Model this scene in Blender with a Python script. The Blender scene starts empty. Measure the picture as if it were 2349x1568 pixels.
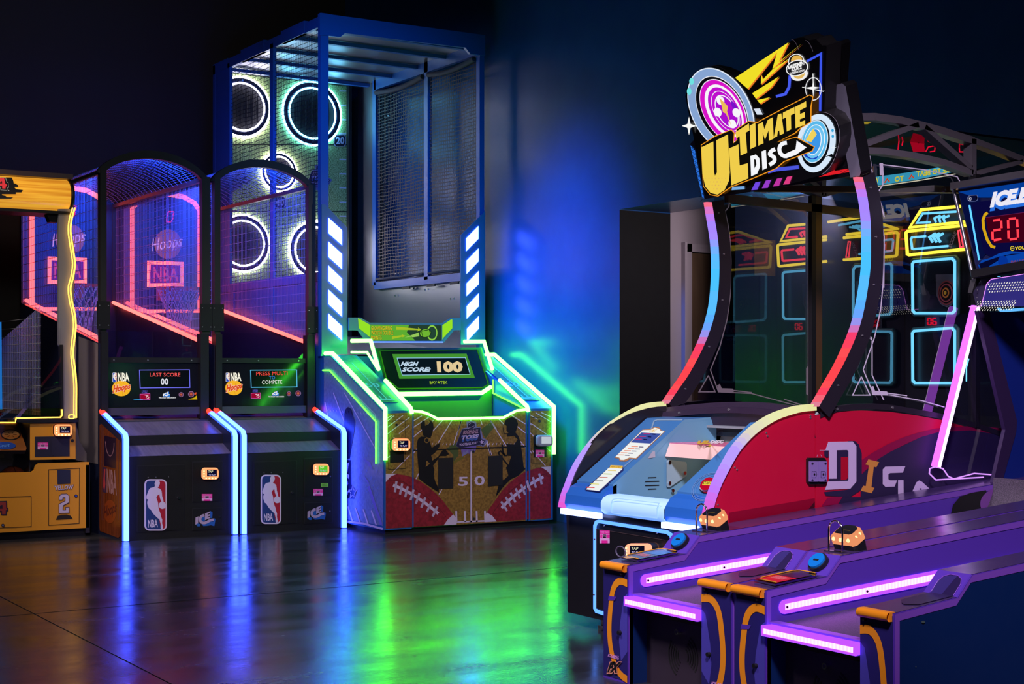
import bpy, math, random
from mathutils import Vector
from mathutils.geometry import tessellate_polygon
random.seed(7)
SC = bpy.context.scene
COL = SC.collection

# ------------------------------------------------------------------ camera
# world axes: X runs along the fronts of the hoops machines, Y runs along the right-hand wall, Z up
YAW = math.radians(57.6)
CA, SA = math.cos(YAW), math.sin(YAW)
FPX, HY, CX, CH = 3455.15, 855.0, 1174.5, 1.15
cd = bpy.data.cameras.new('camera'); cam = bpy.data.objects.new('camera', cd); COL.objects.link(cam)
cam.location = (0, 0, CH); cam.rotation_euler = (math.radians(90), 0, YAW - math.radians(90))
cd.sensor_width = 36; cd.lens = FPX / 2349 * 36; cd.shift_y = (HY - 784) / 2349
cd.clip_start = 0.05; cd.clip_end = 100
SC.camera = cam

# ------------------------------------------------------------------ world, big lights, exposure
w = bpy.data.worlds.new('world'); SC.world = w; w.use_nodes = True
w.node_tree.nodes['Background'].inputs[0].default_value = (0.75, 0.78, 1.0, 1)
w.node_tree.nodes['Background'].inputs[1].default_value = 0.007
def area(name, loc, target, size, power, color, sy=None):
    ld = bpy.data.lights.new(name, 'AREA'); ld.energy = power; ld.color = color
    ld.shape = 'RECTANGLE'; ld.size = size; ld.size_y = sy or size
    o = bpy.data.objects.new(name, ld); COL.objects.link(o); o.location = loc
    o.rotation_euler = (Vector(target) - Vector(loc)).to_track_quat('-Z', 'Y').to_euler()
    return o
def spot(name, loc, target, power, color, cone, blend=0.7, soft=0.35):
    ld = bpy.data.lights.new(name, 'SPOT'); ld.energy = power; ld.color = color; ld.spot_size = math.radians(cone); ld.spot_blend = blend; ld.shadow_soft_size = soft
    o = bpy.data.objects.new(name, ld); COL.objects.link(o); o.location = loc
    o.rotation_euler = (Vector(target) - Vector(loc)).to_track_quat('-Z', 'Y').to_euler(); return o
# unseen fill spots, added to brighten the fronts of the machines
spot('fill_spot_back_row', (0.8, 3.6, 4.5), (4.7, 10.0, 0.35), 1150, (1.0, 0.86, 0.94), 31)
spot('fill_spot_disc', (0.2, 5.4, 4.4), (4.2, 5.15, 0.5), 620, (1.0, 0.88, 0.98), 40)
spot('fill_spot_yellow', (0.2, 8.2, 4.4), (2.8, 10.8, 0.6), 520, (1.0, 0.84, 0.66), 40)
spot('fill_spot_lanes', (1.2, 1.2, 4.2), (4.7, 4.3, 0.6), 1300, (1.0, 0.80, 0.98), 42)
spot('blue_wall_spot', (4.2, 9.0, 4.6), (6.55, 9.7, 1.62), 2300, (0.0, 0.16, 1.0), 33, 1.0, 0.5)
spot('blue_cage_fill', (1.6, 6.2, 4.6), (5.5, 10.9, 2.8), 1300, (0.02, 0.28, 1.0), 26, 1.0, 0.5)  # unseen spot added to turn the football cage bluer
area('restroom_hall_fill', (6.85, 7.3, 2.3), (7.35, 8.9, 1.3), 0.4, 24, (1.0, 0.84, 0.88))  # unseen area lamp added to brighten the door and pale wall
spot('back_wall_fill', (0.6, 2.5, 3.4), (1.6, 12.0, 4.4), 330, (1.0, 0.94, 0.88), 58, 1.0, 0.4)  # unseen spot added to lift the black back wall and ceiling
vs = SC.view_settings
vs.view_transform = 'Standard'; vs.look = 'None'; vs.gamma = 1; vs.use_curve_mapping = False; vs.exposure = 0.0

# ------------------------------------------------------------------ helpers: rays and planes
def ray(px, py):
    l = (px - CX) / FPX
    return Vector((CA + l * SA, SA - l * CA, -(py - HY) / FPX))
CAMP = Vector((0, 0, CH))
class Pl:
    """a flat surface of the place; px() finds the point of it seen at a photo pixel, at() works in metres"""
    def __init__(s, o, u, v, zoom=None):
        s.o = Vector(o); s.u = Vector(u).normalized(); s.v = Vector(v)
        s.n = s.u.cross(s.v).normalized(); s.v = s.n.cross(s.u).normalized(); s.z = zoom; s.sh = Vector((0, 0, 0))
    def zm(s, *z):
        q = Pl(s.o, s.u, s.v, z); q.sh = s.sh.copy(); return q
    def px(s, x, y, d=0.0):
        if s.z: x = s.z[0] + x / s.z[2]; y = s.z[1] + y / s.z[2]
        r = ray(x, y); t = (s.o - CAMP).dot(s.n) / r.dot(s.n)
        return CAMP + r * t + s.n * d + s.sh
    def at(s, a, b, d=0.0):
        return s.o + s.u * a + s.v * b + s.n * d + s.sh
def PY(y): return Pl((0, y, 0), (1, 0, 0), (0, 0, 1))
def PX(x): return Pl((x, 0, 0), (0, -1, 0), (0, 0, 1))
def PZ(z): return Pl((0, 0, z), (1, 0, 0), (0, 1, 0))

# ------------------------------------------------------------------ materials
MATS = {}
def lin(c):
    c = c / 255.0
    return c / 12.92 if c <= 0.04045 else ((c + 0.055) / 1.055) ** 2.4
def S(r, g, b): return (lin(r), lin(g), lin(b))
def newmat(name):
    m = bpy.data.materials.new(name); m.use_nodes = True; MATS[name] = m
    nt = m.node_tree; return m, nt, nt.nodes['Principled BSDF']
def paint(name, col, rough=0.5, metal=0.0, spec=0.5, coat=0.0, emit=None, es=1.0):
    if name in MATS: return MATS[name]
    m, nt, b = newmat(name)
    b.inputs['Base Color'].default_value = (*col, 1); b.inputs['Roughness'].default_value = rough
    b.inputs['Metallic'].default_value = metal; b.inputs['Specular IOR Level'].default_value = spec
    b.inputs['Coat Weight'].default_value = coat; b.inputs['Coat Roughness'].default_value = 0.08
    if emit:
        b.inputs['Emission Color'].default_value = (*emit, 1); b.inputs['Emission Strength'].default_value = es
    # a little wear in the gloss
    tc = nt.nodes.new('ShaderNodeTexCoord'); nz = nt.nodes.new('ShaderNodeTexNoise'); mr = nt.nodes.new('ShaderNodeMapRange')
    nz.inputs['Scale'].default_value = 14; nz.inputs['Detail'].default_value = 3
    mr.inputs['To Min'].default_value = max(0.02, rough - 0.06); mr.inputs['To Max'].default_value = min(1, rough + 0.08)
    nt.links.new(tc.outputs['Object'], nz.inputs['Vector']); nt.links.new(nz.outputs['Fac'], mr.inputs['Value'])
    nt.links.new(mr.outputs['Result'], b.inputs['Roughness'])
    return m
def glow(name, col, k=1.0):
    if name in MATS: return MATS[name]
    m = bpy.data.materials.new(name); m.use_nodes = True; MATS[name] = m; nt = m.node_tree
    nt.nodes.remove(nt.nodes['Principled BSDF']); e = nt.nodes.new('ShaderNodeEmission')
    e.inputs['Color'].default_value = (*col, 1); e.inputs['Strength'].default_value = k
    nt.links.new(e.outputs[0], nt.nodes['Material Output'].inputs[0]); return m
def G(r, g, b, k=1.0):   # lit colour given as it is seen
    return glow('lit_%d_%d_%d_%d' % (r, g, b, int(k * 100)), S(r, g, b), k)
def A(r, g, b, rough=0.55):   # printed ink
    return paint('ink_%d_%d_%d' % (r, g, b), S(r, g, b), rough)
def clear(name, tint, refl, rough=0.0, fres=True):
    if name in MATS: return MATS[name]
    m = bpy.data.materials.new(name); m.use_nodes = True; MATS[name] = m; nt = m.node_tree
    nt.nodes.remove(nt.nodes['Principled BSDF'])
    t = nt.nodes.new('ShaderNodeBsdfTransparent'); t.inputs[0].default_value = (*tint, 1)
    g = nt.nodes.new('ShaderNodeBsdfGlossy'); g.inputs['Roughness'].default_value = rough
    mx = nt.nodes.new('ShaderNodeMixShader'); lw = nt.nodes.new('ShaderNodeLayerWeight'); lw.inputs[0].default_value = 0.5; fr = nt.nodes.new('ShaderNodeMath'); fr.operation = 'POWER'; fr.inputs[1].default_value = 4.0; nt.links.new(lw.outputs['Facing'], fr.inputs[0])
    ad = nt.nodes.new('ShaderNodeMath'); ad.operation = 'ADD'; ad.use_clamp = True; ad.inputs[1].default_value = refl
    nt.links.new(fr.outputs[0], ad.inputs[0]); nt.links.new(ad.outputs[0], mx.inputs[0])
    nt.links.new(t.outputs[0], mx.inputs[1]); nt.links.new(g.outputs[0], mx.inputs[2])
    nt.links.new(mx.outputs[0], nt.nodes['Material Output'].inputs[0]); return m
def netmat(name, col, pitch, wire, axes, rough=0.6, skew=0.0):
    """woven net: threads every pitch metres, open between them"""
    if name in MATS: return MATS[name]
    m, nt, b = newmat(name)
    b.inputs['Base Color'].default_value = (*col, 1); b.inputs['Roughness'].default_value = rough
    tc = nt.nodes.new('ShaderNodeTexCoord'); sp = nt.nodes.new('ShaderNodeSeparateXYZ')
    nz = nt.nodes.new('ShaderNodeTexNoise'); nz.inputs['Scale'].default_value = 2.5
    vm = nt.nodes.new('ShaderNodeVectorMath'); vm.operation = 'SCALE'; vm.inputs[3].default_value = 0.05
    va = nt.nodes.new('ShaderNodeVectorMath'); va.operation = 'ADD'
    nt.links.new(tc.outputs['Object'], nz.inputs['Vector']); nt.links.new(nz.outputs['Color'], vm.inputs[0])
    nt.links.new(tc.outputs['Object'], va.inputs[0]); nt.links.new(vm.outputs[0], va.inputs[1]); nt.links.new(va.outputs[0], sp.inputs[0])
    outs = []
    for ax in axes:
        a = nt.nodes.new('ShaderNodeMath'); a.operation = 'DIVIDE'; a.inputs[1].default_value = pitch
        f = nt.nodes.new('ShaderNodeMath'); f.operation = 'FRACT'; l = nt.nodes.new('ShaderNodeMath'); l.operation = 'LESS_THAN'; l.inputs[1].default_value = wire / pitch
        nt.links.new(sp.outputs[ax], a.inputs[0]); nt.links.new(a.outputs[0], f.inputs[0]); nt.links.new(f.outputs[0], l.inputs[0]); outs.append(l)
    mx = nt.nodes.new('ShaderNodeMath'); mx.operation = 'MAXIMUM'
    nt.links.new(outs[0].outputs[0], mx.inputs[0]); nt.links.new(outs[1].outputs[0], mx.inputs[1]); nt.links.new(mx.outputs[0], b.inputs['Alpha'])
    return m
def noisy(name, c1, c2, scale, rough=0.8, detail=4, bump=0.0, stretch=(1, 1, 1), spec=0.5, coat=0.0):
    if name in MATS: return MATS[name]
    m, nt, b = newmat(name)
    tc = nt.nodes.new('ShaderNodeTexCoord'); mp = nt.nodes.new('ShaderNodeMapping'); mp.inputs['Scale'].default_value = stretch
    nz = nt.nodes.new('ShaderNodeTexNoise'); nz.inputs['Scale'].default_value = scale; nz.inputs['Detail'].default_value = detail
    cr = nt.nodes.new('ShaderNodeValToRGB'); cr.color_ramp.elements[0].position = 0.35; cr.color_ramp.elements[1].position = 0.65
    cr.color_ramp.elements[0].color = (*c1, 1); cr.color_ramp.elements[1].color = (*c2, 1)
    nt.links.new(tc.outputs['Object'], mp.inputs[0]); nt.links.new(mp.outputs[0], nz.inputs['Vector'])
    nt.links.new(nz.outputs['Fac'], cr.inputs[0]); nt.links.new(cr.outputs[0], b.inputs['Base Color'])
    b.inputs['Roughness'].default_value = rough; b.inputs['Specular IOR Level'].default_value = spec; b.inputs['Coat Weight'].default_value = coat
    if bump:
        bp = nt.nodes.new('ShaderNodeBump'); bp.inputs['Strength'].default_value = bump; bp.inputs['Distance'].default_value = 0.01
        nt.links.new(nz.outputs['Fac'], bp.inputs['Height']); nt.links.new(bp.outputs[0], b.inputs['Normal'])
    return m

# ------------------------------------------------------------------ mesh builder
TXT = {}
def glyphs(s, bold, shear, align='CENTER', space=1.0):
    k = (s, bold, shear, space)
    if k in TXT: return TXT[k]
    c = bpy.data.curves.new('t', 'FONT'); c.body = s; c.offset = bold; c.shear = shear; c.resolution_u = 2; c.space_character = space
    o = bpy.data.objects.new('t', c); me = o.to_mesh()
    vs_ = [(v.co.x, v.co.y) for v in me.vertices]; fs = [tuple(p.vertices) for p in me.polygons]
    o.to_mesh_clear(); bpy.data.objects.remove(o); bpy.data.curves.remove(c)
    x0 = min(v[0] for v in vs_); x1 = max(v[0] for v in vs_); y0 = min(v[1] for v in vs_); y1 = max(v[1] for v in vs_)
    vs_ = [((x - x0) / (x1 - x0 + 1e-9), (y - y0) / (y1 - y0 + 1e-9)) for x, y in vs_]
    TXT[k] = (vs_, fs); return TXT[k]
SEG = {'0': 'abcdef', '1': 'bc', '2': 'abged', '3': 'abgcd', '4': 'fgbc', '5': 'afgcd', '6': 'afgedc', '7': 'abc', '8': 'abcdefg', '9': 'abcdfg'}
class MB:
    def __init__(s): s.v = []; s.f = []; s.m = []; s.s = []; s.mats = []
    def mi(s, mat):
        if mat not in s.mats: s.mats.append(mat)
        return s.mats.index(mat)
    def face(s, pts, mat, smooth=False):
        b = len(s.v); s.v += [Vector(p) for p in pts]; s.f.append(tuple(range(b, b + len(pts)))); s.m.append(s.mi(mat)); s.s.append(smooth)
    def grid(s, rows, mat, smooth=False, closed=False):
        b = len(s.v); n = len(rows[0]); k = s.mi(mat) if not isinstance(mat, list) else None
        for r in rows: s.v += [Vector(p) for p in r]
        for i in range(len(rows) - 1):
            for j in range(n if closed else n - 1):
                a = b + i * n + j; c = b + i * n + (j + 1) % n
                s.f.append((a, c, c + n, a + n)); s.m.append(k if k is not None else s.mi(mat[min(i, len(mat) - 1)])); s.s.append(smooth)
    def hexa(s, p, mat):   # 8 points: bottom ring then top ring
        b = len(s.v); s.v += [Vector(q) for q in p]
        for f in ((3, 2, 1, 0), (4, 5, 6, 7), (0, 1, 5, 4), (1, 2, 6, 5), (2, 3, 7, 6), (3, 0, 4, 7)):
            s.f.append(tuple(b + i for i in f)); s.m.append(s.mi(mat)); s.s.append(False)
    def box(s, x0, x1, y0, y1, z0, z1, mat):
        s.hexa([(x0, y0, z0), (x1, y0, z0), (x1, y1, z0), (x0, y1, z0), (x0, y0, z1), (x1, y0, z1), (x1, y1, z1), (x0, y1, z1)], mat)
    def prism(s, pts, off, mat, side=None, cap=True):
        off = Vector(off); a = [Vector(p) for p in pts]; b = [p + off for p in a]; n = len(a)
        if cap: s.face(a, mat); s.face(b[::-1], side or mat)
        for i in range(n): s.face([a[(i + 1) % n], a[i], b[i], b[(i + 1) % n]], side or mat)
    def bar(s, p, q, w, h, mat, up=(0, 0, 1)):
        p = Vector(p); q = Vector(q); d = (q - p).normalized(); r = d.cross(Vector(up))
        if r.length < 1e-4: r = d.cross(Vector((1, 0, 0)))
        r.normalize(); u = r.cross(d).normalized(); r *= w / 2; u *= h / 2
        s.hexa([p - r - u, p + r - u, q + r - u, q - r - u, p - r + u, p + r + u, q + r + u, q - r + u], mat)
    def tube(s, pts, r, mat, n=8, closed=False, caps=True):
        P = [Vector(p) for p in pts]; k = len(P); rows = []
        prev = None
        for i in range(k):
            a = P[i - 1] if (i > 0 or closed) else P[i]; c = P[(i + 1) % k] if (i < k - 1 or closed) else P[i]
            d1 = (P[i] - a); d2 = (c - P[i])
            d1 = d1.normalized() if d1.length > 1e-9 else d2.normalized(); d2 = d2.normalized() if d2.length > 1e-9 else d1
            d = (d1 + d2).normalized()
            if prev is None:
                t = Vector((0, 0, 1)) if abs(d.z) < 0.9 else Vector((1, 0, 0)); prev = d.cross(t).normalized()
            x = (prev - d * prev.dot(d)).normalized(); y = d.cross(x); prev = x
            sc = 1.0 / max(0.5, d.dot(d1)); bis = (d2 - d1)
            ring = []
            for j in range(n):
                an = 2 * math.pi * j / n; o = x * math.cos(an) * r + y * math.sin(an) * r
                if bis.length > 1e-6:
                    bn = bis.normalized(); o += bn * o.dot(bn) * (sc - 1)
                ring.append(P[i] + o)
            rows.append(ring)
        if closed: rows.append(rows[0])
        s.grid(rows, mat, True, closed=True)
        if caps and not closed:
            m0 = mat[0] if isinstance(mat, list) else mat; m1 = mat[-1] if isinstance(mat, list) else mat
            s.face(rows[0][::-1], m0); s.face(rows[-1], m1)
    def wire(s, p, q, r, mat):   # a thin triangular rod
        p = Vector(p); q = Vector(q); d = (q - p).normalized(); t = Vector((0, 0, 1)) if abs(d.z) < 0.9 else Vector((1, 0, 0))
        x = d.cross(t).normalized(); y = d.cross(x); rg = [(x * math.cos(a) + y * math.sin(a)) * r for a in (0.5, 2.6, 4.7)]
        s.grid([[p + o for o in rg], [q + o for o in rg]], mat, False, closed=True)
    def ball(s, c, r, mat, n=20, m=12, sc=(1, 1, 1)):
        c = Vector(c); rows = []
        for i in range(m + 1):
            t = math.pi * i / m
            rows.append([c + Vector((r * math.sin(t) * math.cos(2 * math.pi * j / n) * sc[0], r * math.sin(t) * math.sin(2 * math.pi * j / n) * sc[1], r * math.cos(t) * sc[2])) for j in range(n)])
        s.grid(rows, mat, True, closed=True)
    def cyl(s, p, q, r, mat, n=24, r2=None):
        p = Vector(p); q = Vector(q); d = (q - p).normalized(); t = Vector((0, 0, 1)) if abs(d.z) < 0.9 else Vector((1, 0, 0))
        x = d.cross(t).normalized(); y = d.cross(x); r2 = r if r2 is None else r2
        f = lambda c, rr: [c + (x * math.cos(2 * math.pi * j / n) + y * math.sin(2 * math.pi * j / n)) * rr for j in range(n)]
        s.grid([f(p, r), f(q, r2)], mat, True, closed=True); s.face(f(p, r)[::-1], mat); s.face(f(q, r2), mat)
    # ---- flat artwork on a surface (pl.px coordinates)
    def art(s, pl, pts, mat, d=0.001): s.face([pl.px(x, y, d) for x, y in pts], mat)
    def ell(s, pl, cx, cy, rx, ry, mat, d=0.001, rot=0, n=40, a0=0, a1=360, rin=None):
        c, sn = math.cos(math.radians(rot)), math.sin(math.radians(rot))
        def pt(k, a):
            x = rx * k * math.cos(a); y = ry * k * math.sin(a); return pl.px(cx + x * c - y * sn, cy + x * sn + y * c, d)
        A_ = [math.radians(a0 + (a1 - a0) * i / n) for i in range(n + 1)]
        if rin is None: s.face([pt(1, a) for a in (A_[:-1] if a1 - a0 == 360 else A_)], mat)
        else: s.grid([[pt(1, a) for a in A_], [pt(rin, a) for a in A_]], mat)
    def line(s, pl, pts, wpx, mat, d=0.0015, closed=False):
        """polyline of constant width in pixels of the current zoom"""
        P = [Vector(p) for p in pts]; n = len(P); L = []; R = []
        for i in range(n):
            a = P[i - 1] if (i > 0 or closed) else P[i]; c = P[(i + 1) % n] if (i < n - 1 or closed) else P[i]
            d1 = P[i] - a; d2 = c - P[i]
            if d1.length < 1e-6: d1 = d2
            if d2.length < 1e-6: d2 = d1
            d1 = d1.normalized(); d2 = d2.normalized(); t = (d1 + d2)
            t = t.normalized() if t.length > 1e-3 else d1
            nn = Vector((-t.y, t.x)); k = 1.0 / max(0.45, t.dot(d1)); L.append(P[i] + nn * wpx / 2 * k); R.append(P[i] - nn * wpx / 2 * k)
        if closed: L.append(L[0]); R.append(R[0])
        s.grid([[pl.px(p.x, p.y, d) for p in L], [pl.px(p.x, p.y, d) for p in R]], mat)
    def text(s, pl, t, quad, mat, d=0.002, bold=0.0, shear=0.0, space=1.0):
        """quad = TL, TR, BR, BL of the lettering"""
        vs_, fs = glyphs(t, bold, shear, space=space); b = len(s.v); q = [Vector(p) for p in quad]
        if len(q) == 2: q = [q[0], Vector((q[1].x, q[0].y)), q[1], Vector((q[0].x, q[1].y))]
        for x, y in vs_:
            p = (q[0] * (1 - x) + q[1] * x) * y + (q[3] * (1 - x) + q[2] * x) * (1 - y)
            s.v.append(pl.px(p.x, p.y, d))
        k = s.mi(mat)
        for f in fs: s.f.append(tuple(b + i for i in f)); s.m.append(k); s.s.append(False)
    def digit(s, pl, ch, quad, w, mat, d=0.002):
        q = [Vector(p) for p in quad]
        def P(x, y):
            p = (q[0] * (1 - x) + q[1] * x) * (1 - y) + (q[3] * (1 - x) + q[2] * x) * y; return (p.x, p.y)
        C = {'a': ((.1, 0), (.9, 0)), 'b': ((1, .05), (1, .45)), 'c': ((1, .55), (1, .95)), 'd': ((.1, 1), (.9, 1)), 'e': ((0, .55), (0, .95)), 'f': ((0, .05), (0, .45)), 'g': ((.1, .5), (.9, .5))}
        for g in SEG[ch]: s.line(pl, [P(*C[g][0]), P(*C[g][1])], w, mat, d)
    def build(s, name, parent=None, label=None, kind=None):
        org = parent.matrix_world.translation.copy() if parent else Vector((0, 0, 0))
        if parent:
            org = Vector((0, 0, 0)); p = parent
            while p: org += p.location; p = p.parent
        me = bpy.data.meshes.new(name); me.from_pydata([tuple(v - org) for v in s.v], [], s.f)
        for m in s.mats: me.materials.append(m)
        me.polygons.foreach_set('material_index', s.m); me.polygons.foreach_set('use_smooth', s.s); me.update()
        o = bpy.data.objects.new(name, me); COL.objects.link(o)
        if parent: o.parent = parent
        if label: o['label'] = label
        if kind: o['kind'] = kind
        return o
def thing(name, loc, label, cat, group=None):
    o = bpy.data.objects.new(name, None); COL.objects.link(o); o.location = loc
    o['label'] = label; o['category'] = cat; o.empty_display_size = 0.1
    if group: o['group'] = group
    return o
def tag(o, label, cat, group=None):
    o['label'] = label; o['category'] = cat
    if group: o['group'] = group
    return o
def struct(name, mb): return mb.build(name, None, None, 'structure')
def arc(p0, p1, p2, n=12):   # quadratic bend, 2D or 3D
    p0, p1, p2 = Vector(p0), Vector(p1), Vector(p2)
    return [p0 * (1 - t) ** 2 + p1 * 2 * t * (1 - t) + p2 * t * t for t in (i / n for i in range(n + 1))]
def smoothpts(P, n=6):
    P = [Vector(p) for p in P]; out = []
    for i in range(len(P) - 1):
        a = P[max(i - 1, 0)]; b = P[i]; c = P[i + 1]; e = P[min(i + 2, len(P) - 1)]
        for k in range(n):
            t = k / n; out.append(0.5 * ((2 * b) + (c - a) * t + (2 * a - 5 * b + 4 * c - e) * t * t + (3 * b - a - 3 * c + e) * t ** 3))
    out.append(P[-1]); return out

# shared materials
BLACK = paint('black_powder_coat', (0.009, 0.009, 0.012), 0.45, spec=0.35)
DGREY = paint('dark_grey_metal', (0.05, 0.05, 0.06), 0.4, 0.3)
NAVY = paint('dark_navy_panel', (0.012, 0.016, 0.05), 0.3)
CHROME = paint('chrome', (0.8, 0.8, 0.82), 0.12, 1.0)
STEEL = paint('brushed_steel', (0.34, 0.34, 0.38), 0.3, 0.9)
WHITEP = paint('white_print', S(205, 190, 225), 0.5)
SCREW = paint('steel_screw', (0.5, 0.5, 0.55), 0.3, 0.8)
PINK = paint('pink_sticker', S(235, 40, 160), 0.5)
GLASS = clear('clear_panel', (0.93, 0.93, 0.95), 0.02)

def card_reader(parent, pl, cx, cy, w, h, on=(1.0, 0.3, 0.12), screen=(8, 8, 20), words=('TAP', 'TO PLAY'), tilt=0.0, lit=True, label=None):
    """tap-to-pay reader: rounded case with a lit rim and a little screen, on surface pl at pixel cx, cy"""
    q = Pl(pl.o, pl.u, pl.v); q.sh = pl.sh
    def rr(k, dy=0.0):
        W, H, R = w / 2 * k, h / 2 * k, h * 0.28; o = []
        for sx, sy, a in ((1, 1, 0), (-1, 1, 90), (-1, -1, 180), (1, -1, 270)):
            for i in range(5):
                t = math.radians(a + 22.5 * i); o.append((cx + sx * (W - R) + R * math.cos(t), cy + dy + sy * (H - R) + R * math.sin(t)))
        return o
    m = MB()
    back = [q.px(x, y, 0.001) for x, y in rr(1.06, 0.0)]; mid = [q.px(x, y, 0.03) for x, y in rr(1.03)]
    m.grid([back, mid], BLACK, True, closed=True)
    r = m.build('card_reader', parent, label)
    m = MB()
    rim = glow('reader_rim_%d_%d' % (int(on[0] * 100), int(on[2] * 100)), on, 1.6) if lit else paint('reader_rim_off', S(150, 160, 165), 0.3)
    core = glow('reader_led', (1.0, 0.62, 0.3), 2.2)
    a = [q.px(x, y, 0.03) for x, y in rr(1.03)]; b = [q.px(x, y, 0.045) for x, y in rr(0.96)]; c = [q.px(x, y, 0.046) for x, y in rr(0.8)]
    m.grid([a, b, c], rim, True, closed=True); m.face(c, rim)
    if lit:
        for i in range(4): m.ell(q, cx - w * 0.28 + i * w * 0.19, cy + h * 0.4, w * 0.05, w * 0.05, core, 0.048, n=10)
        for i in range(3): m.ell(q, cx - w * 0.41, cy - h * 0.22 + i * h * 0.22, w * 0.045, w * 0.045, core, 0.048, n=10)
    m.build('light_rim', r)
    m = MB(); sx, sy = w * 0.3, h * 0.3; ox = w * 0.06; oy = -h * 0.06
    m.art(q, [(cx + ox - sx, cy + oy - sy), (cx + ox + sx, cy + oy - sy), (cx + ox + sx, cy + oy + sy), (cx + ox - sx, cy + oy + sy)], G(*screen), 0.05)
    if words:
        m.text(q, words[0], [(cx + ox - sx * .75, cy + oy - sy * .75), (cx + ox + sx * .2, cy + oy - sy * .1)], G(240, 235, 190), 0.052, 0.01, 0.2)
        m.text(q, words[1], [(cx + ox - sx * .7, cy + oy + sy * .25), (cx + ox + sx * .7, cy + oy + sy * .75)], G(200, 190, 240), 0.052, 0.01)
    m.build('screen', r)
    return r
def sticker(m, pl, x, y, w, h, d=0.002):
    P1 = PINK; P2 = paint('pale_pink_print', S(235, 170, 225), 0.5)
    m.art(pl, [(x, y), (x + w, y), (x + w, y + h), (x, y + h)], P2, d)
    m.art(pl, [(x, y), (x + w, y), (x + w, y + h * .27), (x, y + h * .27)], P1, d + .0004)
    m.text(pl, 'TYPE TWO', [(x + w * .1, y + h * .06), (x + w * .9, y + h * .22)], P2, d + .0008)
    m.art(pl, [(x, y + h * .32), (x + w * .28, y + h * .32), (x + w * .28, y + h * .58), (x, y + h * .58)], P1, d + .0004)
    m.art(pl, [(x + w * .34, y + h * .32), (x + w * .66, y + h * .32), (x + w * .66, y + h * .58), (x + w * .34, y + h * .58)], BLACK, d + .0004)
    m.art(pl, [(x + w * .7, y + h * .32), (x + w, y + h * .32), (x + w, y + h * .58), (x + w * .7, y + h * .58)], P1, d + .0004)
    m.text(pl, '5', [(x + w * .08, y + h * .36), (x + w * .18, y + h * .54)], P2, d + .0008)
    m.text(pl, '7NJ', [(x + w * .38, y + h * .38), (x + w * .62, y + h * .52)], P2, d + .0008)
    m.art(pl, [(x + w * .2, y + h * .78), (x + w * .8, y + h * .78), (x + w * .8, y + h), (x + w * .2, y + h)], P1, d + .0004)
def ice_logo(m, pl, white, blue, d=0.002):
    """slanted three-letter mark with a blue block shadow, drawn in the logo crop frame"""
    m.art(pl, [(345, 1215), (470, 1160), (580, 1220), (530, 1300), (430, 1300)], blue, d)
    m.art(pl, [(600, 1200), (760, 1180), (960, 1080), (1150, 1090), (1160, 930), (1245, 970), (1190, 1290), (1040, 1250), (860, 1280), (700, 1290)], blue, d)
    m.art(pl, [(1000, 640), (1020, 610), (1110, 680), (1095, 930), (1000, 930)], blue, d)
    m.ell(pl, 700, 975, 100, 110, blue, d)
    m.art(pl, [(345, 905), (480, 850), (460, 1160), (335, 1225)], white, d + .0005)
    P = smoothpts([(745, 800), (640, 830), (560, 920), (550, 1020), (600, 1110), (720, 1150), (860, 1110), (1000, 1030), (1155, 1005)], 4)
    m.line(pl, [(p.x, p.y) for p in P], 118, white, d + .0006)
    m.art(pl, [(770, 720), (1005, 620), (1000, 690), (890, 745), (890, 790), (1000, 740), (1000, 820), (890, 870), (890, 910), (1000, 860), (1000, 930), (765, 1025)], white, d + .0009)
NBA_SIL = [(350, 300), (358, 270), (380, 228), (420, 215), (460, 230), (480, 275), (468, 330), (440, 375), (425, 398), (480, 420), (515, 460), (525, 520), (530, 590), (560, 690), (565, 735), (590, 745), (618, 790), (622, 850), (590, 890), (530, 905), (480, 885), (450, 840), (452, 780), (490, 740), (515, 728), (480, 650), (462, 545), (415, 590), (392, 635), (415, 690), (435, 760), (445, 880), (465, 950), (495, 1020), (510, 1100), (535, 1160), (530, 1240), (548, 1330), (552, 1370), (535, 1392), (505, 1385), (495, 1350), (500, 1270), (470, 1160), (400, 1100), (320, 1020), (245, 905), (218, 900), (175, 790), (172, 730), (200, 672), (158, 668), (150, 610), (175, 540), (215, 440), (250, 400), (345, 380), (358, 345)]
def nba_logo(m, pl, white, red, blue, d=0.002, word=True):
    def rr(x0, y0, x1, y1, r):
        o = []
        for cx, cy, a in ((x1 - r, y0 + r, 270), (x1 - r, y1 - r, 0), (x0 + r, y1 - r, 90), (x0 + r, y0 + r, 180)):
            o += [(cx + r * math.cos(math.radians(a + 22.5 * i)), cy + r * math.sin(math.radians(a + 22.5 * i))) for i in range(5)]
        return o
    m.art(pl, rr(108, 190, 645, 1425, 120), white, d)
    m.art(pl, rr(145, 225, 612, 1390, 90), red, d + .0005)
    m.art(pl, [(235, 225), (430, 225), (400, 700), (450, 1100), (505, 1390), (235, 1390), (165, 1370), (145, 1300), (145, 315), (165, 250)], blue, d + .0008)
    m.art(pl, NBA_SIL, white, d + .0012)
    if word: m.text(pl, 'NBA', [(195, 1165), (425, 1155), (430, 1340), (195, 1350)], white, d + .0014, 0.02)

# ================================================================== the room
WALLM = noisy('dark_satin_wall_paint', (0.018, 0.085, 0.27), (0.022, 0.10, 0.30), 3.0, 0.27, spec=0.5)
BLKW = paint('black_wall_paint', (0.035, 0.034, 0.034), 0.75, spec=.2)
MAUVE = paint('pale_wall_paint', (0.36, 0.31, 0.36), 0.7)
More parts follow.
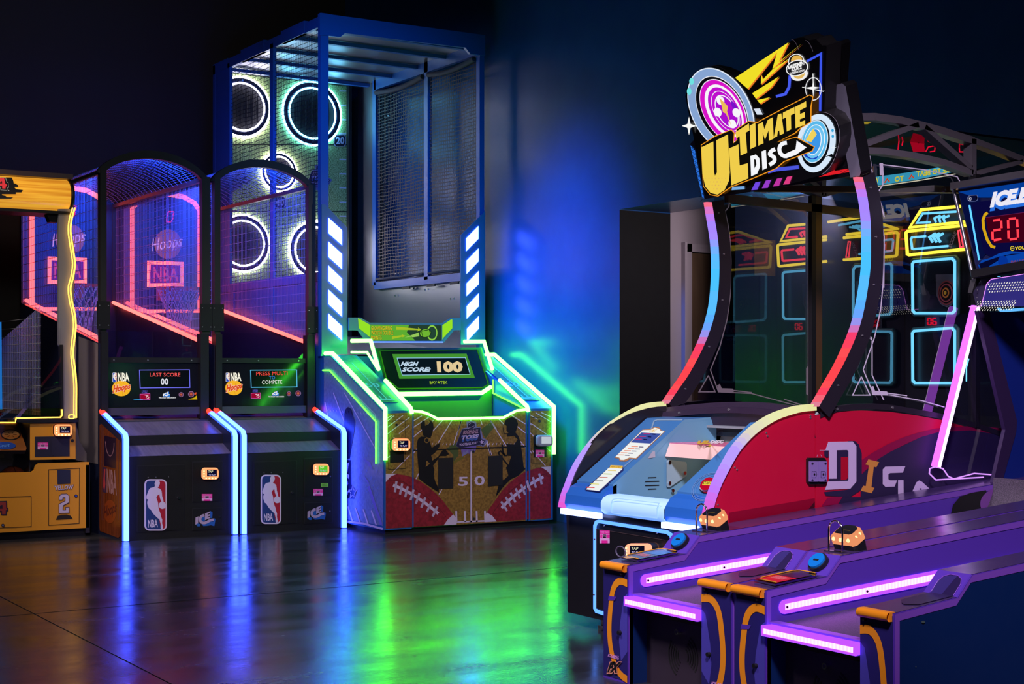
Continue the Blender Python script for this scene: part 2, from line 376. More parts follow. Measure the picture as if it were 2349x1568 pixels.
# polished, scuffed concrete
fm, nt, b = newmat('polished_concrete')
tc = nt.nodes.new('ShaderNodeTexCoord')
n1 = nt.nodes.new('ShaderNodeTexNoise'); n1.inputs['Scale'].default_value = 1.1; n1.inputs['Detail'].default_value = 8; n1.inputs['Roughness'].default_value = 0.65
n2 = nt.nodes.new('ShaderNodeTexNoise'); n2.inputs['Scale'].default_value = 26; n2.inputs['Detail'].default_value = 6
mp = nt.nodes.new('ShaderNodeMapping'); mp.inputs['Rotation'].default_value = (0, 0, 0.5); mp.inputs['Scale'].default_value = (1, 3.2, 1)
for n in (n1, n2): nt.links.new(mp.outputs[0], n.inputs['Vector'])
nt.links.new(tc.outputs['Object'], mp.inputs[0])
cr = nt.nodes.new('ShaderNodeValToRGB'); cr.color_ramp.elements[0].position = 0.3; cr.color_ramp.elements[1].position = 0.75
cr.color_ramp.elements[0].color = (0.014, 0.015, 0.018, 1); cr.color_ramp.elements[1].color = (0.05, 0.052, 0.058, 1)
nt.links.new(n1.outputs['Fac'], cr.inputs[0]); nt.links.new(cr.outputs[0], b.inputs['Base Color'])
mr = nt.nodes.new('ShaderNodeMapRange'); mr.inputs['From Min'].default_value = 0.3; mr.inputs['From Max'].default_value = 0.7
mr.inputs['To Min'].default_value = 0.13; mr.inputs['To Max'].default_value = 0.30
nt.links.new(n1.outputs['Fac'], mr.inputs['Value']); nt.links.new(mr.outputs[0], b.inputs['Roughness'])
bp = nt.nodes.new('ShaderNodeBump'); bp.inputs['Strength'].default_value = 0.12; bp.inputs['Distance'].default_value = 0.004
nt.links.new(n2.outputs['Fac'], bp.inputs['Height']); nt.links.new(bp.outputs[0], b.inputs['Normal'])
b.inputs['Specular IOR Level'].default_value = 0.9
FLOORM = fm
m = MB(); m.box(-4, 10, -2, 13.4, -0.1, 0.0, FLOORM)
struct('floor', m)
m = MB(); j = paint('saw_cut_joint', (0.004, 0.004, 0.005), 0.8)
for x0, y0, x1, y1 in ((-3, 7.2, 9, 7.45), (1.9, 0, 1.95, 13), (-3, 3.4, 9, 3.6)):
    m.bar((x0, y0, 0.0004), (x1, y1, 0.0004), 0.005, 0.0008, j)
struct('trim_1', m)
m = MB(); m.box(-4, 10, -2, 13.6, 4.9, 5.0, BLKW); struct('ceiling', m)
m = MB(); m.box(-4, 6.56, 13.4, 13.6, 0, 4.9, BLKW); struct('wall_back', m)
YC = 8.87
m = MB(); m.box(6.56, 7.03, YC, 13.4, 0, 2.345, WALLM); m.box(6.56, 7.03, -2, 13.4, 2.345, 4.9, WALLM)
m.face([(6.559, YC - .001, 0), (7.03, YC - .001, 0), (7.03, YC - .001, 2.34), (6.559, YC - .001, 2.34)], paint('jamb_black_paint', (0.008, 0.008, 0.009), .7, spec=.2))
struct('wall_right', m)
# restroom wall beyond the opening, with its door
m = MB(); m.box(7.03, 7.22, YC + .001, YC + .2, 0, 2.8, MAUVE); m.box(7.22, 8.2, YC + .001, YC + .2, 2.06, 2.8, MAUVE); m.box(8.2, 9.8, YC + .001, YC + .2, 0, 2.8, MAUVE)
struct('wall_restroom', m)
m = MB(); m.box(7.085, 9.0, -1.5, 8.2, 0, 2.8, paint('hall_wall_paint', (0.012, 0.018, 0.04), 0.4)); struct('wall_hall', m)
m = MB(); m.box(7.03, 9.8, 8.2, YC + .2, 2.8, 2.85, MAUVE); struct('trim_2', m)
m = MB(); fr = paint('door_frame_paint', (0.42, 0.36, 0.42), 0.35)
m.box(7.155, 7.215, YC - .03, YC + .03, 0, 2.12, fr); m.box(7.155, 8.28, YC - .03, YC + .03, 2.06, 2.12, fr); m.box(8.2, 8.28, YC - .03, YC + .03, 0, 2.06, fr)
m.box(7.135, 7.157, YC - .045, YC, 0, 2.13, fr)
dfr = struct('door_1', m)
WOOD = noisy('birch_door_veneer', (0.11, 0.065, 0.04), (0.17, 0.105, 0.065), 3.0, 0.45, 6, stretch=(6, 6, 0.6))
m = MB(); m.box(7.215, 8.2, YC + .005, YC + .05, 0.01, 2.055, WOOD); m.build('door_leaf', dfr)
m = MB(); p = PY(YC + .002).zm(1520, 660, 5.225)
m.art(p, [(722, 335), (900, 335), (900, 672), (722, 672)], BLACK, 0.006)
m.art(p, [(735, 445), (748, 400), (762, 390), (775, 400), (795, 480), (782, 480), (778, 540), (750, 540), (748, 480), (738, 480)], WHITEP, 0.008)
m.ell(p, 762, 378, 9, 10, WHITEP, 0.008, n=16)
m.line(p, [(804, 390), (804, 545)], 2, WHITEP, 0.008)
m.ell(p, 840, 510, 26, 32, WHITEP, 0.008, rin=0.8); m.ell(p, 834, 428, 8, 9, WHITEP, 0.008, n=14)
m.line(p, [(835, 440), (838, 480), (862, 484), (874, 530)], 8, WHITEP, 0.0085)
m.line(p, [(736, 586), (890, 586)], 2, WHITEP, 0.008)
m.text(p, 'WOMEN', [(755, 605), (885, 632)], WHITEP, 0.008)
m.build('restroom_sign', dfr, 'black restroom sign with white figures')

# ================================================================== the two black hoops machines
BLUE_LED = glow('blue_led', (0.24, 0.52, 8.0), 2.0)
BLUE_LED2 = glow('blue_led_edge', (0.05, 0.16, 2.2), 1.5)
RED_LED = glow('red_led', (4.2, 0.40, 0.34), 1.0)
RED_TIP = glow('red_led_tip', (3.0, 0.10, 0.06), 1.0)
WIREM = paint('wire_cage_enamel', (0.25, 0.30, 0.55), 0.35, 0.2)
LANE = noisy('ramp_laminate', (0.10, 0.085, 0.13), (0.15, 0.125, 0.18), 5, 0.32, 5, stretch=(10, 1, 1))
POSTM = paint('arch_post_enamel', (0.022, 0.022, 0.026), 0.38)
BBALL = noisy('basketball_rubber', S(120, 48, 22), S(140, 60, 28), 60, 0.6, bump=0.3)
def basketball(c, r, label, group=None, name='basketball'):
    t = thing(name, (c[0], c[1], c[2] - r), label, 'basketball', group)
    m = MB(); m.ball(c, r, BBALL, 28, 18); m.build('rubber_skin', t)
    m = MB(); c = Vector(c); k = r * 1.004
    for ax in range(3):
        P = []
        for i in range(37):
            a = 2 * math.pi * i / 36; q = [k * math.cos(a), k * math.sin(a)]; q.insert(ax, 0); P.append(c + Vector(q))
        m.tube(P, r * 0.022, BLACK, 5, caps=False)
    for sx in (-1, 1):
        P = []
        for i in range(37):
            a = 2 * math.pi * i / 36; x = sx * r * (0.62 - 0.22 * math.cos(2 * a)); rr = math.sqrt(k * k - x * x); P.append(c + Vector((x, rr * math.cos(a), rr * math.sin(a))))
        m.tube(P, r * 0.022, BLACK, 5, caps=False)
    m.build('seams', t); return t
def hoops(dx, label, screen, rd):
    X0, X1, YF, YP, YB = 3.27 + dx, 4.09 + dx, 10.10, 10.64, 12.82
    t = thing('basketball_arcade_machine', (X0 + .41, 11.4, 0), label, 'arcade machine', 'pair of black hoops machines')
    sh = Vector((dx, 0, 0))
    def pl(y, *z):
        q = PY(y).zm(*z) if z else PY(y); q.sh = sh; return q
    m = MB()
    prof = [(YF, 0.0), (YF, .70), (YF + .02, .718), (YP, .86), (YP, 1.36), (YB, 1.74), (YB, 0)]
    for x in (X0, X1 - .03): m.prism([(x, y, z) for y, z in prof], (.03, 0, 0), NAVY)
    m.box(X0 + .03, X1 - .03, YF + .02, YF + .3, 0.0, .575, BLACK)
    m.box(X0 + .03, X1 - .03, YF + .3, YB, 0, .2, BLACK)
    m.box(X0 + .03, X1 - .03, YB - .06, YB - .03, 1.2, 1.74, NAVY)
    m.box(X0 + .03, X1 - .03, YF + .19, YF + .24, .64, .712, BLACK)
    m.build('cabinet', t)
    # artwork on the left side
    m = MB(); q = PX(X0 - .0015).zm(225, 960, 5.6); q.sh = Vector((0, 0, 0))
    if dx == 0:
        m.art(q, [(20, 85), (40, 62), (290, 290), (300, 330), (290, 1500), (260, 1530), (25, 1440), (18, 1380)], noisy('side_decal_wood', S(105, 48, 24), S(130, 62, 34), 4, .25, stretch=(1, 8, 1)), 0.001)
        m.art(q, [(90, 215), (230, 250), (228, 640), (75, 600), (75, 240)], A(38, 20, 50, .3), .0014)
        P = smoothpts([(98, 290), (108, 380), (130, 450), (160, 480), (190, 440), (205, 370), (208, 310)], 4)
        m.line(q, [(p.x, p.y) for p in P], 8, A(150, 105, 130), .0018)
        for x in (52, 78, 232, 262): m.line(q, [(x, 110 if x < 90 else 280), (x, 1300)], 3, A(110, 75, 100), .0018)
        m.text(q, 'NBA', [(115, 640), (240, 665), (245, 985), (115, 945)], A(165, 120, 135), .0022, .03)
        m.art(q, [(62, 620), (108, 625), (108, 955), (62, 935)], A(60, 35, 75), .002)
        m.art(q, [(80, 640), (98, 650), (92, 760), (98, 840), (85, 930), (68, 860), (75, 740)], A(190, 60, 70), .0024)
        m.ell(q, 155, 1190, 80, 150, A(150, 65, 30, .3), .0018); m.text(q, 'Hoops', [(75, 1130), (240, 1060), (240, 1230), (75, 1330)], A(80, 20, 22), .0024, .02, .3)
        m.build('side_artwork', t, 'orange wood-look side panel with league lettering')
        m = MB(); m.face([(X0 - .002, YP + .03, .50), (X0 - .002, YP + .03, 1.36), (X0 - .002, YP + .5, 1.42), (X0 - .002, YP + .5, .50)], paint('pale_side_skin', (0.22, 0.19, 0.22), .22)); m.build('lower_side_skin', t)
    # LED strips up both front edges
    for x in (X0 + .015, X1 - .015):
        m = MB(); pts = [(x, YF - .012, .005), (x, YF - .012, .70), (x, YF + .008, .728), (x, YP - .09, .852)]
        m.tube(pts, .0185, BLUE_LED, 8); m.tube([(x, YP - .09, .852), (x, YP, .878)], .019, RED_TIP, 8)
        m.tube([(x - .021, y + .006, z) for _, y, z in pts], .006, BLUE_LED2, 6)
        m.build('edge_light', t, 'blue glowing edge light with red tip')
    # ramp, slot floor
    m = MB()
    m.face([(X0 + .03, YF + .025, .577), (X1 - .03, YF + .025, .577), (X1 - .03, YF + .195, .646), (X0 + .03, YF + .195, .646)], LANE)
    m.face([(X0 + .03, YF + .2, .713), (X1 - .03, YF + .2, .713), (X1 - .03, YP - .06, .80), (X0 + .03, YP - .06, .80)], LANE)
    m.face([(X0 + .03, YP - .06, .80), (X1 - .03, YP - .06, .80), (X1 - .03, YB - .06, 1.15), (X0 + .03, YB - .06, 1.15)], LANE)
    m.bar((X0 + .03, YP - .06, .803), (X1 - .03, YP - .06, .803), .01, .008, DGREY)
    m.build('ball_ramp', t)
    # front doors
    m = MB(); q = pl(YF + .019)
    F = lambda a, b, c, d, mat, e: m.art(q, [(a, b), (c, b + (c - a) * -.03), (c, d + (c - a) * -.055), (a, d)], mat, e)
    F(313, 1067, 422, 1220, A(30, 30, 36, .4), .004); F(315, 1069, 420, 1218, paint('door_black', (0.007, 0.007, 0.009), .5, spec=.3), .006)
    c = q.px(409, 1141, .004); m.cyl(c, c + Vector((0, -.012, 0)), .009, CHROME, 14)
    for px_ in (339, 357, 386): c = q.px(px_, 1094 - (px_ - 339) * .02, .006); m.cyl(c, c + Vector((0, -.004, 0)), .003, SCREW, 8)
    m.build('service_door', t)
    m = MB(); nba_logo(m, pl(YF + .019, 320, 1080, 10.45), WHITEP, A(165, 10, 45), A(22, 50, 115), .0085); m.build('logo_decal', t)
    m = MB(); q = pl(YF + .019)
    F(440, 1058, 511, 1151, A(34, 34, 42, .4), .004); F(441.5, 1060, 509.5, 1149.5, paint('door_black', (0, 0, 0)), .006)
    F(440, 1165, 511, 1216, A(34, 34, 42, .4), .004); F(441.5, 1166.5, 509.5, 1214.5, paint('door_black', (0, 0, 0)), .006)
    for px_, py_ in ((504, 1102), (503, 1185)): c = q.px(px_, py_, .006); m.cyl(c, c + Vector((0, -.006, 0)), .005, CHROME, 10)
    sticker(m, q, 462, 1132, 24, 16, .008)
    if dx > 0:
        gm = A(120, 190, 60)
        m.art(q, [(481, 1118), (499, 1118), (499, 1127), (481, 1128)], gm, .008); m.text(q, 'SAFETY', [(484, 1119.5), (496, 1122.5)], A(20, 60, 20), .009); m.text(q, 'WARNING', [(484, 1123.5), (496, 1126)], A(20, 60, 20), .009)
    m.build('coin_door', t)
    m = MB(); ice_logo(m, pl(YF + .019, 430, 1140, 19.6), A(170, 150, 185), A(25, 85, 170), .008); m.build('maker_logo', t)
    cq = pl(YF + .025)
    card_reader(t, cq, 478, 1085, 38, 26, screen=(10, 10, 40) if dx == 0 else (90, 200, 40), words=('TAP', 'TO PLAY'))
    # marquee
    m = MB(); q = pl(YP, 240, 830, 10.677)
    m.box(X0 + .05, X1 - .07, YP + .005, YP + .06, .90, 1.225, paint('smoked_marquee', (0.008, 0.008, 0.012), .12))
    m.build('marquee', t)
    m = MB()
    m.ell(q, 405, 645, 228, 190, G(245, 180, 40), .003)
    for a in (((300, 480), (270, 600), (300, 760)), ((470, 470), (430, 650), (440, 830)), ((230, 560), (420, 660), (600, 560))):
        P = smoothpts(a, 4); m.line(q, [(p.x, p.y) for p in P], 5, G(190, 110, 20), .0035)
    m.text(q, 'NBA', [(318, 258), (585, 258), (605, 470), (322, 470)], G(250, 245, 225), .004, .03)
    z = 0.17
    qq = pl(YP); qq.z = (240 + (190 - 105 * z * 1.12) / 10.677, 830 + (255 - 190 * z) / 10.677, 10.677 / (z * 1.12)); nba_logo(m, qq, G(240, 235, 230), G(205, 70, 40), G(25, 70, 190), .004, False)
    m.text(q, 'Hoops', [(180, 560), (640, 500), (645, 700), (190, 830)], G(250, 190, 160), .004, .10, .35)
    m.text(q, 'Hoops', [(185, 570), (632, 512), (635, 690), (196, 815)], G(215, 70, 25), .005, .04, .35)
    m.build('glowing_logo', t)
    m = MB(); fr = G(110, 110, 235) if dx == 0 else G(90, 190, 235)
    m.art(q, [(850, 190), (2080, 190), (2095, 625), (865, 640)], paint('screen_black', (0.004, 0.004, 0.006), .15), .002)
    m.line(q, [(850, 198), (2075, 190), (2085, 622), (868, 635)], 20, fr, .003, True)
    if dx == 0:
        m.text(q, 'LAST SCORE', [(1105, 262), (1850, 262), (1850, 352), (1105, 352)], G(255, 90, 90), .004, .0)
        m.text(q, '00', [(1370, 400), (1555, 400), (1560, 558), (1370, 560)], G(215, 215, 225), .004, .03)
    else:
        m.text(q, 'PRESS MULTI', [(1000, 235), (1830, 225), (1830, 320), (1000, 330)], G(255, 80, 70), .004)
        m.text(q, 'TO', [(1340, 350), (1500, 348), (1500, 425), (1340, 430)], G(60, 120, 225), .004)
        m.text(q, 'COMPETE', [(1150, 455), (1690, 450), (1690, 545), (1150, 552)], G(230, 230, 225), .004)
    m.art(q, [(875, 790), (1105, 775), (1108, 915), (880, 905)], G(150, 5, 45), .003); m.line(q, [(865, 785), (1105, 772), (1108, 918), (868, 908)], 10, G(220, 90, 190), .0035, True)
    for i, ch in enumerate('75'): m.digit(q, ch, [(975 + i * 62, 810), (1018 + i * 62, 808), (1014 + i * 62, 885), (970 + i * 62, 888)], 12, G(255, 225, 235), .004)
    m.text(q, 'HIGH', [(910, 690), (1040, 722)], G(90, 85, 190), .003, .02); m.text(q, 'SCORE', [(905, 730), (1040, 760)], G(90, 85, 190), .003, .02)
    m.build('score_display', t)
    m = MB(); z = .19
    qq = pl(YP); qq.z = (240 + (1430 - 335 * z) / 10.677, 830 + (720 - 610 * z) / 10.677, 10.677 / z); ice_logo(m, qq, G(235, 240, 250), G(40, 120, 220), .003)
    m.text(q, 'THE COOLEST GAMES ON EARTH', [(1325, 852), (1740, 852), (1740, 888), (1325, 888)], G(235, 235, 240), .003, .02)
    m.build('maker_mark', t)
    for cx, cy, r in ((1870, 795, 58), (2115, 785, 72)):
        m = MB(); m.ell(q, cx, cy, r, r, G(110, 50, 70), .003); m.ell(q, cx, cy, r, r, G(150, 120, 170), .0035, rin=.86); m.ell(q, cx, cy, r * .4, r * .4, G(190, 90, 60), .0035); m.build('display_button', t)
    m = MB()
    if dx == 0:
        m.art(q, [(2040, 915), (2190, 870), (2250, 815), (2265, 915)], G(200, 170, 20), .0028); m.art(q, [(2195, 755), (2245, 738), (2240, 790), (2200, 805)], G(225, 80, 30), .003)
        m.build('yellow_flash', t); m = MB(); m.art(q, [(680, 935), (720, 915), (940, 905), (935, 925)], G(50, 140, 200), .003); m.build('blue_flash', t)
    m = MB(); m.box(X0 + .04, X1 - .05, YP - .012, YP + .07, .845, .90, paint('grey_trim_bar', (0.05, 0.045, 0.065), .35)); m.box(X0 + .04, X1 - .05, YP - .01, YP + .07, 1.225, 1.262, BLACK)
    for x in (X0 + .1, X0 + .35, X0 + .68): m.cyl((x, YP - .01, 1.243), (x, YP - .016, 1.243), .005, SCREW, 8)
    m.build('marquee_rails', t)
    # arch frame
    def arch(y, r0=0.0):
        xc, hw = X0 + .40, .425 - r0; P = []
        for i in range(25):
            u = -1 + 2 * i / 24; P.append(Vector((xc + hw * u, y, 2.575 + (.19 - r0) * (1 - u * u) ** .75 if abs(u) < 1 else 2.575)))
        return P
    m = MB(); o, i_ = arch(YP), arch(YP, .058)
    m.grid([o, i_], POSTM); m.grid([o, [p + Vector((0, .05, 0)) for p in o]], POSTM); m.grid([i_, [p + Vector((0, .05, 0)) for p in i_]], POSTM)
    m.grid([[p + Vector((0, .05, 0)) for p in o], [p + Vector((0, .05, 0)) for p in i_]], POSTM)
    m.box(X0 - .0, X0 + .045, YP - .02, YP + .04, 1.44, 2.60, POSTM); m.box(X1 - .06, X1 - .0, YP - .02, YP + .04, 1.44, 2.60, POSTM)
    m.box(X0 + .005, X0 + .055, YP - .03, YP + .05, .80, 1.44, BLACK); m.box(X1 - .075, X1 - .012, YP - .03, YP + .05, .80, 1.44, BLACK)
    for x in (X0 + .02, X1 - .035):
        m.box(x - .045, x + .045, YP - .04, YP - .018, 1.46, 1.66, BLACK)
        for zz in (1.49, 1.63):
            for xx in (-.032, .032): m.cyl((x + xx, YP - .041, zz), (x + xx, YP - .045, zz), .004, SCREW, 8)
    ob = arch(YB); ib = arch(YB, .03); m.grid([ob, ib], POSTM)
    for x in (X0 + .0, X1 - .05): m.bar((x + .02, YP, 2.585), (x + .02, YB, 2.585), .03, .03, POSTM)
    for x in (X0, X1 - .05): m.box(x, x + .04, YB - .04, YB, 1.7, 2.6, POSTM)
    m.build('arch_frame', t)
    # wire cage: roof, side walls
    m = MB(); A0, B0 = arch(YP + .04, .03), arch(YB, .03)
    for i in range(0, 25): m.wire(A0[i], B0[i], .0022, WIREM)
    for k in range(0, 23):
        y = YP + .06 + k * .097; P = arch(y, .03)
        for i in range(0, 24, 2): m.wire(P[i], P[i + 2], .0022, WIREM)
    for i in range(23): # doubled roof rods
        a = (A0[i] + A0[i + 1]) / 2; b_ = (B0[i] + B0[i + 1]) / 2; m.wire(a, b_, .0018, WIREM)
    for x in (X0 + .012, X1 - .022):
        n = 72
        for k in range(n + 1):
            y = YP + .05 + (YB - YP - .08) * k / n; m.wire((x, y, 1.37 + (y - YP) * .174), (x, y, 2.58), .0019, WIREM)
        for k in range(17):
            z = 1.42 + k * .07; y1 = min(YB, YP + max(0, (z - 1.36) / .174)); m.wire((x, YP + .03, z), (x, y1, z), .0022, WIREM)
    m.build('wire_cage', t)
    # slanted red strips along the side walls
    for x in (X0 + .04, X1 - .045):
        m = MB(); m.tube([(x, YP + .05, 1.385), (x, YB - .05, 1.755)], .016, RED_LED, 8); m.build('slanted_red_light', t)
    # added blue tube and unseen area lamp behind the arch, tinting the cage
    m = MB(); m.tube([p + Vector((0, .02, .018)) for p in A0[7:-7]], .007, glow('cage_fill_glow', (0.02, 0.12, 4.0), 6), 6); m.build('cage_fill_tube', t)
    la = area('cage_fill_lamp', (X0 + .40, YP + .12, 2.66), (X0 + .36, YP + 1.1, 1.9), .5, 22, (0.02, 0.10, 1.0), .04); la.location -= Vector(t.location); la.parent = t
    # back panel with glowing arch, neon sign, board, hoop, net
    bp_ = PY(YB - .04); bp_.sh = Vector((dx - .86, 0, 0))
    m = MB(); m.box(X0 + .02, X1 - .05, YB - .03, YB, 1.6, 2.62, NAVY)
    m.build('back_panel', t)
    m = MB(); P = [(303, 716), (303, 480), (312, 466), (335, 452), (362, 446.5), (390, 446.5), (420, 452), (445, 466), (457, 484), (457, 716)]
    P3 = [bp_.px(x, y, .02) for x, y in P]
    m.tube(P3, .021, RED_LED, 8); m.tube([P3[0] + Vector((.04, 0, .01)), P3[-1] + Vector((0, 0, .01))], .014, RED_LED, 8); m.build('glowing_arch_outline', t)
    m = MB()
    for seg_ in ([(384, 486), (397, 486)], [(397, 487), (395, 497)], [(395, 499), (392, 509)], [(391, 510), (380, 509)], [(380, 508), (382, 499)], [(382, 497), (384, 487)]): m.line(bp_, seg_, 2.6, G(255, 20, 50, 1.3), .03)
    m.build('score_digit', t)
    m = MB(); m.ell(bp_, 384, 560, 31, 34, paint('sign_orange', S(190, 105, 60), .5, emit=S(190, 100, 60), es=.35), .02); m.text(bp_, 'Hoops', [(343, 548), (416, 540), (418, 572), (346, 586)], glow('sign_neon', (.75, .35, .85), 1.0), .03, .0, .3); m.build('neon_sign', t)
    m = MB(); m.art(bp_, [(340, 604), (418, 607), (418, 650), (339, 653)], G(120, 15, 120), .022)
    m.text(bp_, 'NBA', [(350, 612), (408, 614), (408, 645), (350, 646)], G(225, 70, 130), .024, .02)
    m.line(bp_, [(340, 602), (416, 605), (416, 653), (339, 654)], 8, RED_LED, .03, True); m.build('backboard', t)
    rc = Vector((X0 + .395, YB - .36, 1.875)); R = .185
    ring = [rc + Vector((R * math.cos(a), R * math.sin(a), 0)) for a in (2 * math.pi * i / 28 for i in range(28))]
    m = MB(); m.tube(ring, .009, paint('rim_orange', S(220, 70, 40), .4), 8, closed=True)
    m.prism([rc + Vector((-.09, R, .02)), rc + Vector((.09, R, .02)), rc + Vector((.09, R, -.09)), rc + Vector((-.09, R, -.09))], (0, .14, 0), paint('rim_bracket', S(200, 110, 40), .5))
    m.build('hoop_rim', t)
    m = MB(); NM = paint('white_net_cord', S(220, 205, 235), .7); L = 14
    def np_(a, k):
        rr = R * (1, .86, .70, .58, .52, .50)[k]; return rc + Vector((rr * math.cos(a), rr * math.sin(a), -.075 * k))
    for k in range(5):
        for i in range(L):
            a = 2 * math.pi * (i + .5 * (k % 2)) / L; h = math.pi / L
            m.wire(np_(a, k), np_(a + h, k + 1), .0038, NM); m.wire(np_(a, k), np_(a - h, k + 1), .0038, NM)
    m.build('net', t)
    # clear guard above the marquee
    m = MB(); m.box(X0 + .06, X1 - .08, YP + .01, YP + .018, 1.262, 1.45, GLASS); m.build('clear_guard', t)
    return t
hoops(0.0, 'black hoops machine beside the yellow one, its screen reading LAST SCORE', 0, 0)
hoops(0.857, 'black hoops machine beside the green-lit football game, its screen reading PRESS MULTI TO COMPETE', 1, 0)
GB = 'basketballs waiting on the ramps'
basketball((3.27 + .17, 10.88, .945 + .02), .105, 'dark orange basketball at left on the ramp under the LAST SCORE screen', GB)
basketball((3.27 + .42, 10.86, .945 + .02), .105, 'dark orange basketball at right on the ramp under the LAST SCORE screen', GB)
basketball((4.127 + .33, 10.87, .945 + .02), .105, 'dark orange basketball on the ramp under the PRESS MULTI TO COMPETE screen', GB)

# ================================================================== tall football toss machine
BLP = paint('machine_blue_enamel', (0.015, 0.11, 0.42), 0.35, spec=0.6)
TEAL = paint('pillar_blue_enamel', (0.03, 0.14, 0.30), 0.35, spec=0.6)
GREEN_LED = glow('green_led', (0.62, 10.0, 0.40), 2.2)
GREEN_DIM = glow('green_led_thin', (0.25, 2.6, 0.12), 1.6)
WINM = glow('white_blue_window', (0.55, 1.1, 13.0), 2.0)
SHEET = paint('interior_metal_sheet', (0.42, 0.42, 0.46), 0.32, 0.9)
TURF = noisy('artificial_turf', (0.16, 0.25, 0.06), (0.60, 0.76, 0.30), 90, 0.95, 3, bump=0.4)
TURFP = noisy('printed_turf', S(112, 84, 36), S(150, 116, 54), 70, 0.5, 3)
BALLP = noisy('printed_leather', S(120, 26, 40), S(150, 34, 52), 45, 0.5, 3)
FX0, FX1, FY, FB_ = 4.98, 6.43, 9.55, 12.86
fb = thing('football_toss_machine', (5.7, 11.2, 0), 'tall blue football toss machine outlined in green light, screen reading HIGH SCORE 100', 'arcade machine')
m = MB()
prof = [(FY, 0.03), (FY, .88), (10.43, 1.285), (10.55, 1.285), (10.55, 0.03)]
for a, b_ in ((FX0, 5.205), (6.205, FX1)): m.prism([(a, y, z) for y, z in prof], (b_ - a, 0, 0), BLP)
m.box(FX0, FX1, 10.55, FB_, .03, 1.28, BLP); m.box(5.205, 6.205, FY + .55, 10.55, .03, .9, paint('cavity_green_paint', (0.03, 0.16, 0.05), .45))
m.box(FX0 + .02, FX1 - .02, FY + .02, FB_, 0, .03, BLACK)
m.build('cabinet', fb)
# front artwork
F = PY(FY - .001).zm(720, 900, 3.915)
m = MB()
m.art(F, [(638, 190), (888, 178), (888, 1208), (638, 1222)], TURFP, .001)
m.art(F, [(888, 180), (975, 182), (1065, 240), (1700, 222), (1790, 165), (1905, 160), (1905, 1150), (888, 1208)], TURFP, .001)
m.art(F, [(1935, 165), (2128, 162), (2128, 1125), (1935, 1148)], TURFP, .001)
for a, b_ in (((638, 190), (638, 1222)), ((888, 180), (888, 1210)), ((1905, 160), (1905, 1150)), ((1935, 160), (1935, 1150)), ((2132, 160), (2132, 1130))): m.line(F, [a, b_], 12, BLP, .003)
WL = WHITEP
def fl(pts, w=7): m.line(F, pts, w, WL, .0018)
for a in ([(640, 272), (722, 205)], [(640, 325), (800, 205)], [(640, 385), (858, 222)], [(640, 470), (858, 290)], [(640, 600), (858, 440)], [(700, 725), (858, 565)], [(640, 240), (700, 205)]): fl(a)
k = 3.915 / 6.82
L = lambda x, y: (861 + (x) * k, 196 + y * k)
for a in ([(50, 105), (190, 20)], [(50, 205), (300, 40)], [(50, 355), (370, 90)], [(360, 260), (515, 90)], [(440, 445), (660, 90)], [(690, 440), (810, 90)], [(95, 1010), (140, 920)], [(455, 1250), (500, 1170)], [(50, 610), (110, 540)]): fl([L(*p) for p in a], 8)
R = lambda x, y: (1566 + x * k, 196 + y * k)
for a in ([(15, 70), (280, 495)], [(160, 70), (240, 150)], [(360, 10), (580, 150)], [(455, 190), (580, 290)], [(500, 420), (585, 520)], [(0, 480), (40, 640)], [(645, 130), (680, 170)], [(645, 560), (680, 610)]): fl([R(*p) for p in a], 8)
for a in ([(1940, 200), (2010, 240)], [(1990, 180), (2128, 262)], [(2040, 178), (2128, 218)], [(1940, 270), (2128, 400)], [(1940, 360), (2128, 530)], [(1960, 520), (2080, 660)]): fl(a)
fl([(1325, 245), (1285, 380)]); fl([(1408, 235), (1408, 262)]); fl([(1495, 240), (1510, 290)]); fl([(1575, 235), (1640, 330)]); fl([(1550, 430), (1590, 560)], 16)
for i in range(34): x = 1115 + i * 20; m.art(F, [(x, 288), (x + 4, 286), (x + 4, 292), (x, 294)], WL, .0016)
for i in range(30): x = 930 + i * 32; m.art(F, [(x, 470), (x + 7, 452), (x + 11, 452), (x + 4, 472)], WL, .0016)
fl([(1412, 500), (1412, 1165)], 15)
m.text(F, '5', [(1295, 755), (1385, 755), (1385, 838), (1295, 838)], WL, .002, .02); m.text(F, '0', [(1440, 745), (1535, 745), (1535, 832), (1440, 834)], WL, .002, .02)
for x in (1272, 1350, 1455, 1530): fl([(x + 5, 1062), (x + 8, 1160)], 16)
fl([(1255, 1163), (1560, 1150)], 14)
GB2 = A(70, 86, 44)
m.art(F, [(1190, 500), (1290, 440), (1300, 560), (1255, 620), (1250, 560)], GB2, .0014); m.art(F, [(1500, 330), (1600, 255), (1625, 300), (1540, 410)], GB2, .0014)
m.art(F, [(1252, 620), (1340, 560), (1345, 590), (1252, 640)], A(110, 100, 30), .0015)
# two leather balls
LB = [(640, 742), (740, 730), (820, 742), (880, 758), (960, 800), (1030, 850), (1100, 910), (1160, 975), (1210, 1040), (1250, 1095), (1170, 1190), (888, 1205), (640, 1220)]
m.art(F, LB, BALLP, .0022); m.art(F, [(1250, 1092), (1285, 1140), (1280, 1183), (1165, 1190), (1200, 1140)], WL, .0026); m.art(F, [(640, 728), (745, 728), (690, 752), (640, 808)], WL, .0026)
RB = [(2128, 745), (2085, 690), (2040, 670), (1960, 688), (1880, 720), (1810, 765), (1750, 815), (1690, 880), (1640, 950), (1590, 1020), (1550, 1078), (1600, 1105), (1640, 1156), (2128, 1125)]
m.art(F, RB, BALLP, .0022); m.art(F, [(1550, 1075), (1600, 1105), (1640, 1156), (1530, 1163), (1535, 1120)], WL, .0026); m.art(F, [(2040, 668), (2128, 662), (2128, 742), (2090, 700)], WL, .0026)
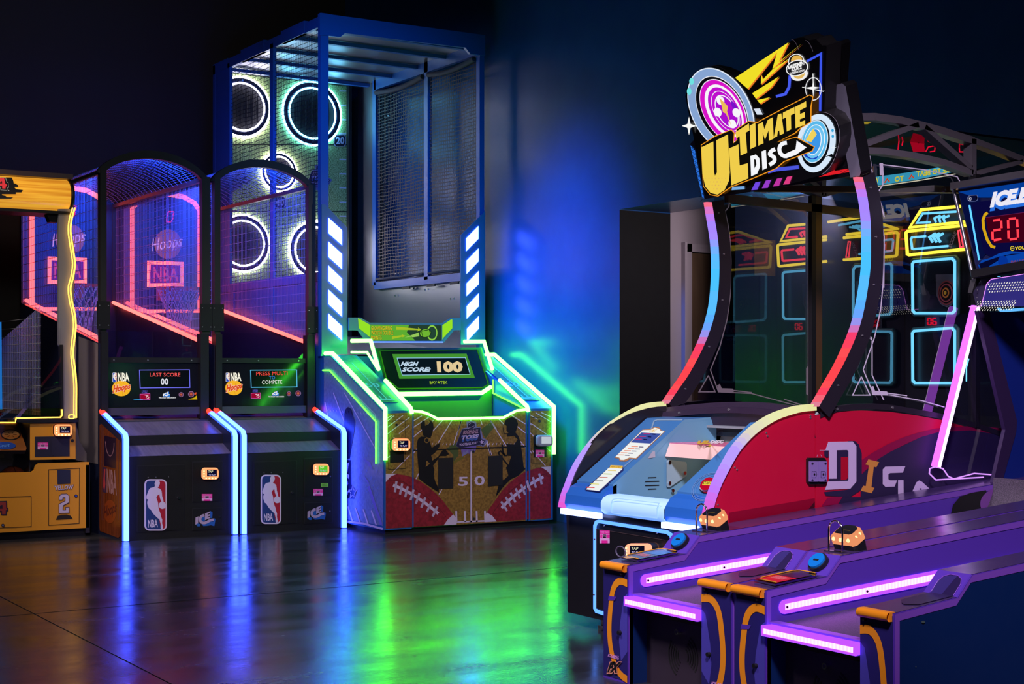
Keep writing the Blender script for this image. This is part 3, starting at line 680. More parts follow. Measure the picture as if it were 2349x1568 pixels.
def laces(P0, P1, P2, n, tl, w):
    C = arc(P0, P1, P2, n * 2); m.line(F, [(p.x, p.y) for p in C], 26, WL, .003)
    for i in range(n):
        c = C[i * 2 + 1]; d = (C[i * 2 + 2] - C[i * 2]).normalized(); nn = Vector((-d.y, d.x)); nn = (nn + d * tl).normalized()
        m.line(F, [tuple(c + nn * 55), tuple(c - nn * 45)], 20, A(180, 165, 200), .0034)
laces((710, 830), (900, 900), (1115, 1085), 8, .25, 20)
laces((1685, 1035), (1830, 870), (2060, 755), 8, -.25, 20)
m.line(F, [(655, 780), (800, 800), (960, 900), (1100, 1010), (1190, 1120)], 3, A(60, 10, 25), .0026); m.line(F, [(1600, 1090), (1720, 920), (1880, 790), (2110, 720)], 3, A(60, 10, 25), .0026)
# silhouettes of two players
DK = paint('silhouette_ink', (0.006, 0.006, 0.008), .45)
m.art(F, [L(*p) for p in [(165, 200), (175, 130), (205, 90), (232, 110), (235, 180), (290, 150), (320, 110), (290, 80), (330, 95), (360, 140), (370, 200), (350, 290), (320, 370), (255, 350), (205, 325), (185, 240)]], DK, .004)
m.art(F, [L(*p) for p in [(110, 450), (120, 390), (170, 345), (240, 345), (300, 400), (340, 520), (470, 440), (460, 500), (390, 600), (330, 640), (350, 720), (440, 660), (510, 560), (560, 550), (610, 620), (560, 650), (470, 650), (360, 800), (380, 860), (370, 960), (400, 1060), (450, 1160), (450, 1220), (240, 1080), (135, 1000), (135, 860), (115, 660)]], DK, .0041)
m.art(F, [L(*p) for p in [(260, 720), (310, 770), (245, 820)]], TURFP, .0046); m.ell(F, *L(262, 405), 22, 24, TURFP, .0046, rin=.7)
m.art(F, [R(*p) for p in [(245, 150), (265, 90), (300, 60), (370, 42), (430, 70), (462, 140), (445, 220), (420, 280), (470, 340), (500, 430), (530, 650), (550, 820), (580, 850), (460, 960), (350, 1010), (240, 1120), (110, 1290), (160, 1100), (215, 1040), (310, 960), (295, 880), (270, 830), (310, 800), (340, 700), (360, 650), (290, 640), (295, 500), (270, 460), (400, 470), (455, 390), (400, 330), (295, 345), (290, 310), (320, 290), (280, 250), (285, 180)]], DK, .004)
m.line(F, [R(*p) for p in [(240, 190), (225, 230), (240, 290), (280, 300), (320, 290)]], 5, DK, .004)
m.line(F, [R(*p) for p in [(310, 800), (230, 700), (150, 600), (190, 570), (250, 640), (290, 640)]], 12, DK, .004); m.line(F, [R(*p) for p in [(215, 470), (220, 560), (250, 640)]], 16, DK, .004)
for q in ([(1112, 588), (1248, 582), (1248, 858), (1112, 862)], [(1560, 570), (1692, 562), (1692, 828), (1560, 842)]): m.art(F, q, paint('speaker_cover', (0.008, 0.008, 0.01), .6), .006)
m.line(F, [(892, 518), (1905, 483)], 10, DK, .005); m.line(F, [(1398, 500), (1398, 1170)], 4, DK, .005)
for x, y in ((1428, 530), (1433, 1133), (740, 290), (2023, 256)): m.ell(F, x, y, 12, 12, DGREY, .006, n=16); m.ell(F, x, y, 5, 5, CHROME, .0065, n=10)
for q in ([(668, 255), (820, 250), (822, 680), (668, 690)], [(1955, 225), (2090, 220), (2090, 628), (1955, 632)]): m.line(F, q, 4, A(50, 38, 25), .004, True)
m.art(F, [(680, 520), (808, 515), (808, 622), (680, 630)], DK, .005); m.art(F, [(1972, 480), (2085, 478), (2085, 575), (1972, 580)], DK, .005)
m.art(F, [(700, 368), (778, 366), (778, 400), (700, 402)], A(150, 130, 60), .004)
for i in range(3): m.line(F, [(712, 376 + i * 9), (768, 375 + i * 9)], 3, A(60, 45, 20), .0045)
q = PY(FY - .001); sticker(m, q, 1227.5, 1031, 20, 16.5, .007)
m.build('front_artwork', fb, 'printed football field with two silhouetted players and two leather balls')
# the shield logo on the front and twice on the turf
def shield(mb, pl, s=1.0):
    hz, nv, wh = A(120, 120, 175), A(28, 24, 66), A(185, 165, 215)
    mb.art(pl, [(700, 240), (860, 200), (1020, 250), (1040, 420), (1165, 400), (1240, 760), (1400, 850), (1270, 1060), (1040, 1010), (900, 1180), (560, 1380), (520, 1110), (350, 1030), (430, 830), (560, 460), (720, 430)], hz, .004)
    mb.art(pl, [(560, 490), (1160, 430), (1150, 580), (1190, 800), (1330, 860), (1265, 930), (1260, 1040), (1180, 980), (1020, 1010), (500, 1100), (365, 1030), (430, 840)], nv, .005)
    mb.ell(pl, 860, 360, 135, 118, nv, .0052, rot=-15); mb.ell(pl, 860, 360, 135, 118, wh, .0056, rot=-15, rin=.93); mb.line(pl, [(770, 440), (860, 410), (960, 370)], 12, wh, .0058); mb.line(pl, [(780, 330), (850, 280), (930, 270)], 10, wh, .0058)
    mb.text(pl, 'BOOM BALL', [(600, 520), (1100, 480), (1085, 610), (580, 660)], A(175, 135, 165), .006, .03, .2)
    mb.text(pl, 'TOSS', [(530, 690), (1110, 640), (1085, 845), (530, 905)], A(60, 95, 180), .006, .07, .25)
    mb.text(pl, 'TOSS', [(540, 690), (1115, 640), (1100, 770), (545, 820)], wh, .0064, .05, .25)
    mb.text(pl, 'FOOTBALL FURY', [(460, 955), (1090, 880), (1070, 960), (490, 1040)], wh, .006, .03, .15)
    mb.art(pl, [(540, 1060), (1030, 1000), (1010, 1150), (960, 1250), (930, 1130), (880, 1140), (780, 1310), (740, 1150), (650, 1250), (620, 1150), (560, 1360), (525, 1130)], A(110, 90, 170), .0048)
    st = [(1200 + (130 if i % 2 == 0 else 55) * math.sin(math.radians(36 * i - 8)), 905 - (130 if i % 2 == 0 else 55) * math.cos(math.radians(36 * i - 8))) for i in range(10)]
    mb.art(pl, st, nv, .0065); st = [(1200 + (95 if i % 2 == 0 else 38) * math.sin(math.radians(36 * i - 8)), 905 - (95 if i % 2 == 0 else 38) * math.cos(math.radians(36 * i - 8))) for i in range(10)]
    mb.art(pl, st, wh, .0069)
m = MB(); shield(m, PY(FY - .001).zm(1020, 950, 14.26)); m.build('shield_logo', fb)
# left side artwork
m = MB(); q = PX(FX0 - .0015).zm(720, 900, 4.753)
sd = PX(FX0 - .001)
P = [(FY + .01, .06), (FY + .01, .87), (10.42, 1.27), (10.54, 1.27), (10.54, .06)]
m.face([(FX0 - .002, y, z) for y, z in P], noisy('side_print', S(104, 122, 170), S(122, 140, 185), 40, .35, 3))
for a in ([(215, 0), (335, 320)], [(335, 0), (690, 640)], [(125, 105), (165, 305)], [(440, 0), (670, 230), (680, 300)]): m.line(q, a, 10 if a[0][0] != 440 else 5, WHITEP, .003)
for i in range(14): m.line(q, [(150 + i * 33, 182 + i * 3), (158 + i * 33, 205 + i * 3)], 5, WHITEP, .003)
NV = A(20, 22, 60, .4)
m.art(q, [(335, 240), (345, 185), (375, 158), (415, 180), (430, 250), (455, 320), (440, 440), (420, 560), (395, 720), (330, 720)], NV, .003)
m.art(q, [(325, 735), (408, 735), (412, 1000), (470, 1070), (440, 1160), (325, 1140)], NV, .003)
m.text(q, 'M', [(335, 765), (385, 765), (380, 870), (335, 870)], WHITEP, .004, .03, .2); m.text(q, 'S', [(335, 885), (388, 885), (383, 1035), (335, 1035)], WHITEP, .004, .05, .2); m.text(q, 'RY', [(330, 1065), (395, 1065), (392, 1120), (330, 1118)], WHITEP, .004, .03, .2)
st = [(428 + (65 if i % 2 == 0 else 26) * math.sin(math.radians(36 * i)) * .75, 1085 - (75 if i % 2 == 0 else 30) * math.cos(math.radians(36 * i))) for i in range(10)]
m.line(q, st, 5, WHITEP, .004, True)
for cx, cy in ((500, 930), (645, 1030), (688, 1095), (645, 1230), (585, 1060)): m.ell(q, cx, cy, 14, 26, A(120, 150, 220), .003, rin=.8, n=20)
for cx, cy in ((625, 930), (660, 975), (700, 1040), (695, 855), (580, 850)):
    m.line(q, [(cx - 14, cy - 14), (cx + 14, cy + 14)], 3, A(120, 150, 220), .003); m.line(q, [(cx + 12, cy - 24), (cx - 8, cy + 24)], 3, A(120, 150, 220), .003)
m.line(q, [(520, 890), (610, 590), (595, 610)], 3, A(120, 150, 220), .003); m.art(q, [(540, 890), (610, 985), (600, 1000), (565, 950)], A(120, 120, 200), .003); m.art(q, [(540, 715), (620, 760), (650, 850), (600, 800)], A(120, 120, 200), .003)
m.line(q, [(600, 1020), (740, 1440)], 28, A(120, 110, 200), .0032)
for x, y in ((375, 1240), (455, 1255), (540, 1270), (630, 1285)): m.line(q, [(x, y), (x + 55, 1420 + (x - 375) * .1)], 14, WHITEP, .003)
m.line(q, [(330, 1400), (540, 1425), (755, 1485)], 22, WHITEP, .0032)
m.build('side_artwork', fb, 'printed side panel with field lines and play diagram')
# green LED outlines of the wings
for nm, x in (('o', FX0 + .005), ('o', 5.2), ('i', 6.2), ('i', FX1 - .0)):
    z0 = .88 if x in (5.2, 6.2) else .53
    m = MB(); pts = [(x, FY - .012, z0), (x, FY - .012, .895), (x, 10.40, 1.30), (x, 10.53, 1.30)]
    if x in (5.2, 6.2): pts = [(x, FY - .012, .86), (x, FY + .01, .90), (x, FY + .40, 1.095)]
    m.tube(pts, .0155, GREEN_LED, 8); m.build('wing_light', fb, 'green glowing edge light')
m = MB(); m.tube([(FX0 - .012, FY + .10, .50), (FX0 - .012, FY + .10, .80), (FX0 - .012, 10.42, 1.17), (FX0 - .012, 10.54, 1.17)], .006, GREEN_DIM, 6); m.build('thin_side_light', fb)
# field print on the sloping wings
for a, b_ in ((FX0 + .03, 5.17), (6.23, FX1 - .03)):
    m = MB(); s_ = Pl((a, FY + .05, .905), (1, 0, 0), (0, .87, .405)); TP = noisy('wing_print', S(40, 90, 110), S(60, 120, 130), 40, .3, 3)
    W_ = b_ - a; m.face([s_.at(0, .08, .002), s_.at(W_, .08, .002), s_.at(W_, .90, .002), s_.at(0, .90, .002)], TP)
    ln = A(100, 160, 220)
    for u0, v0, u1, v1, w_ in ((0.02, .12, W_ - .02, .12, .02), (W_ / 2, .12, W_ / 2, .75, .008), (W_ * .25, .12, W_ * .25, .18, .01), (W_ * .75, .12, W_ * .75, .18, .01)):
        m.bar(s_.at(u0, v0, .003), s_.at(u1, v1, .003), w_, .001, ln, up=s_.n)
    for cx, ch in ((.3, '5'), (.68, '0')):
        vs_, fs = glyphs(ch, .02, 0); base = len(m.v); m.v += [s_.at(W_ * cx - .03 + .05 * x, .33 + .07 * y, .003) for x, y in vs_]
        for f in fs: m.f.append(tuple(base + i for i in f)); m.m.append(m.mi(ln)); m.s.append(False)
    m.ell(PZ(0), 0, 0, 0, 0, ln) if False else None
    m.build('wing_panel', fb)
# centre opening light and ball chute
F0 = PY(FY - .004)
m = MB(); P = [F0.px(x, y) for x, y in ((948, 942), (968, 944), (984, 950), (1004, 960.5), (1155, 957.5), (1172, 948), (1186, 941), (1206, 939))]
m.tube(P, .0095, GREEN_LED, 8); m.build('opening_light', fb, 'green glowing line around the ball opening')
m = MB(); gp = paint('cavity_green_paint', (0, 0, 0))
m.box(5.22, 6.19, FY + .02, FY + .03, .3, .83, BLACK)
m.box(5.35, 5.38, FY + .05, FY + .45, .6, .87, gp); m.box(5.3, 6.19, FY + .5, FY + .53, .6, 1.05, gp)
m.build('ball_chute', fb)
# score display
p0 = PY(9.99).px(918, 903); p1 = PX(p0.x).px(868, 800)
SB = Pl(p0, (1, 0, 0), p1 - p0)
sb = SB.zm(840, 780, 5.22)
m = MB(); C = [sb.px(x, y) for x, y in ((110, 95), (1385, 85), (1490, 545), (1390, 630), (420, 640), (215, 470))]
m.prism(C, SB.n * -.10, paint('score_housing', (0.012, 0.05, 0.02), .3), BLP)
m.art(sb, [(165, 125), (1325, 115), (1460, 530), (1385, 580), (375, 592), (240, 460)], paint('score_glass', (0.006, 0.02, 0.008), .08), .003)
m.build('score_display', fb)
m = MB()
m.art(sb, [(310, 170), (1200, 165), (1300, 455), (395, 465)], G(66, 145, 48), .004); m.art(sb, [(365, 215), (1185, 212), (1245, 415), (430, 425)], G(8, 22, 30), .0045); m.line(sb, [(368, 218), (1185, 214), (1242, 413), (430, 422)], 7, G(150, 205, 240), .0048, True)
m.text(sb, 'HIGH', [(418, 262), (625, 262), (618, 316), (408, 316)], G(190, 215, 235), .005, .05, .2); m.text(sb, 'SCORE:', [(428, 328), (775, 328), (765, 382), (428, 382)], G(190, 215, 235), .005, .05, .2)
m.text(sb, '100', [(840, 255), (1150, 255), (1155, 392), (850, 392)], G(225, 200, 150), .005, .06)
m.text(sb, 'BAY   TEK', [(755, 495), (970, 492), (972, 528), (760, 530)], G(150, 185, 50), .005, .02)
st = [(866 + (22 if i % 2 == 0 else 9) * math.sin(math.radians(36 * i)), 510 - (22 if i % 2 == 0 else 9) * math.cos(math.radians(36 * i))) for i in range(10)]; m.art(sb, st, G(150, 185, 50), .005)
m.line(sb, [(160, 130), (240, 460), (380, 580)], 14, G(40, 130, 20), .004); m.line(sb, [(1330, 120), (1460, 530), (1385, 575)], 12, G(40, 130, 20), .004); m.line(sb, [(160, 128), (1330, 118)], 8, G(30, 100, 30), .004); m.line(sb, [(380, 582), (1385, 572)], 12, G(50, 140, 20), .004)
m.build('score_screen', fb, 'lit screen reading HIGH SCORE 100')
m = MB(); m.tube([sb.px(x, y, .0) for x, y in ((395, 645), (1385, 630), (1490, 560))], .0165, GREEN_LED, 8); m.build('score_underlight', fb, 'green glowing strip under the screen')
for P in (((0, 27), (45, 27), (140, 370), (0, 240)), ):
    m = MB(); m.tube([sb.px(x - 205 if False else x, y, .02) for x, y in ((-190, 30), (45, 28), (140, 375))], .0145, GREEN_LED, 8); m.tube([sb.px(x, y, .02) for x, y in ((-190, 165), (0, 165), (130, 372))], .009, GREEN_LED, 8); m.build('side_bracket_light', fb, 'green glowing bracket outline')
m = MB(); m.tube([sb.px(x, y, .02) for x, y in ((1160, 38), (1400, 36), (1500, 370))], .0145, GREEN_LED, 8); m.build('side_bracket_light', fb, 'green glowing bracket outline')
m = MB(); m.tube([PX(6.19).px(x, y) for x, y in ((1131, 870), (1131, 901), (1205, 938))], .007, GREEN_DIM, 6); m.build('thin_wing_light', fb)
# cage posts and beams
F2 = PY(10.55); FZ = F2.zm(480, 0, 3.356)
m = MB(); Z1 = 3.915
m.prism([FZ.px(x, y) for x, y in ((852, 100), (2125, 270), (2125, 428), (2010, 415), (1970, 365), (1045, 255), (1010, 285), (852, 268))], (0, .03, 0), BLP); m.build('top_beam', fb)
for nm, bx_ in (('f', (FX0 - .02, FX0 + .045, 10.556, 10.61)), ('f', (FX1 - .045, FX1, 10.556, 10.61)), ('b', (FX0, FX0 + .05, FB_ - .05, FB_))):
    m = MB(); m.box(*bx_, 1.28, Z1, BLP); m.build('cage_post', fb)
SX = PX(FX0)
ya, yb = SX.px(623, 300).y, SX.px(523.5, 300).y
m = MB(); m.box(FX0, FX0 + .03, ya - .03, ya + .035, 1.9, Z1 - .05, BLP); m.build('cage_post', fb)
m = MB(); m.box(FX0, FX0 + .03, yb - .03, yb + .02, 1.9, Z1 - .05, BLP); m.build('cage_post', fb)
m = MB(); m.box(FX0, FX0 + .03, 10.6, FB_, Z1 - .09, Z1 - .01, BLP); m.box(FX0 - .004, FX0 + .03, 10.9, 11.35, Z1 - .09, Z1 + .01, BLP); m.box(FX0 - .004, FX0 + .03, 11.7, 12.2, Z1 - .09, Z1 + .01, BLP); m.build('top_rail', fb)
m = MB(); m.box(FX0, FX0 + .03, 10.55, FB_, 1.28, 1.93, BLP); m.box(FX0 + .001, FX0 + .03, yb + .02, FB_, 1.9, Z1, BLP)
for y in (10.9, ya, yb - .1): m.box(FX0 - .008, FX0, y - .045, y + .045, 1.3, 1.93, BLP)
m.box(FX0 - .01, FX0, 10.6, FB_, 1.86, 1.93, BLP)
m.build('side_panel', fb)
NETM = netmat('woven_net', (0.02, 0.02, 0.03), 0.034, 0.0045, (1, 2))
def netpanel(x, y0, y1, z0, z1, nm='side_net'):
    m = MB(); rows = []
    for i in range(13):
        v = i / 12; rows.append([(x + .012 * math.sin(j * 1.1 + v * 5) * math.sin(v * 3.1) * math.sin(3.14 * j / 10), y0 + (y1 - y0) * j / 10, z0 + (z1 - z0) * v - (.05 * math.sin(3.14 * j / 10) * (v > .9) * v)) for j in range(11)])
    m.grid(rows, NETM, True); return m.build(nm, fb)
netpanel(FX0 + .015, 10.61, ya - .03, 1.93, Z1 - .08); netpanel(FX0 + .015, ya + .03, yb - .03, 1.93, Z1 - .08)
# right side frame with net
RX = 6.40; QR = PX(RX)
y1 = QR.px(862, 400).y; y2 = QR.px(981, 400).y
for y in (y1, y2):
    m = MB(); m.box(RX - .02, RX + .02, y - .035, y + .03, 1.96, 3.86, BLP); m.build('net_post', fb)
for z0, z1 in ((3.76, 3.86), (1.92, 1.985)):
    m = MB(); m.box(RX - .02, RX + .02, 10.6, y1, z0, z1, BLP); m.build('net_rail', fb)
for yy in (10.95, 11.35, 11.8):
    m = MB(); m.box(RX - .03, RX - .02, yy - .07, yy + .07, 1.895, 1.915, BLACK); m.build('latch', fb)
NETD = netmat('dense_black_net', (0.03, 0.03, 0.035), 0.030, 0.0075, (1, 2)); NETM = NETD
netpanel(RX - .004, 10.62, y2 - .04, 1.99, 3.75); netpanel(RX - .004, y2 + .03, y1 - .04, 1.99, 3.75)
HEM = paint('net_hem', (0.05, 0.05, 0.07), .8)
for ya_, yb_ in ((10.63, y2 - .05), (y2 + .05, y1 - .05)):
    m = MB()
    m.tube([(RX - .025, ya_ + (yb_ - ya_) * i / 8, 3.73 - .03 * math.sin(3.14 * i / 8)) for i in range(9)], .022, HEM, 6); m.tube([(RX - .02, ya_ + (yb_ - ya_) * i / 8, 2.01) for i in range(9)], .012, HEM, 6); m.build('net_hem', fb)
# inner sheet-metal wall, roof, bars
m = MB(); m.box(FX1 - .002, FX1 + .012, 10.62, FB_, 1.28, 1.92, SHEET); m.box(FX1 - .002, FX1 + .012, y1, FB_, 1.92, 3.85, SHEET)
rnd = random.Random(3)
for y, z in ((12.1, 2.05), (12.1, 1.85), (11.75, 1.9), (11.9, 1.55), (11.2, 1.5), (11.1, 1.78), (11.55, 1.88), (10.95, 1.5), (12.3, 2.7), (12.3, 2.9), (12.45, 2.75), (12.3, 3.5)):
    m.cyl((FX1 - .002, y, z), (FX1 - .007, y, z), .009, CHROME, 8); m.cyl((FX1 - .002, y - .06, z), (FX1 - .007, y - .06, z), .009, CHROME, 8)
m.build('inner_side_sheet', fb)
m = MB(); m.box(FX0 + .03, FX1, 10.6, FB_, 3.85, 3.87, SHEET); m.build('roof_sheet', fb)
for y in (10.72, 11.12, 11.62, 12.10, 12.58):
    m = MB(); m.box(FX0 + .03, FX1 - .03, y - .022, y + .022, 3.815, 3.845, BLP); m.build('roof_bar', fb)
# floor of the target bay
m = MB(); m.face([(FX0 + .03, 10.62, 1.29), (FX1, 10.62, 1.29), (FX1, FB_, 1.5), (FX0 + .03, FB_, 1.5)], SHEET); m.build('bay_floor', fb)
# turf wall and rings
TY = 12.80; T = PY(TY)
xr = T.px(795, 400).x
m = MB(); m.box(FX0 + .03, xr, TY, TY + .04, 1.3, 3.845, TURF); m.box(xr, xr + .03, TY - .05, TY + .04, 1.3, 3.845, BLACK)
for y in (332, 485): m.line(T, [(520, y), (795, y + 12 * 0)], 2, A(10, 20, 8), .003)
for y in (207, 240, 273, 305, 364, 397, 429, 462, 494): m.art(T, [(778, y), (794, y), (794, y + 3.5), (778, y + 3)], A(225, 225, 230), .004)
m.build('turf_wall', fb)
def ring(cx, cy, ry, c1, c2, label):
    m = MB(); c = T.px(cx, cy); r = abs(T.px(cx, cy - ry).z - T.px(cx, cy + ry).z) / 2
    C = lambda rr, d, n=48: [c + Vector((rr * math.cos(2 * math.pi * i / n), -d, rr * math.sin(2 * math.pi * i / n))) for i in range(n)]
    K = lambda L_: [Vector((max(p.x, FX0 + .032), p.y, p.z)) for p in L_]; m.grid([K(C(r * .98, .0)), K(C(r * .96, .03)), K(C(r * .80, .03)), K(C(r * .78, .0))], NAVY, True, closed=True); m.face([Vector((max(p.x, FX0 + .032), p.y, p.z)) for p in C(r * .79, .002)], paint('black_cloth', (0.012, 0.012, 0.014), .9))
    for i in range(6): a = math.radians(30 + 60 * i); q = c + Vector((r * .88 * math.cos(a), -.031, r * .88 * math.sin(a))); m.cyl(q, q + Vector((0, -.004, 0)), .009, CHROME, 8)
    for i in range(7):
        x = -.6 + .2 * i; h = math.sqrt(.6 - x * x) if x * x < .6 else .1; m.tube([c + Vector((r * (x + .02 * (i % 2)), -.004, r * h * .9)), c + Vector((r * x, -.004, -r * h))], .006, paint('black_cloth', (0, 0, 0)), 5)
    g = m.build('target_ring', fb, label)
    def arcp(P):
        Q = P[len(P) // 2:] + P[:len(P) // 2]; return [p for p in Q if p.x > FX0 + .04]
    cl = c.x - r < FX0 + .05
    m = MB(); m.tube(arcp(C(r * 1.0, .02)) if cl else C(r * 1.0, .02), .0095, c1, 8, closed=not cl); m.build('outer_light', g); m = MB(); m.tube(arcp(C(r * .79, .03)) if cl else C(r * .79, .03), .008, c2, 8, closed=not cl); m.build('inner_light', g)
WR = glow('white_ring_led', (1.5, 1.45, 1.8), 11); CR = glow('cyan_ring_led', (0.25, 1.0, 1.6), 10)
ring(553, 245.8, 68.6, WR, WR, 'white glowing target ring'); ring(714, 260.7, 73, CR, CR, 'cyan glowing target ring')
ring(638, 395, 44, WR, WR, 'small white glowing target ring'); ring(555, 558, 65, WR, WR, 'white glowing target ring'); ring(722, 573, 65, WR, WR, 'white glowing target ring')
m = MB()
for x, y, t in ((779, 322, '20'), (641, 463, '40')):
    m.art(T, [(x - 14, y - 13), (x + 10, y - 13), (x + 14, y - 8), (x + 14, y + 9), (x + 10, y + 14), (x - 10, y + 14), (x - 14, y + 9)], A(200, 190, 225), .006); m.art(T, [(x - 12.5, y - 11.5), (x + 9.5, y - 11.5), (x + 12.5, y - 7), (x + 12.5, y + 8), (x + 9, y + 12.5), (x - 9, y + 12.5), (x - 12.5, y + 8)], A(26, 26, 44), .007)
    m.text(T, t, [(x - 9, y - 8), (x + 10, y + 9)], A(215, 210, 235), .008, .03)
m.build('yard_numbers', fb)
for cx, cy in ((731, 405), (545, 405)):
    s_ = 18.0; q = T.zm(cx - 850 / s_, cy - 720 / s_, s_); m = MB(); shield(m, q); m.build('turf_logo', fb)
# pillar plates with lit windows
def pillar(plate, wins, label):
    m = MB(); P = [PY(10.54).px(x, y) for x, y in plate]; m.prism(P, (0, .012, 0), TEAL); g = m.build('pillar_plate', fb, label)
    q = PY(10.538).zm(700, 440, 3.015)
    for w_ in wins: m = MB(); m.art(q, w_, WINM, .003); m.build('lit_window', g)
pillar([(738, 468), (745, 468), (797, 522), (797, 812), (738, 812)], [[(160, 178), (255, 265), (255, 370), (160, 285)], [(160, 343), (255, 430), (255, 535), (160, 450)], [(160, 508), (255, 600), (255, 700), (160, 615)], [(160, 675), (255, 765), (255, 865), (160, 775)], [(160, 840), (255, 930), (255, 1028), (160, 940)]], 'blue pillar plate with five slanted lit windows at left')
pillar([(1113, 484), (1113, 790), (1057, 790), (1057, 540)], [[(1113, 320), (1197, 235), (1197, 325), (1113, 410)], [(1115, 475), (1198, 390), (1198, 480), (1115, 567)], [(1115, 633), (1199, 546), (1199, 638), (1115, 720)], [(1116, 790), (1200, 700), (1200, 790), (1116, 877)], [(1117, 945), (1200, 857), (1200, 945), (1117, 1033)]], 'blue pillar plate with five slanted lit windows at right')
# instruction bar between the pillars
q = PY(10.52).zm(830, 720, 10.213); m = MB()
P = [q.px(x, y) for x, y in ((-310, 80), (-30, 80), (185, 200), (1870, 218), (2080, 92), (2330, 95), (2330, 375), (2165, 378), (1915, 675), (110, 672), (-90, 380), (-310, 380))]
m.prism(P, (0, .012, 0), TEAL); g = m.build('instruction_bar', fb)
m = MB(); m.art(q, [(185, 245), (1860, 262), (1860, 622), (185, 622)], G(92, 172, 50), .003); m.art(q, [(1100, 254), (1860, 262), (1860, 622), (1250, 622), (1050, 430)], G(34, 62, 46), .0035)
m.art(q, [(-95, 90), (185, 250), (185, 540), (-75, 330)], G(150, 225, 40), .004); m.art(q, [(1880, 260), (2085, 125), (2115, 130), (2115, 330), (1900, 560), (1880, 600)], G(150, 225, 40), .004)
for i, (t_, x1) in enumerate((('GLOWING RING', 700), ('WORTH DOUBLE', 730), ('POINTS', 460))):
    y = 280 + i * 112; m.text(q, t_, [(218, y + 5), (x1 + 5, y + 5), (x1 + 5, y + 100), (218, y + 100)], G(90, 70, 20), .0036, .03); m.text(q, t_, [(214, y), (x1, y), (x1, y + 95), (214, y + 95)], G(215, 190, 40), .004, .01)
m.art(q, [(800, 290), (1320, 345), (1310, 310), (1385, 365), (1285, 410), (1310, 375), (795, 368)], G(165, 190, 40), .004); m.art(q, [(700, 525), (935, 495), (925, 475), (1020, 510), (950, 545), (940, 530), (700, 590)], G(165, 190, 40), .004)
m.ell(q, 1640, 440, 125, 180, G(140, 205, 70), .004, rin=.8); m.ell(q, 1640, 440, 98, 142, G(34, 68, 52), .0041)
m.art(q, [(1000, 550), (1330, 430), (1340, 520), (1180, 545), (1160, 530)], G(150, 200, 90), .0045); m.ell(q, 1480, 445, 140, 105, G(20, 40, 25), .005, rot=-8); m.ell(q, 1480, 445, 125, 92, G(110, 180, 50), .0055, rot=-8)
m.line(q, [(1400, 400), (1540, 370)], 16, G(20, 40, 25), .006); m.line(q, [(1380, 370), (1420, 540)], 12, G(20, 40, 25), .006); m.line(q, [(1570, 360), (1600, 480)], 12, G(20, 40, 25), .006)
m.build('lit_instructions', g)
m = MB(); m.tube([q.px(x, y, .008) for x, y in ((200, 655), (1890, 658))], .006, glow('bar_edge_led', (0.2, 0.4, 1.6), 1.2), 6); m.build('bar_edge_light', g)
card_reader(fb, PY(FY - .008), 915, 1019, 40, 27, screen=(8, 8, 40))
card_reader(fb, PY(FY - .008), 1243, 1010, 37, 26, screen=(185, 195, 205), words=None, lit=False, label='unlit grey card reader with blank white screen')


# ================================================================== yellow basketball machine at the left edge
YEL = paint('yellow_laminate', S(222, 150, 40), 0.42)
YLED = glow('amber_led', (2.6, 1.25, 0.16), 1.3)
YY = 10.60
yt = thing('basketball_arcade_machine', (2.7, 11.4, 0), 'yellow hoops machine marked YELLOW 2 with a wide amber lit header', 'arcade machine')
q0 = PY(YY); q = q0.zm(0, 940, 5.407)
xr_ = q0.px(206, 1200).x; xl = 1.9
m = MB(); zt = q.px(0, 770).z
P = [(-700, 800), (395, 770), (430, 745), (445, 690), (480, 662), (1105, 645), (1105, 1458), (-700, 1560)]
m.prism([q.px(x, y) for x, y in P], (0, .03, 0), YEL)
m.box(xl, xr_ - .0, YY + .52, 12.9, .045, .44, BLACK); m.box(xl, xr_, YY + .03, YY + .52, .045, .29, BLACK); m.box(q.px(470, 700).x, xr_, YY + .03, YY + .52, .29, .44, BLACK); m.box(xl, xr_ - .02, YY + .04, 12.9, .0, .045, BLACK)
m.box(xr_ - .028, xr_, YY + .0, 12.9, .02, .50, paint('dark_edge_trim', (0.02, 0.018, 0.03), .35))
m.build('cabinet', yt)
m = MB(); OUT = paint('thin_black_outline', (0.02, 0.012, 0.008), .5)
m.line(q, [(600, 740), (985, 720), (980, 1405), (600, 1428)], 7, OUT, .003, True); m.line(q, [(-200, 1085), (385, 1068), (385, 1442), (-200, 1470)], 7, OUT, .003, True)
m.art(q, [(708, 742), (870, 738), (870, 910), (710, 918)], A(34, 38, 70), .004)
m.text(q, 'YELLOW', [(665, 935), (915, 920), (905, 985), (680, 1000)], A(70, 55, 90), .0035, .06); m.text(q, 'YELLOW', [(670, 938), (910, 924), (900, 980), (684, 994)], WHITEP, .004, .03)
D = [(730, 1070), (760, 1040), (825, 1038), (855, 1062), (855, 1145), (780, 1185), (778, 1240), (812, 1240), (812, 1205), (855, 1203), (855, 1275), (728, 1280), (728, 1165), (805, 1125), (805, 1085), (778, 1085), (776, 1112), (730, 1114)]
m.art(q, D, WHITEP, .004); m.line(q, D, 8, A(60, 40, 80), .0043, True)
m.art(q, [(690, 1360), (715, 1310), (760, 1297), (830, 1294), (875, 1310), (900, 1345)], OUT, .004)
F4 = [(-60, 1130), (82, 1125), (85, 1210), (100, 1212), (98, 1250), (82, 1252), (78, 1300), (10, 1300), (10, 1262), (-60, 1262)]
m.art(q, F4, A(35, 30, 60), .004); m.art(q, [(-60, 1142), (72, 1138), (74, 1222), (88, 1222), (86, 1240), (70, 1240), (68, 1290), (22, 1290), (22, 1250), (-60, 1250)], A(150, 50, 50), .005)
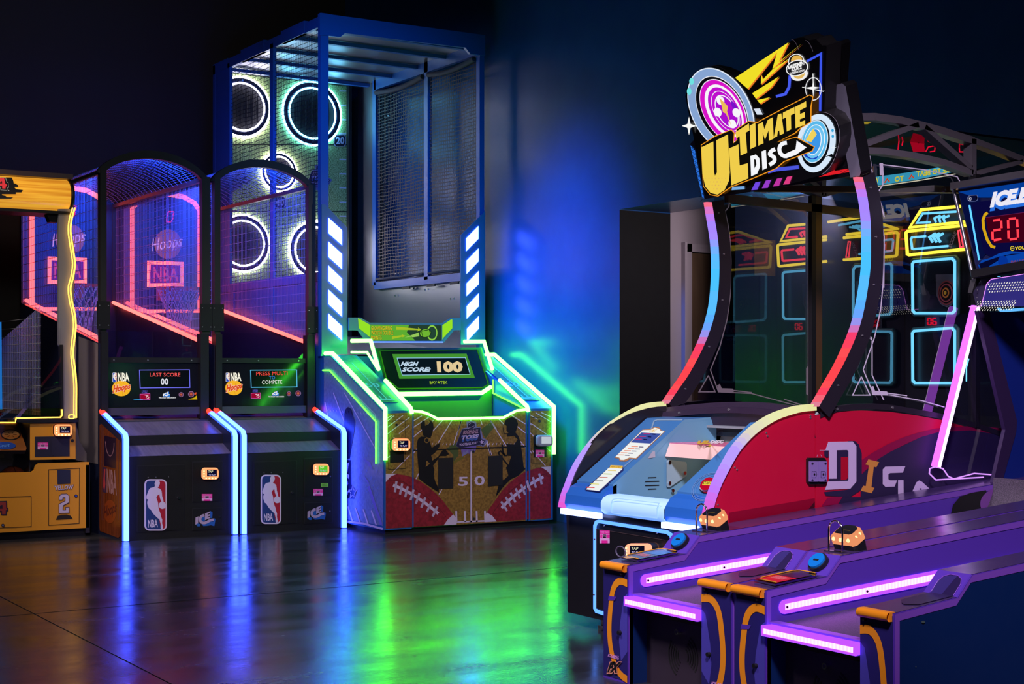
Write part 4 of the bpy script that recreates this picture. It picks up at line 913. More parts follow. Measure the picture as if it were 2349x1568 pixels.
m.art(q, [(5, 1180), (28, 1175), (28, 1222), (-15, 1222)], A(40, 30, 50), .0055)
for x, y in ((940, 1064), (34, 1427)): m.ell(q, x, y, 20, 20, OUT, .005, n=18); m.ell(q, x, y, 12, 12, CHROME, .006, n=16)
m.build('front_artwork', yt)
# raised control box
m = MB(); m.prism([q.px(x, y) for x, y in ((372, 165), (938, 155), (938, 608), (372, 618))], (0, .5, 0), YEL, BLACK)
m.prism([q.px(x, y, .02) for x, y in ((190, 125), (960, 115), (965, 148), (345, 158), (190, 150))], (0, .6, 0), BLACK)
m.prism([q.px(x, y, -.06) for x, y in ((938, 150), (975, 150), (1020, 400), (1105, 540), (1105, 650), (938, 620))], (0, .5, 0), paint('side_grey_panel', (0.10, 0.085, 0.08), .5))
m.build('control_box', yt)
m = MB(); m.art(q, [(430, 330), (862, 322), (862, 572), (430, 580)], paint('dark_plate', S(40, 38, 56), .4), .003); m.line(q, [(630, 326), (630, 575)], 3, BLACK, .004)
sticker(m, q, 465, 402, 130, 85, .005); m.ell(q, 896, 378, 20, 20, OUT, .005, n=18); m.ell(q, 896, 378, 11, 11, CHROME, .006, n=14)
for x, y in ((652, 345), (655, 565)): m.ell(q, x, y, 7, 7, BLACK, .005, n=10)
m.build('coin_plate', yt)
card_reader(yt, PY(YY - .002), 142, 986, 40, 26, screen=(14, 12, 40), on=(1.0, 0.28, 0.10))
# sloped deck with medallion and badge
m = MB(); DK_ = noisy('court_wood_print', S(120, 70, 34), S(140, 84, 42), 6, .35)
dk = Pl(q.px(0, 500, .02), (1, 0, 0), (0, .45, .30)); dq = dk.zm(0, 940, 5.407)
m.prism([dq.px(x, y) for x, y in ((-600, 150), (210, 150), (330, 470), (320, 500), (-600, 505))], dk.n * -.03, DK_, BLACK)
m.ell(dq, 132, 310, 122, 65, BLACK, .003); m.ell(dq, 132, 310, 108, 55, A(150, 105, 60), .004)
for a in range(6): c_ = math.cos(a * 1.047), math.sin(a * 1.047); m.line(dq, [(132 + 30 * c_[0], 310 + 14 * c_[1]), (132 + 75 * c_[0], 310 + 36 * c_[1])], 6, BLACK, .005)
m.ell(dq, 60, 447, 135, 46, A(20, 60, 150), .004); m.text(dq, 'Court', [(-20, 425), (120, 420), (118, 462), (-20, 468)], A(90, 150, 230), .005, .0, .2)
m.line(dq, [(-600, 228), (180, 228)], 5, A(190, 130, 60), .004); m.line(dq, [(-600, 160), (195, 160)], 8, YLED, .006)
m.build('control_deck', yt)
# trough
m = MB(); m.box(xl, q.px(400, 700).x, YY + .05, YY + .5, .292, .305, paint('trough_black', (0.02, 0.02, 0.022), .15)); m.box(q.px(400, 700).x - .01, q.px(400, 700).x, YY + .05, YY + .5, .305, .66, paint('trough_black', (0, 0, 0)))
m.build('ball_trough', yt)
# header drum
m = MB(); rows = []; xe = q0.px(163, 440).x; zc, hh, rr = 2.40, .115, .135
for i in range(17):
    a = math.radians(-90 + 180 * i / 16); z = zc + hh * math.sin(a); y = YY + .12 - rr * math.cos(a)
    rows.append([(xl, y, z), (xe, y, z)])
DR = newmat('amber_header')[0]; nt_ = DR.node_tree; bb = nt_.nodes['Principled BSDF']
tc_ = nt_.nodes.new('ShaderNodeTexCoord'); mp_ = nt_.nodes.new('ShaderNodeMapping'); mp_.inputs['Scale'].default_value = (1.5, 30, 45); nz_ = nt_.nodes.new('ShaderNodeTexNoise'); nz_.inputs['Scale'].default_value = 1.2; nz_.inputs['Detail'].default_value = 3
cr_ = nt_.nodes.new('ShaderNodeValToRGB'); cr_.color_ramp.elements[0].color = (*S(205, 125, 30), 1); cr_.color_ramp.elements[1].color = (*S(240, 172, 52), 1); cr_.color_ramp.elements[0].position = .3; cr_.color_ramp.elements[1].position = .6
nt_.links.new(tc_.outputs['Object'], mp_.inputs[0]); nt_.links.new(mp_.outputs[0], nz_.inputs[0]); nt_.links.new(nz_.outputs[0], cr_.inputs[0]); nt_.links.new(cr_.outputs[0], bb.inputs['Base Color']); nt_.links.new(cr_.outputs[0], bb.inputs['Emission Color']); bb.inputs['Emission Strength'].default_value = .8; bb.inputs['Roughness'].default_value = .25
m.grid(rows, DR, True); hd = m.build('header', yt)
m = MB(); m.face([(xe + .0, r[1][1], r[1][2]) for r in rows], BLACK)
m.tube([(xe + .01, r[1][1], r[1][2]) for r in rows], .013, BLACK, 6)
m.box(xl, xe + .02, YY + .02, YY + .3, zc + hh, zc + hh + .035, paint('header_cap', (0.10, 0.06, 0.07), .4)); m.tube([(xl, YY + .06, zc + hh + .03), (xe, YY + .06, zc + hh + .03)], .004, YLED, 5)
m.box(xl, xe + .02, YY + .02, YY + .3, zc - hh - .02, zc - hh, BLACK); m.build('header_frame', hd)
hp = PY(YY - .018).zm(0, 380, 13.05); m = MB()
m.art(hp, [(-400, 345), (350, 350), (400, 450), (410, 520), (545, 580), (540, 635), (430, 640), (480, 700), (690, 725), (640, 800), (470, 800), (470, 850), (60, 850), (60, 880), (180, 905), (190, 940), (400, 945), (330, 985), (-400, 985)], A(28, 22, 28), .0)
m.art(hp, [(-200, 350), (170, 350), (215, 495), (250, 505), (265, 655), (225, 660), (215, 745), (15, 728), (5, 640), (-200, 640)], A(240, 235, 230), .001)
m.art(hp, [(-200, 362), (155, 362), (200, 505), (238, 512), (250, 645), (212, 650), (200, 730), (30, 715), (20, 630), (-200, 630)], A(28, 22, 28), .002)
m.art(hp, [(-200, 365), (120, 365), (160, 550), (200, 560), (205, 610), (170, 620), (160, 685), (62, 680), (60, 600), (-200, 600)], G(215, 55, 60), .003); m.art(hp, [(-10, 520), (50, 450), (60, 530), (10, 535)], A(28, 22, 28), .004); m.ell(hp, 260, 742, 16, 16, A(240, 235, 230), .003, n=14)
m.build('header_artwork', hd)
m = MB(); m.prism([q0.px(x, y, -.08) for x, y in ((112, 472), (152, 478), (152, 500), (138, 508), (122, 506), (116, 490))], (0, .08, 0), BLACK); m.build('header_bracket', yt)
# grey upright with wavy amber line
m = MB(); m.prism([q0.px(x, y, -.03) for x, y in ((137, 478), (170, 478), (166, 520), (172, 560), (177, 600), (173, 660), (172, 700), (177, 760), (178, 800), (175, 860), (178, 960), (144, 960), (143, 800), (137, 790))], (0, .03, 0), paint('upright_grey', (0.20, 0.20, 0.24), .4)); m.build('side_upright', yt)
w_ = [(172, 476), (165, 500), (162, 525), (164, 548), (169, 580), (172, 606), (168, 635), (162, 660), (165, 690), (172, 722), (174, 750), (170, 785), (168, 812), (172, 845), (175, 880), (175, 925), (175, 958)]
for off, r_ in ((0, .006), (-5.5, .0045)):
    m = MB(); m.tube([q0.px(p.x + off, p.y, .0) for p in smoothpts(w_, 4)], r_, YLED, 6); m.build('wavy_light', yt, 'wavy amber glowing line')
m = MB(); m.tube([q.px(x, y, .012) for x, y in ((190, 100), (745, 90), (765, 60), (760, -10))], .005, YLED, 6); m.tube([q.px(x, y, .012) for x, y in ((190, 150), (190, 105))], .005, YLED, 6)
m.tube([q.px(x, y, .012) for x, y in ((845, 95), (850, 65), (880, 55), (915, 62), (920, 92), (900, 105), (860, 105))], .004, YLED, 6, closed=True); m.build('ledge_light', yt, 'amber glowing ledge outline')
m = MB(); m.face([q0.px(x, y, .0) for x, y in ((-60, 752), (140, 752), (142, 936), (-60, 938))], GLASS); m.face([q0.px(x, y, .001) for x, y in ((-60, 938), (143, 936), (144, 956), (34, 960), (-60, 975))], clear('amber_glass', (0.8, .5, .15), .1)); m.build('clear_guard', yt)
m = MB(); m.prism([q0.px(x, y, -.02) for x, y in ((139, 790), (146, 790), (148, 958), (144, 958))], (0, .04, 0), BLACK); m.prism([q0.px(x, y, -.02) for x, y in ((-60, 738), (5, 738), (7, 940), (-60, 940))], (0, .01, 0), G(30, 110, 190)); m.build('inner_post', yt)
m = MB(); W2 = paint('grey_wire', (0.38, 0.38, 0.44), .4, .2); x = xr_ - .32
for i in range(46):
    y = YY + .1 + i * .03; m.wire((x, y, .85), (x, y, 1.62 - i * .006), .0024, W2)
for k in range(12): m.wire((x, YY + .08, .88 + k * .06), (x, YY + 1.45, .88 + k * .06), .002, W2)
m.build('side_wire', yt)
# white backboard edge seen at the frame edge
m = MB(); m.prism([q0.px(x, y, -.9) for x, y in ((-20, 658), (21, 658), (20, 718), (-20, 722))], (0, .03, 0), paint('backboard_white', (0.5, .5, .55), .4)); NM2 = paint('white_net_cord', (1, 1, 1))
for a in (((-8, 662), (10, 712)), ((4, 662), (-6, 712)), ((14, 664), (2, 712))): m.wire(q0.px(*a[0], -.88), q0.px(*a[1], -.88), .006, NM2)
m.build('backboard', yt)
GB_ = 'basketballs in the yellow machine trough'
c = q0.px(46, 1082, -.14); c.z = .307 + .095
basketball((c.x, YY + .2, c.z), .095, 'dark basketball in the trough of the yellow machine, nearest its lit card reader', GB_)
basketball((c.x - .235, YY + .19, c.z), .095, 'dark basketball in the yellow trough, cut by the left edge of the photo', GB_)

# ================================================================== disc-sliding machine in the opening
UX, UN, UF, UB = 3.89, 4.65, 5.67, 6.08
RED = paint('red_side_panel', (0.62, 0.004, 0.045), 0.45)
STRUT = paint('curved_strut', (0.022, 0.018, 0.03), .35)
ud = thing('disc_arcade_machine', (5.0, 5.16, 0), 'disc-throwing machine with red sides under a bright tilted yellow sign', 'arcade machine')
N_, F_ = PY(UN), PY(UF)
def mirY(p): return Vector((p.x, UN + UF - p.y, p.z))
m = MB()
m.box(UX + .012, UB + .3, UN + .03, UF - .03, .075, .52, BLACK); m.box(UX + .005, UX + .03, UN + .01, UF - .005, .06, .53, paint('front_black_skin', (0.010, 0.010, 0.014), .3))
m.box(UB, UB + .03, UN, UF, .5, 2.0, BLACK)
m.build('base_cabinet', ud)
for y in (UN + .12, UF - .18):
    for x in (UX + .075, UB + .2): m = MB(); m.cyl((x, y, 0), (x, y, .02), .022, SCREW, 16); m.cyl((x, y, .02), (x, y, .08), .008, SCREW, 10); m.build('leveling_foot', ud)
# side panels
arcN = [(1630, 1182), (1637, 1150), (1648, 1119), (1659, 1095), (1671, 1072), (1682, 1052), (1694, 1033), (1710, 1014), (1728, 996), (1750, 979), (1777, 963), (1800, 954), (1827, 946), (1848, 942.5), (1869, 941)]
sideN = [N_.px(x, y) for x, y in arcN]
xs = sideN[-1].x
front = [Vector((UX, UN, .53))] + sideN + [Vector((xs, UN, .10)), Vector((UX + .02, UN, .10))]
z95 = N_.px(1871, 953).z
rear = [Vector((xs + .006, UN, .10)), Vector((xs + .006, UN, z95))] + [N_.px(x, y) for x, y in ((1920, 943), (1980, 941), (2040, 944), (2100, 952), (2160, 963), (2240, 985), (2330, 1012))]
rear += [Vector((UB + .02, UN, rear[-1].z - .05)), Vector((UB + .02, UN, .10))]
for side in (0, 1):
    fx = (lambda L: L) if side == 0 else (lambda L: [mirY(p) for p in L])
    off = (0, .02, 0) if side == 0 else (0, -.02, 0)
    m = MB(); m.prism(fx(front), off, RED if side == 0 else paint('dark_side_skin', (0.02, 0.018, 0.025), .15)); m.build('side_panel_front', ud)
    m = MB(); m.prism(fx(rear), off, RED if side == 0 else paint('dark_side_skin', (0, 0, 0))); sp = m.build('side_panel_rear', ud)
    # bow under the glass
    bow = [N_.px(x, y) for x, y in ((1880, 945), (1918, 931), (1960, 926), (2007, 925), (2045, 928), (2079, 934), (2157, 948), (2240, 970), (2330, 1000))]
    m = MB(); B2 = fx([p + Vector((0, -.004, 0)) for p in bow]); m.grid([B2, [p + Vector((0, 0, -.024)) for p in B2]], STRUT); m.grid([B2, [p + Vector((0, .03 if side == 0 else -.03, 0)) for p in B2]], STRUT)
    for i in (1, 4): c = B2[i] + Vector((0, -.001, -.012)); m.cyl(c, c + Vector((0, -.004, 0)), .006, SCREW, 8)
    m.build('bow_rail', ud)
# printing on the rear red panel
m = MB(); q = PY(UN - .001).zm(1860, 940, 7.128); DKP = paint('dark_print', S(44, 34, 74), .5); CR_ = A(150, 0, 70)
m.art(q, [(810, 830), (1000, 700), (1250, 560), (1500, 450), (1750, 370), (2050, 300), (2600, 260), (3200, 300), (3200, 700), (2050, 370), (1800, 440), (1540, 560), (1260, 700), (1080, 830), (900, 980), (815, 1060)], CR_, .001)
m.art(q, [(815, 1060), (950, 940), (1100, 800), (1280, 690), (1550, 560), (1800, 440), (2080, 360), (2600, 330), (3200, 420), (3200, 2300), (400, 1600), (520, 1420), (810, 1420)], DKP, .0012)
m.art(q, [(270, 1430), (520, 1410), (440, 1540), (170, 1570)], CR_, .0013); m.art(q, [(210, 1340), (240, 1400), (640, 1420), (830, 1300), (830, 700), (780, 560), (720, 505), (600, 505), (600, 1300)], DKP, .0014)
WP = paint('lilac_white_print', S(215, 195, 240), .5)
m.art(q, [(280, 520), (680, 512), (740, 590), (740, 1170), (640, 1285), (225, 1305), (275, 1165), (570, 1150), (610, 1130), (610, 680), (590, 652), (230, 660)], WP, .002)
m.art(q, [(288, 655), (415, 655), (415, 1120), (288, 1122)], WP, .0024); m.art(q, [(415, 660), (590, 655), (605, 690), (605, 765), (485, 770), (485, 1140), (415, 1140)], DKP, .0025); m.art(q, [(485, 768), (600, 765), (600, 1100), (570, 1140), (485, 1145)], A(190, 0, 45), .0026)
m.art(q, [(212, 665), (285, 665), (285, 770), (250, 775), (215, 740)], DKP, .0019); m.art(q, [(285, 1125), (610, 1125), (600, 1155), (285, 1165)], DKP, .0023)
m.art(q, [(935, 805), (1112, 850), (1065, 935), (1025, 925), (985, 1260), (1035, 1270), (990, 1358), (808, 1318), (850, 1235), (892, 1242), (945, 905), (885, 890)], A(225, 150, 70), .002)
m.art(q, [(1210, 925), (1540, 918), (1500, 1022), (1290, 1030), (1262, 1050), (1262, 1130), (1290, 1148), (1405, 1148), (1365, 1250), (1215, 1255), (1170, 1210), (1170, 970)], WP, .002)
m.art(q, [(1420, 1145), (1510, 1143), (1512, 1345), (1510, 1600), (1420, 1600)], WP, .002); m.art(q, [(1660, 1316), (1720, 1180), (1765, 1150), (1810, 1170), (1925, 1275), (2000, 1400), (1640, 1400)], WP, .002); m.ell(q, 1788, 1290, 18, 12, DKP, .0025)
m.line(q, [(95, 765), (100, 735), (110, 728)], 4, WP, .002); m.line(q, [(150, 728), (165, 745), (168, 765)], 4, WP, .002); m.line(q, [(138, 657), (240, 657)], 5, WP, .002)
m.build('side_artwork', ud, 'dark wave and large slanted lettering on red')
m = MB(); q = N_.zm(1280, 900, 3.016); m.art(q, [(1180, 830), (1775, 730), (1775, 1000), (1180, 1000)], A(150, 0, 45, .45), .0015); m.art(q, [(1730, 808), (1775, 750), (1775, 790), (1745, 815)], A(70, 0, 30), .002)  # darker red band and corner low on the front panel
for x, y in ((1440, 278), (1448, 300), (1222, 518), (1237, 533), (1105, 775), (1745, 160), (1745, 175)): c = q.px(x, y, .0); m.cyl(c, c + Vector((0, -.003, 0)), .004, SCREW, 8)
m.build('side_dark_print', ud)
# latch across the seam
m = MB(); q = N_.zm(1860, 940, 7.128); m.prism([q.px(x, y, .012) for x, y in ((-80, 800), (-60, 778), (190, 778), (222, 820), (222, 1180), (190, 1212), (-60, 1212), (-80, 1180))], (0, .012, 0), BLACK); lt = m.build('latch', ud, 'black and silver latch')
for x0, x1 in ((-68, 55), (75, 205)):
    m = MB(); m.prism([q.px(x, y, .022) for x, y in ((x0, 835), (x1, 835), (x1, 1165), (x0, 1165))], (0, .01, 0), paint('latch_metal', (0.40, 0.28, 0.75), .4, .3))
    xc_ = (x0 + x1) / 2; m.line(q, [(xc_ - 40, 1000), (xc_ + 30, 1000), (xc_ + 40, 1050), (xc_ + 20, 1100), (xc_ - 40, 1100)], 7, CHROME, .0235, True); m.ell(q, xc_, 1045, 14, 18, BLACK, .024, n=12)
    for yy in (870, 1140): m.ell(q, x1 - 30 if x0 > 0 else x0 + 30, yy, 18, 18, CHROME, .0235, n=12)
    m.build('latch_plate', lt)
# colour-changing LED arcs
def ramp(cols, n):
    out = []
    for i in range(n):
        t = i / (n - 1) * (len(cols) - 1); k = min(int(t), len(cols) - 2); f = t - k; c = [cols[k][j] * (1 - f) + cols[k + 1][j] * f for j in range(3)]
        out.append(glow('rgb_led_%d_%d_%d' % tuple(int(v * 20) for v in c), c, 1.0))
    return out
up = [(.95, .16, .26), (.42, .22, 1.1), (.40, .26, 1.15), (.12, .50, 1.1), (.07, .56, 1.05), (.07, .56, 1.05), (.07, .50, 1.05), (.16, .36, 1.05), (.95, .05, .16), (1.1, .06, .08), (1.1, .075, .08), (1.0, .09, .12), (.6, .3, .45)]
lo = [(.80, .78, .36), (.84, .84, .42), (.82, .82, .46), (.74, .68, .55), (.5, .34, 1.05), (.5, .30, 1.1), (.55, .2, 1.0), (.9, .08, .55)]
NP = [(1971, 407), (1982, 453), (1989, 507), (1990, 561), (1989, 614), (1982, 668), (1970, 729), (1953, 779), (1925, 839), (1896, 889), (1871, 932)]
FP = [(1626.8, 464), (1634, 507), (1641, 550), (1644, 600), (1643, 650), (1637.5, 703.6), (1623, 757), (1603.6, 803.6), (1575, 857), (1550, 893), (1528.6, 925)]
arcF = [(1297, 1165), (1302, 1140), (1310, 1119), (1319, 1095), (1329.7, 1072), (1342, 1052), (1356, 1032.6), (1371, 1014), (1389, 996), (1408, 980), (1429, 966), (1453, 952), (1479, 940), (1502, 935), (1525, 933)]
for pl_, U, Lw, sg in ((N_, NP, arcN, 1), (F_, FP, arcF, -1)):
    C3 = smoothpts([pl_.px(x, y) for x, y in U], 3)
    m = MB(); m.grid([[p + Vector((-.028, -.018, 0)) for p in C3], [p + Vector((.020, -.018, 0)) for p in C3]], ramp(up, 8)[0]); m = MB()
    rows = [[p + Vector((-.026, -.012, 0)), p + Vector((-.026, .012, 0)), p + Vector((.018, .018, 0)), p + Vector((.018, -.018, 0))] for p in C3]
    m.grid(rows, ramp(up, len(C3)), False, closed=True); m.face(rows[0], ramp(up, 5)[0]); m.build('arc_light', ud, 'curved glowing strip fading from pink over blue to red')
    D3 = [p + Vector((.02, 0, 0)) for p in C3]; E3 = []
    for i, p in enumerate(C3):
        a = C3[max(0, i - 1)]; b_ = C3[min(len(C3) - 1, i + 1)]; t = (b_ - a).normalized(); n = Vector((-t.z, 0, t.x)); n = n if n.x > 0 else -n; E3.append(p + n * .075)
    m = MB(); m.grid([[p + Vector((0, -.02, 0)) for p in C3], [p + Vector((0, -.02, 0)) for p in E3], [p + Vector((0, .02, 0)) for p in E3], [p + Vector((0, .02, 0)) for p in C3]], STRUT)
    for i in (2, 8, 14, 20, 26): c = E3[i] * .4 + C3[i] * .6 + Vector((0, -.02, 0)); m.cyl(c, c + Vector((0, -.004, 0)), .004, SCREW, 8)
    m.build('curved_strut', ud)
    L3 = smoothpts([pl_.px(x, y) for x, y in Lw], 2)[::-1]
    m = MB(); rows = []
    for i, p in enumerate(L3):
        a = L3[max(0, i - 1)]; b_ = L3[min(len(L3) - 1, i + 1)]; t = (b_ - a).normalized(); n = Vector((t.z, 0, -t.x)); n = n if n.z > 0 or n.x < 0 else -n
        rows.append([p + Vector((0, -.012, 0)), p + n * .026 + Vector((0, -.012, 0)), p + n * .026 + Vector((0, .024, 0)), p + Vector((0, .024, 0))])
    m.grid(rows, ramp(lo, len(L3)), False, closed=True); m.build('lower_arc_light', ud, 'curved glowing strip fading from cream to violet')
# console
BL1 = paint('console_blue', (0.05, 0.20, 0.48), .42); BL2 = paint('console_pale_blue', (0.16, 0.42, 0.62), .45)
BLN = paint('console_nose_blue', (0.02, 0.14, 0.55), .35)
AP = [(3.875, .53), (3.862, .56), (3.868, .60), (3.895, .635), (4.33, .938), (4.52, .948), (4.52, .53)]
for ya_, yb_ in ((5.362, UF - .03), (UN + .03, 4.912)):
    m = MB()
    m.prism([(x, ya_, z) for x, z in AP[:4]] + [(3.95, ya_, .66), (3.95, ya_, .53)], (0, yb_ - ya_, 0), BLN)
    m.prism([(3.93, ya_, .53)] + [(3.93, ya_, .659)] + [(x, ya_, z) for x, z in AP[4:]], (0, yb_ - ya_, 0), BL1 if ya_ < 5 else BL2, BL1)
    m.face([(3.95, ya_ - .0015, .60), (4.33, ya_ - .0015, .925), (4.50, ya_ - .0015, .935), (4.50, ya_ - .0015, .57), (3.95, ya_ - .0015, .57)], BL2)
    m.build('console_arm', ud)
m = MB(); rows = []
for x, z in ((3.88, .532), (3.862, .55), (3.862, .585), (3.875, .605), (3.905, .617), (3.96, .618)): rows.append([(x, 4.915, z), (x, 5.36, z)])
m.grid(rows, paint('frosted_nose', (0.45, 0.62, 0.9), .3, emit=S(110, 165, 245), es=.85), True); m.build('frosted_nose', ud, 'frosted white-blue lit bumper')
m = MB(); nq = PX(3.862).zm(1340, 960, 5.225); m.line(nq, [(345, 1130), (330, 1110), (330, 1010), (350, 965), (410, 955), (905, 1010), (880, 1070), (880, 1190)], 9, G(170, 210, 255), .003, True); m.build('nose_outline', ud)
m = MB(); m.box(3.885, 4.5, 4.912, 5.362, .53, .575, paint('tray_grey', (0.12, 0.14, 0.16), .45)); m.box(4.46, 4.52, 4.912, 5.362, .90, .91, paint('shelf_grey', (0.25, 0.3, 0.34), .5))
m.face([(4.52, 4.7, .80), (4.52, 5.36, .80), (4.60, 5.36, .985), (4.60, 4.7, .985)], paint('deflector_grey', (0.32, 0.38, 0.42), .5))
m.box(4.42, 4.44, 4.912, 5.362, .57, .70, paint('chute_red', S(170, 60, 50), .5)); m.face([(4.15, 5.0, .577), (4.40, 5.0, .577), (4.40, 5.3, .577), (4.2, 5.3, .577)], A(150, 120, 40)); m.face([(4.3, 4.99, .69), (4.42, 4.99, .66), (4.42, 5.2, .66), (4.3, 5.2, .69)], paint('flap_orange', S(235, 120, 50), .4))
m.build('disc_tray', ud)
# slots on the inner wall
m = MB(); iw = PY(5.3605).zm(1340, 960, 5.225)
for x0, x1, y in ((762, 862, 704), (728, 897, 750), (728, 897, 798), (762, 862, 842)): m.line(iw, [(x0, y + 2), (x1, y - 2)], 12, BLACK, .002)
m.art(iw, [(968, 505), (990, 488), (1195, 515), (1212, 540), (1212, 680), (1010, 815), (985, 818), (968, 800)], paint('bracket_pale', (0.3, 0.5, 0.62), .4), .012)
for x, y in ((1000, 520), (1000, 768), (1182, 648), (1038, 858)): c = iw.px(x, y, .013); m.cyl(c, c + Vector((0, -.005, 0)), .008, CHROME, 12)
m.art(iw, [(810, 395), (845, 385), (850, 460), (760, 475)], A(190, 195, 210), .002)
m.build('speaker_slots', ud)
# pink visor with warm light below
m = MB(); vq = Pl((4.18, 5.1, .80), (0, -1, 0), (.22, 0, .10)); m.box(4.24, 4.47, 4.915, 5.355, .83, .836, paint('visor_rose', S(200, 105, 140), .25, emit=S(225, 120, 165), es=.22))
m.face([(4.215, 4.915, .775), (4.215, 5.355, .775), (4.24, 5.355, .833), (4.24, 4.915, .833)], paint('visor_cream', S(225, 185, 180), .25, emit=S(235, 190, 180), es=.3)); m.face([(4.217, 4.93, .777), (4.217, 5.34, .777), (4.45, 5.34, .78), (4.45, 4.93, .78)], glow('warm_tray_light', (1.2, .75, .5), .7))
vs1 = m.build('visor', ud, 'rose visor with warm light under it')
m = MB(); vp = PZ(.838).zm(1560, 920, 6.03); m.text(vp, 'UL', [(240, 540), (430, 535), (420, 598), (235, 600)], A(235, 190, 30), .002, .08, .3); m.text(vp, 'DISC', [(420, 545), (612, 540), (605, 588), (410, 590)], A(250, 245, 250), .002, .06, .2); m.art(vp, [(330, 645), (420, 600), (480, 645), (440, 625), (400, 645), (370, 622)], A(235, 190, 60), .002); m.build('visor_logo', vs1)
# lit instruction cards on the left arm, and the button and windows on the right arm
AS = Pl((3.895, 5.5, .635), (0, -1, 0), (.435, 0, .303)); aq = AS.zm(1340, 960, 5.225); m = MB()
WHT = G(240, 242, 240); m.art(aq, [(700, 135), (800, 125), (845, 100), (900, 105), (925, 140), (975, 150), (625, 490), (560, 480), (500, 515), (430, 512), (415, 480), (365, 470)], G(175, 120, 90), .002)
m.art(aq, [(705, 142), (800, 140), (850, 112), (900, 125), (920, 150), (965, 158), (625, 478), (545, 470), (480, 500), (440, 498), (425, 470), (378, 462)], WHT, .003); m.art(aq, [(690, 172), (930, 185), (800, 305), (560, 290)], G(60, 80, 160), .0035)
for i in range(3): x = 860 - i * 50; m.line(aq, [(x - 145, 188 + i * 32), (x - 65, 188 + i * 32)], 10, G(190, 50, 110), .004); m.line(aq, [(x - 45, 192 + i * 32), (x, 195 + i * 32)], 12, G(15, 15, 60), .004)
for i in range(5): x = 700 - i * 42; m.line(aq, [(x - 130, 340 + i * 25), (x - 50, 342 + i * 25)], 9, G(235, 140, 110), .004); m.line(aq, [(x - 40, 345 + i * 25), (x + 15, 347 + i * 25)], 10, G(90, 80, 120), .004)
m.text(aq, 'ULTIMATE', [(800, 145), (890, 130), (850, 165), (780, 172)], G(235, 180, 60), .0045, .03)
m.art(aq, [(300, 585), (330, 560), (470, 570), (475, 620), (190, 880), (20, 860), (10, 845)], G(45, 50, 110), .002); m.art(aq, [(300, 592), (320, 590), (465, 605), (180, 872), (25, 852)], WHT, .003); m.art(aq, [(320, 562), (470, 570), (460, 602), (310, 595)], G(235, 190, 80), .0035)
for i, c in enumerate(((230, 200, 80), (190, 200, 120), (200, 90, 70), (170, 170, 170), (220, 210, 60), (220, 60, 70))): x = 380 - i * 52; m.line(aq, [(x - 90, 628 + i * 40), (x + 10, 632 + i * 40)], 8 + 4 * (i % 2), G(*c), .004)
m.text(aq, 'HOW TO PLAY', [(335, 572), (455, 576), (445, 595), (325, 592)], G(170, 110, 30), .0045, .02)
m.line(aq, [(805, 130), (840, 30), (880, 15), (1180, 15)], 16, A(130, 165, 190), .0015); m.line(aq, [(450, 600), (590, 480), (740, 290)], 16, A(110, 150, 190), .0015)
m.build('instruction_cards', ud, 'two white lit instruction cards')
BS = AS.zm(1560, 920, 6.03); m = MB()
for q4 in ([(880, 510), (1010, 512), (1000, 665), (720, 660)], [(690, 755), (800, 757), (700, 912), (532, 908)]): m.art(BS, q4, A(190, 120, 170), .0018); m.art(BS, [(q4[0][0] + 5, q4[0][1] + 5), (q4[1][0], q4[1][1] + 5), (q4[2][0], q4[2][1] - 5), (q4[3][0] + 10, q4[3][1] - 5)], G(130, 0, 28), .0025)
m.art(BS, [(895, 455), (1020, 455), (1015, 500), (875, 498)], A(60, 20, 50), .002); m.text(BS, 'HIGH', [(905, 463), (1030, 463), (1015, 490), (890, 490)], WHITEP, .003, .03, .2); m.art(BS, [(680, 695), (830, 697), (815, 745), (660, 740)], A(60, 20, 50), .002); m.text(BS, 'TIME', [(690, 703), (825, 703), (800, 733), (672, 735)], WHITEP, .003, .03, .2)
for rx, ry in ((250, 165), (230, 148), (195, 120)): m.ell(BS, 385, 1185, rx, ry, A(100, 140, 190), .0015, rot=-35, rin=.965)
m.build('score_windows', ud)
m = MB(); m.ell(BS, 395, 1180, 130, 88, CHROME, .006, rot=-35, rin=.85); m.ell(BS, 395, 1172, 112, 75, G(190, 10, 45), .012, rot=-35); m.art(BS, [(325, 1190), (350, 1140), (475, 1140), (465, 1180), (440, 1195), (335, 1195)], G(235, 210, 70), .014)
m.text(BS, 'START', [(345, 1148), (465, 1148), (450, 1186), (335, 1188)], G(60, 20, 20), .015, .02); c = BS.px(395, 1178, .0); m.cyl(c, c + BS.n * .01, .036, paint('clear_bezel', (0.5, .55, .65), .15), 24); m.build('start_button', ud, 'round red and yellow start button')
# white light strips under the nose and blue outline of the front door
for ya_, yb_ in ((5.365, 5.65), (4.70, 4.912)):
    m = MB(); m.box(3.845, 3.875, ya_, yb_, .512, .536, glow('nose_white_led', (0.75, 1.0, 2.6), 2.2)); m.build('nose_light', ud, 'white-blue glowing strip')
m = MB(); dq = PX(UX - .002); m.tube([dq.px(x, y) for x, y in ((1386, 1407), (1368, 1401), (1364.5, 1394), (1364.5, 1206), (1368, 1197), (1374, 1195), (1530, 1220), (1539, 1226), (1541, 1234), (1541, 1400), (1535, 1432), (1386, 1407))], .008, glow('door_outline_led', (0.16, .48, 2.0), 1.2), 6); m.build('door_outline_light', ud, 'blue glowing door outline')
m = MB(); m.art(dq, [(1370, 1212), (1535, 1238), (1535, 1425), (1370, 1395)], paint('front_black_skin', (0, 0, 0)), .006); m.line(dq, [(1372, 1392), (1372, 1212), (1530, 1238)], 1.2, A(70, 55, 60), .008); sticker(m, dq, 1379, 1216, 23, 29, .008)
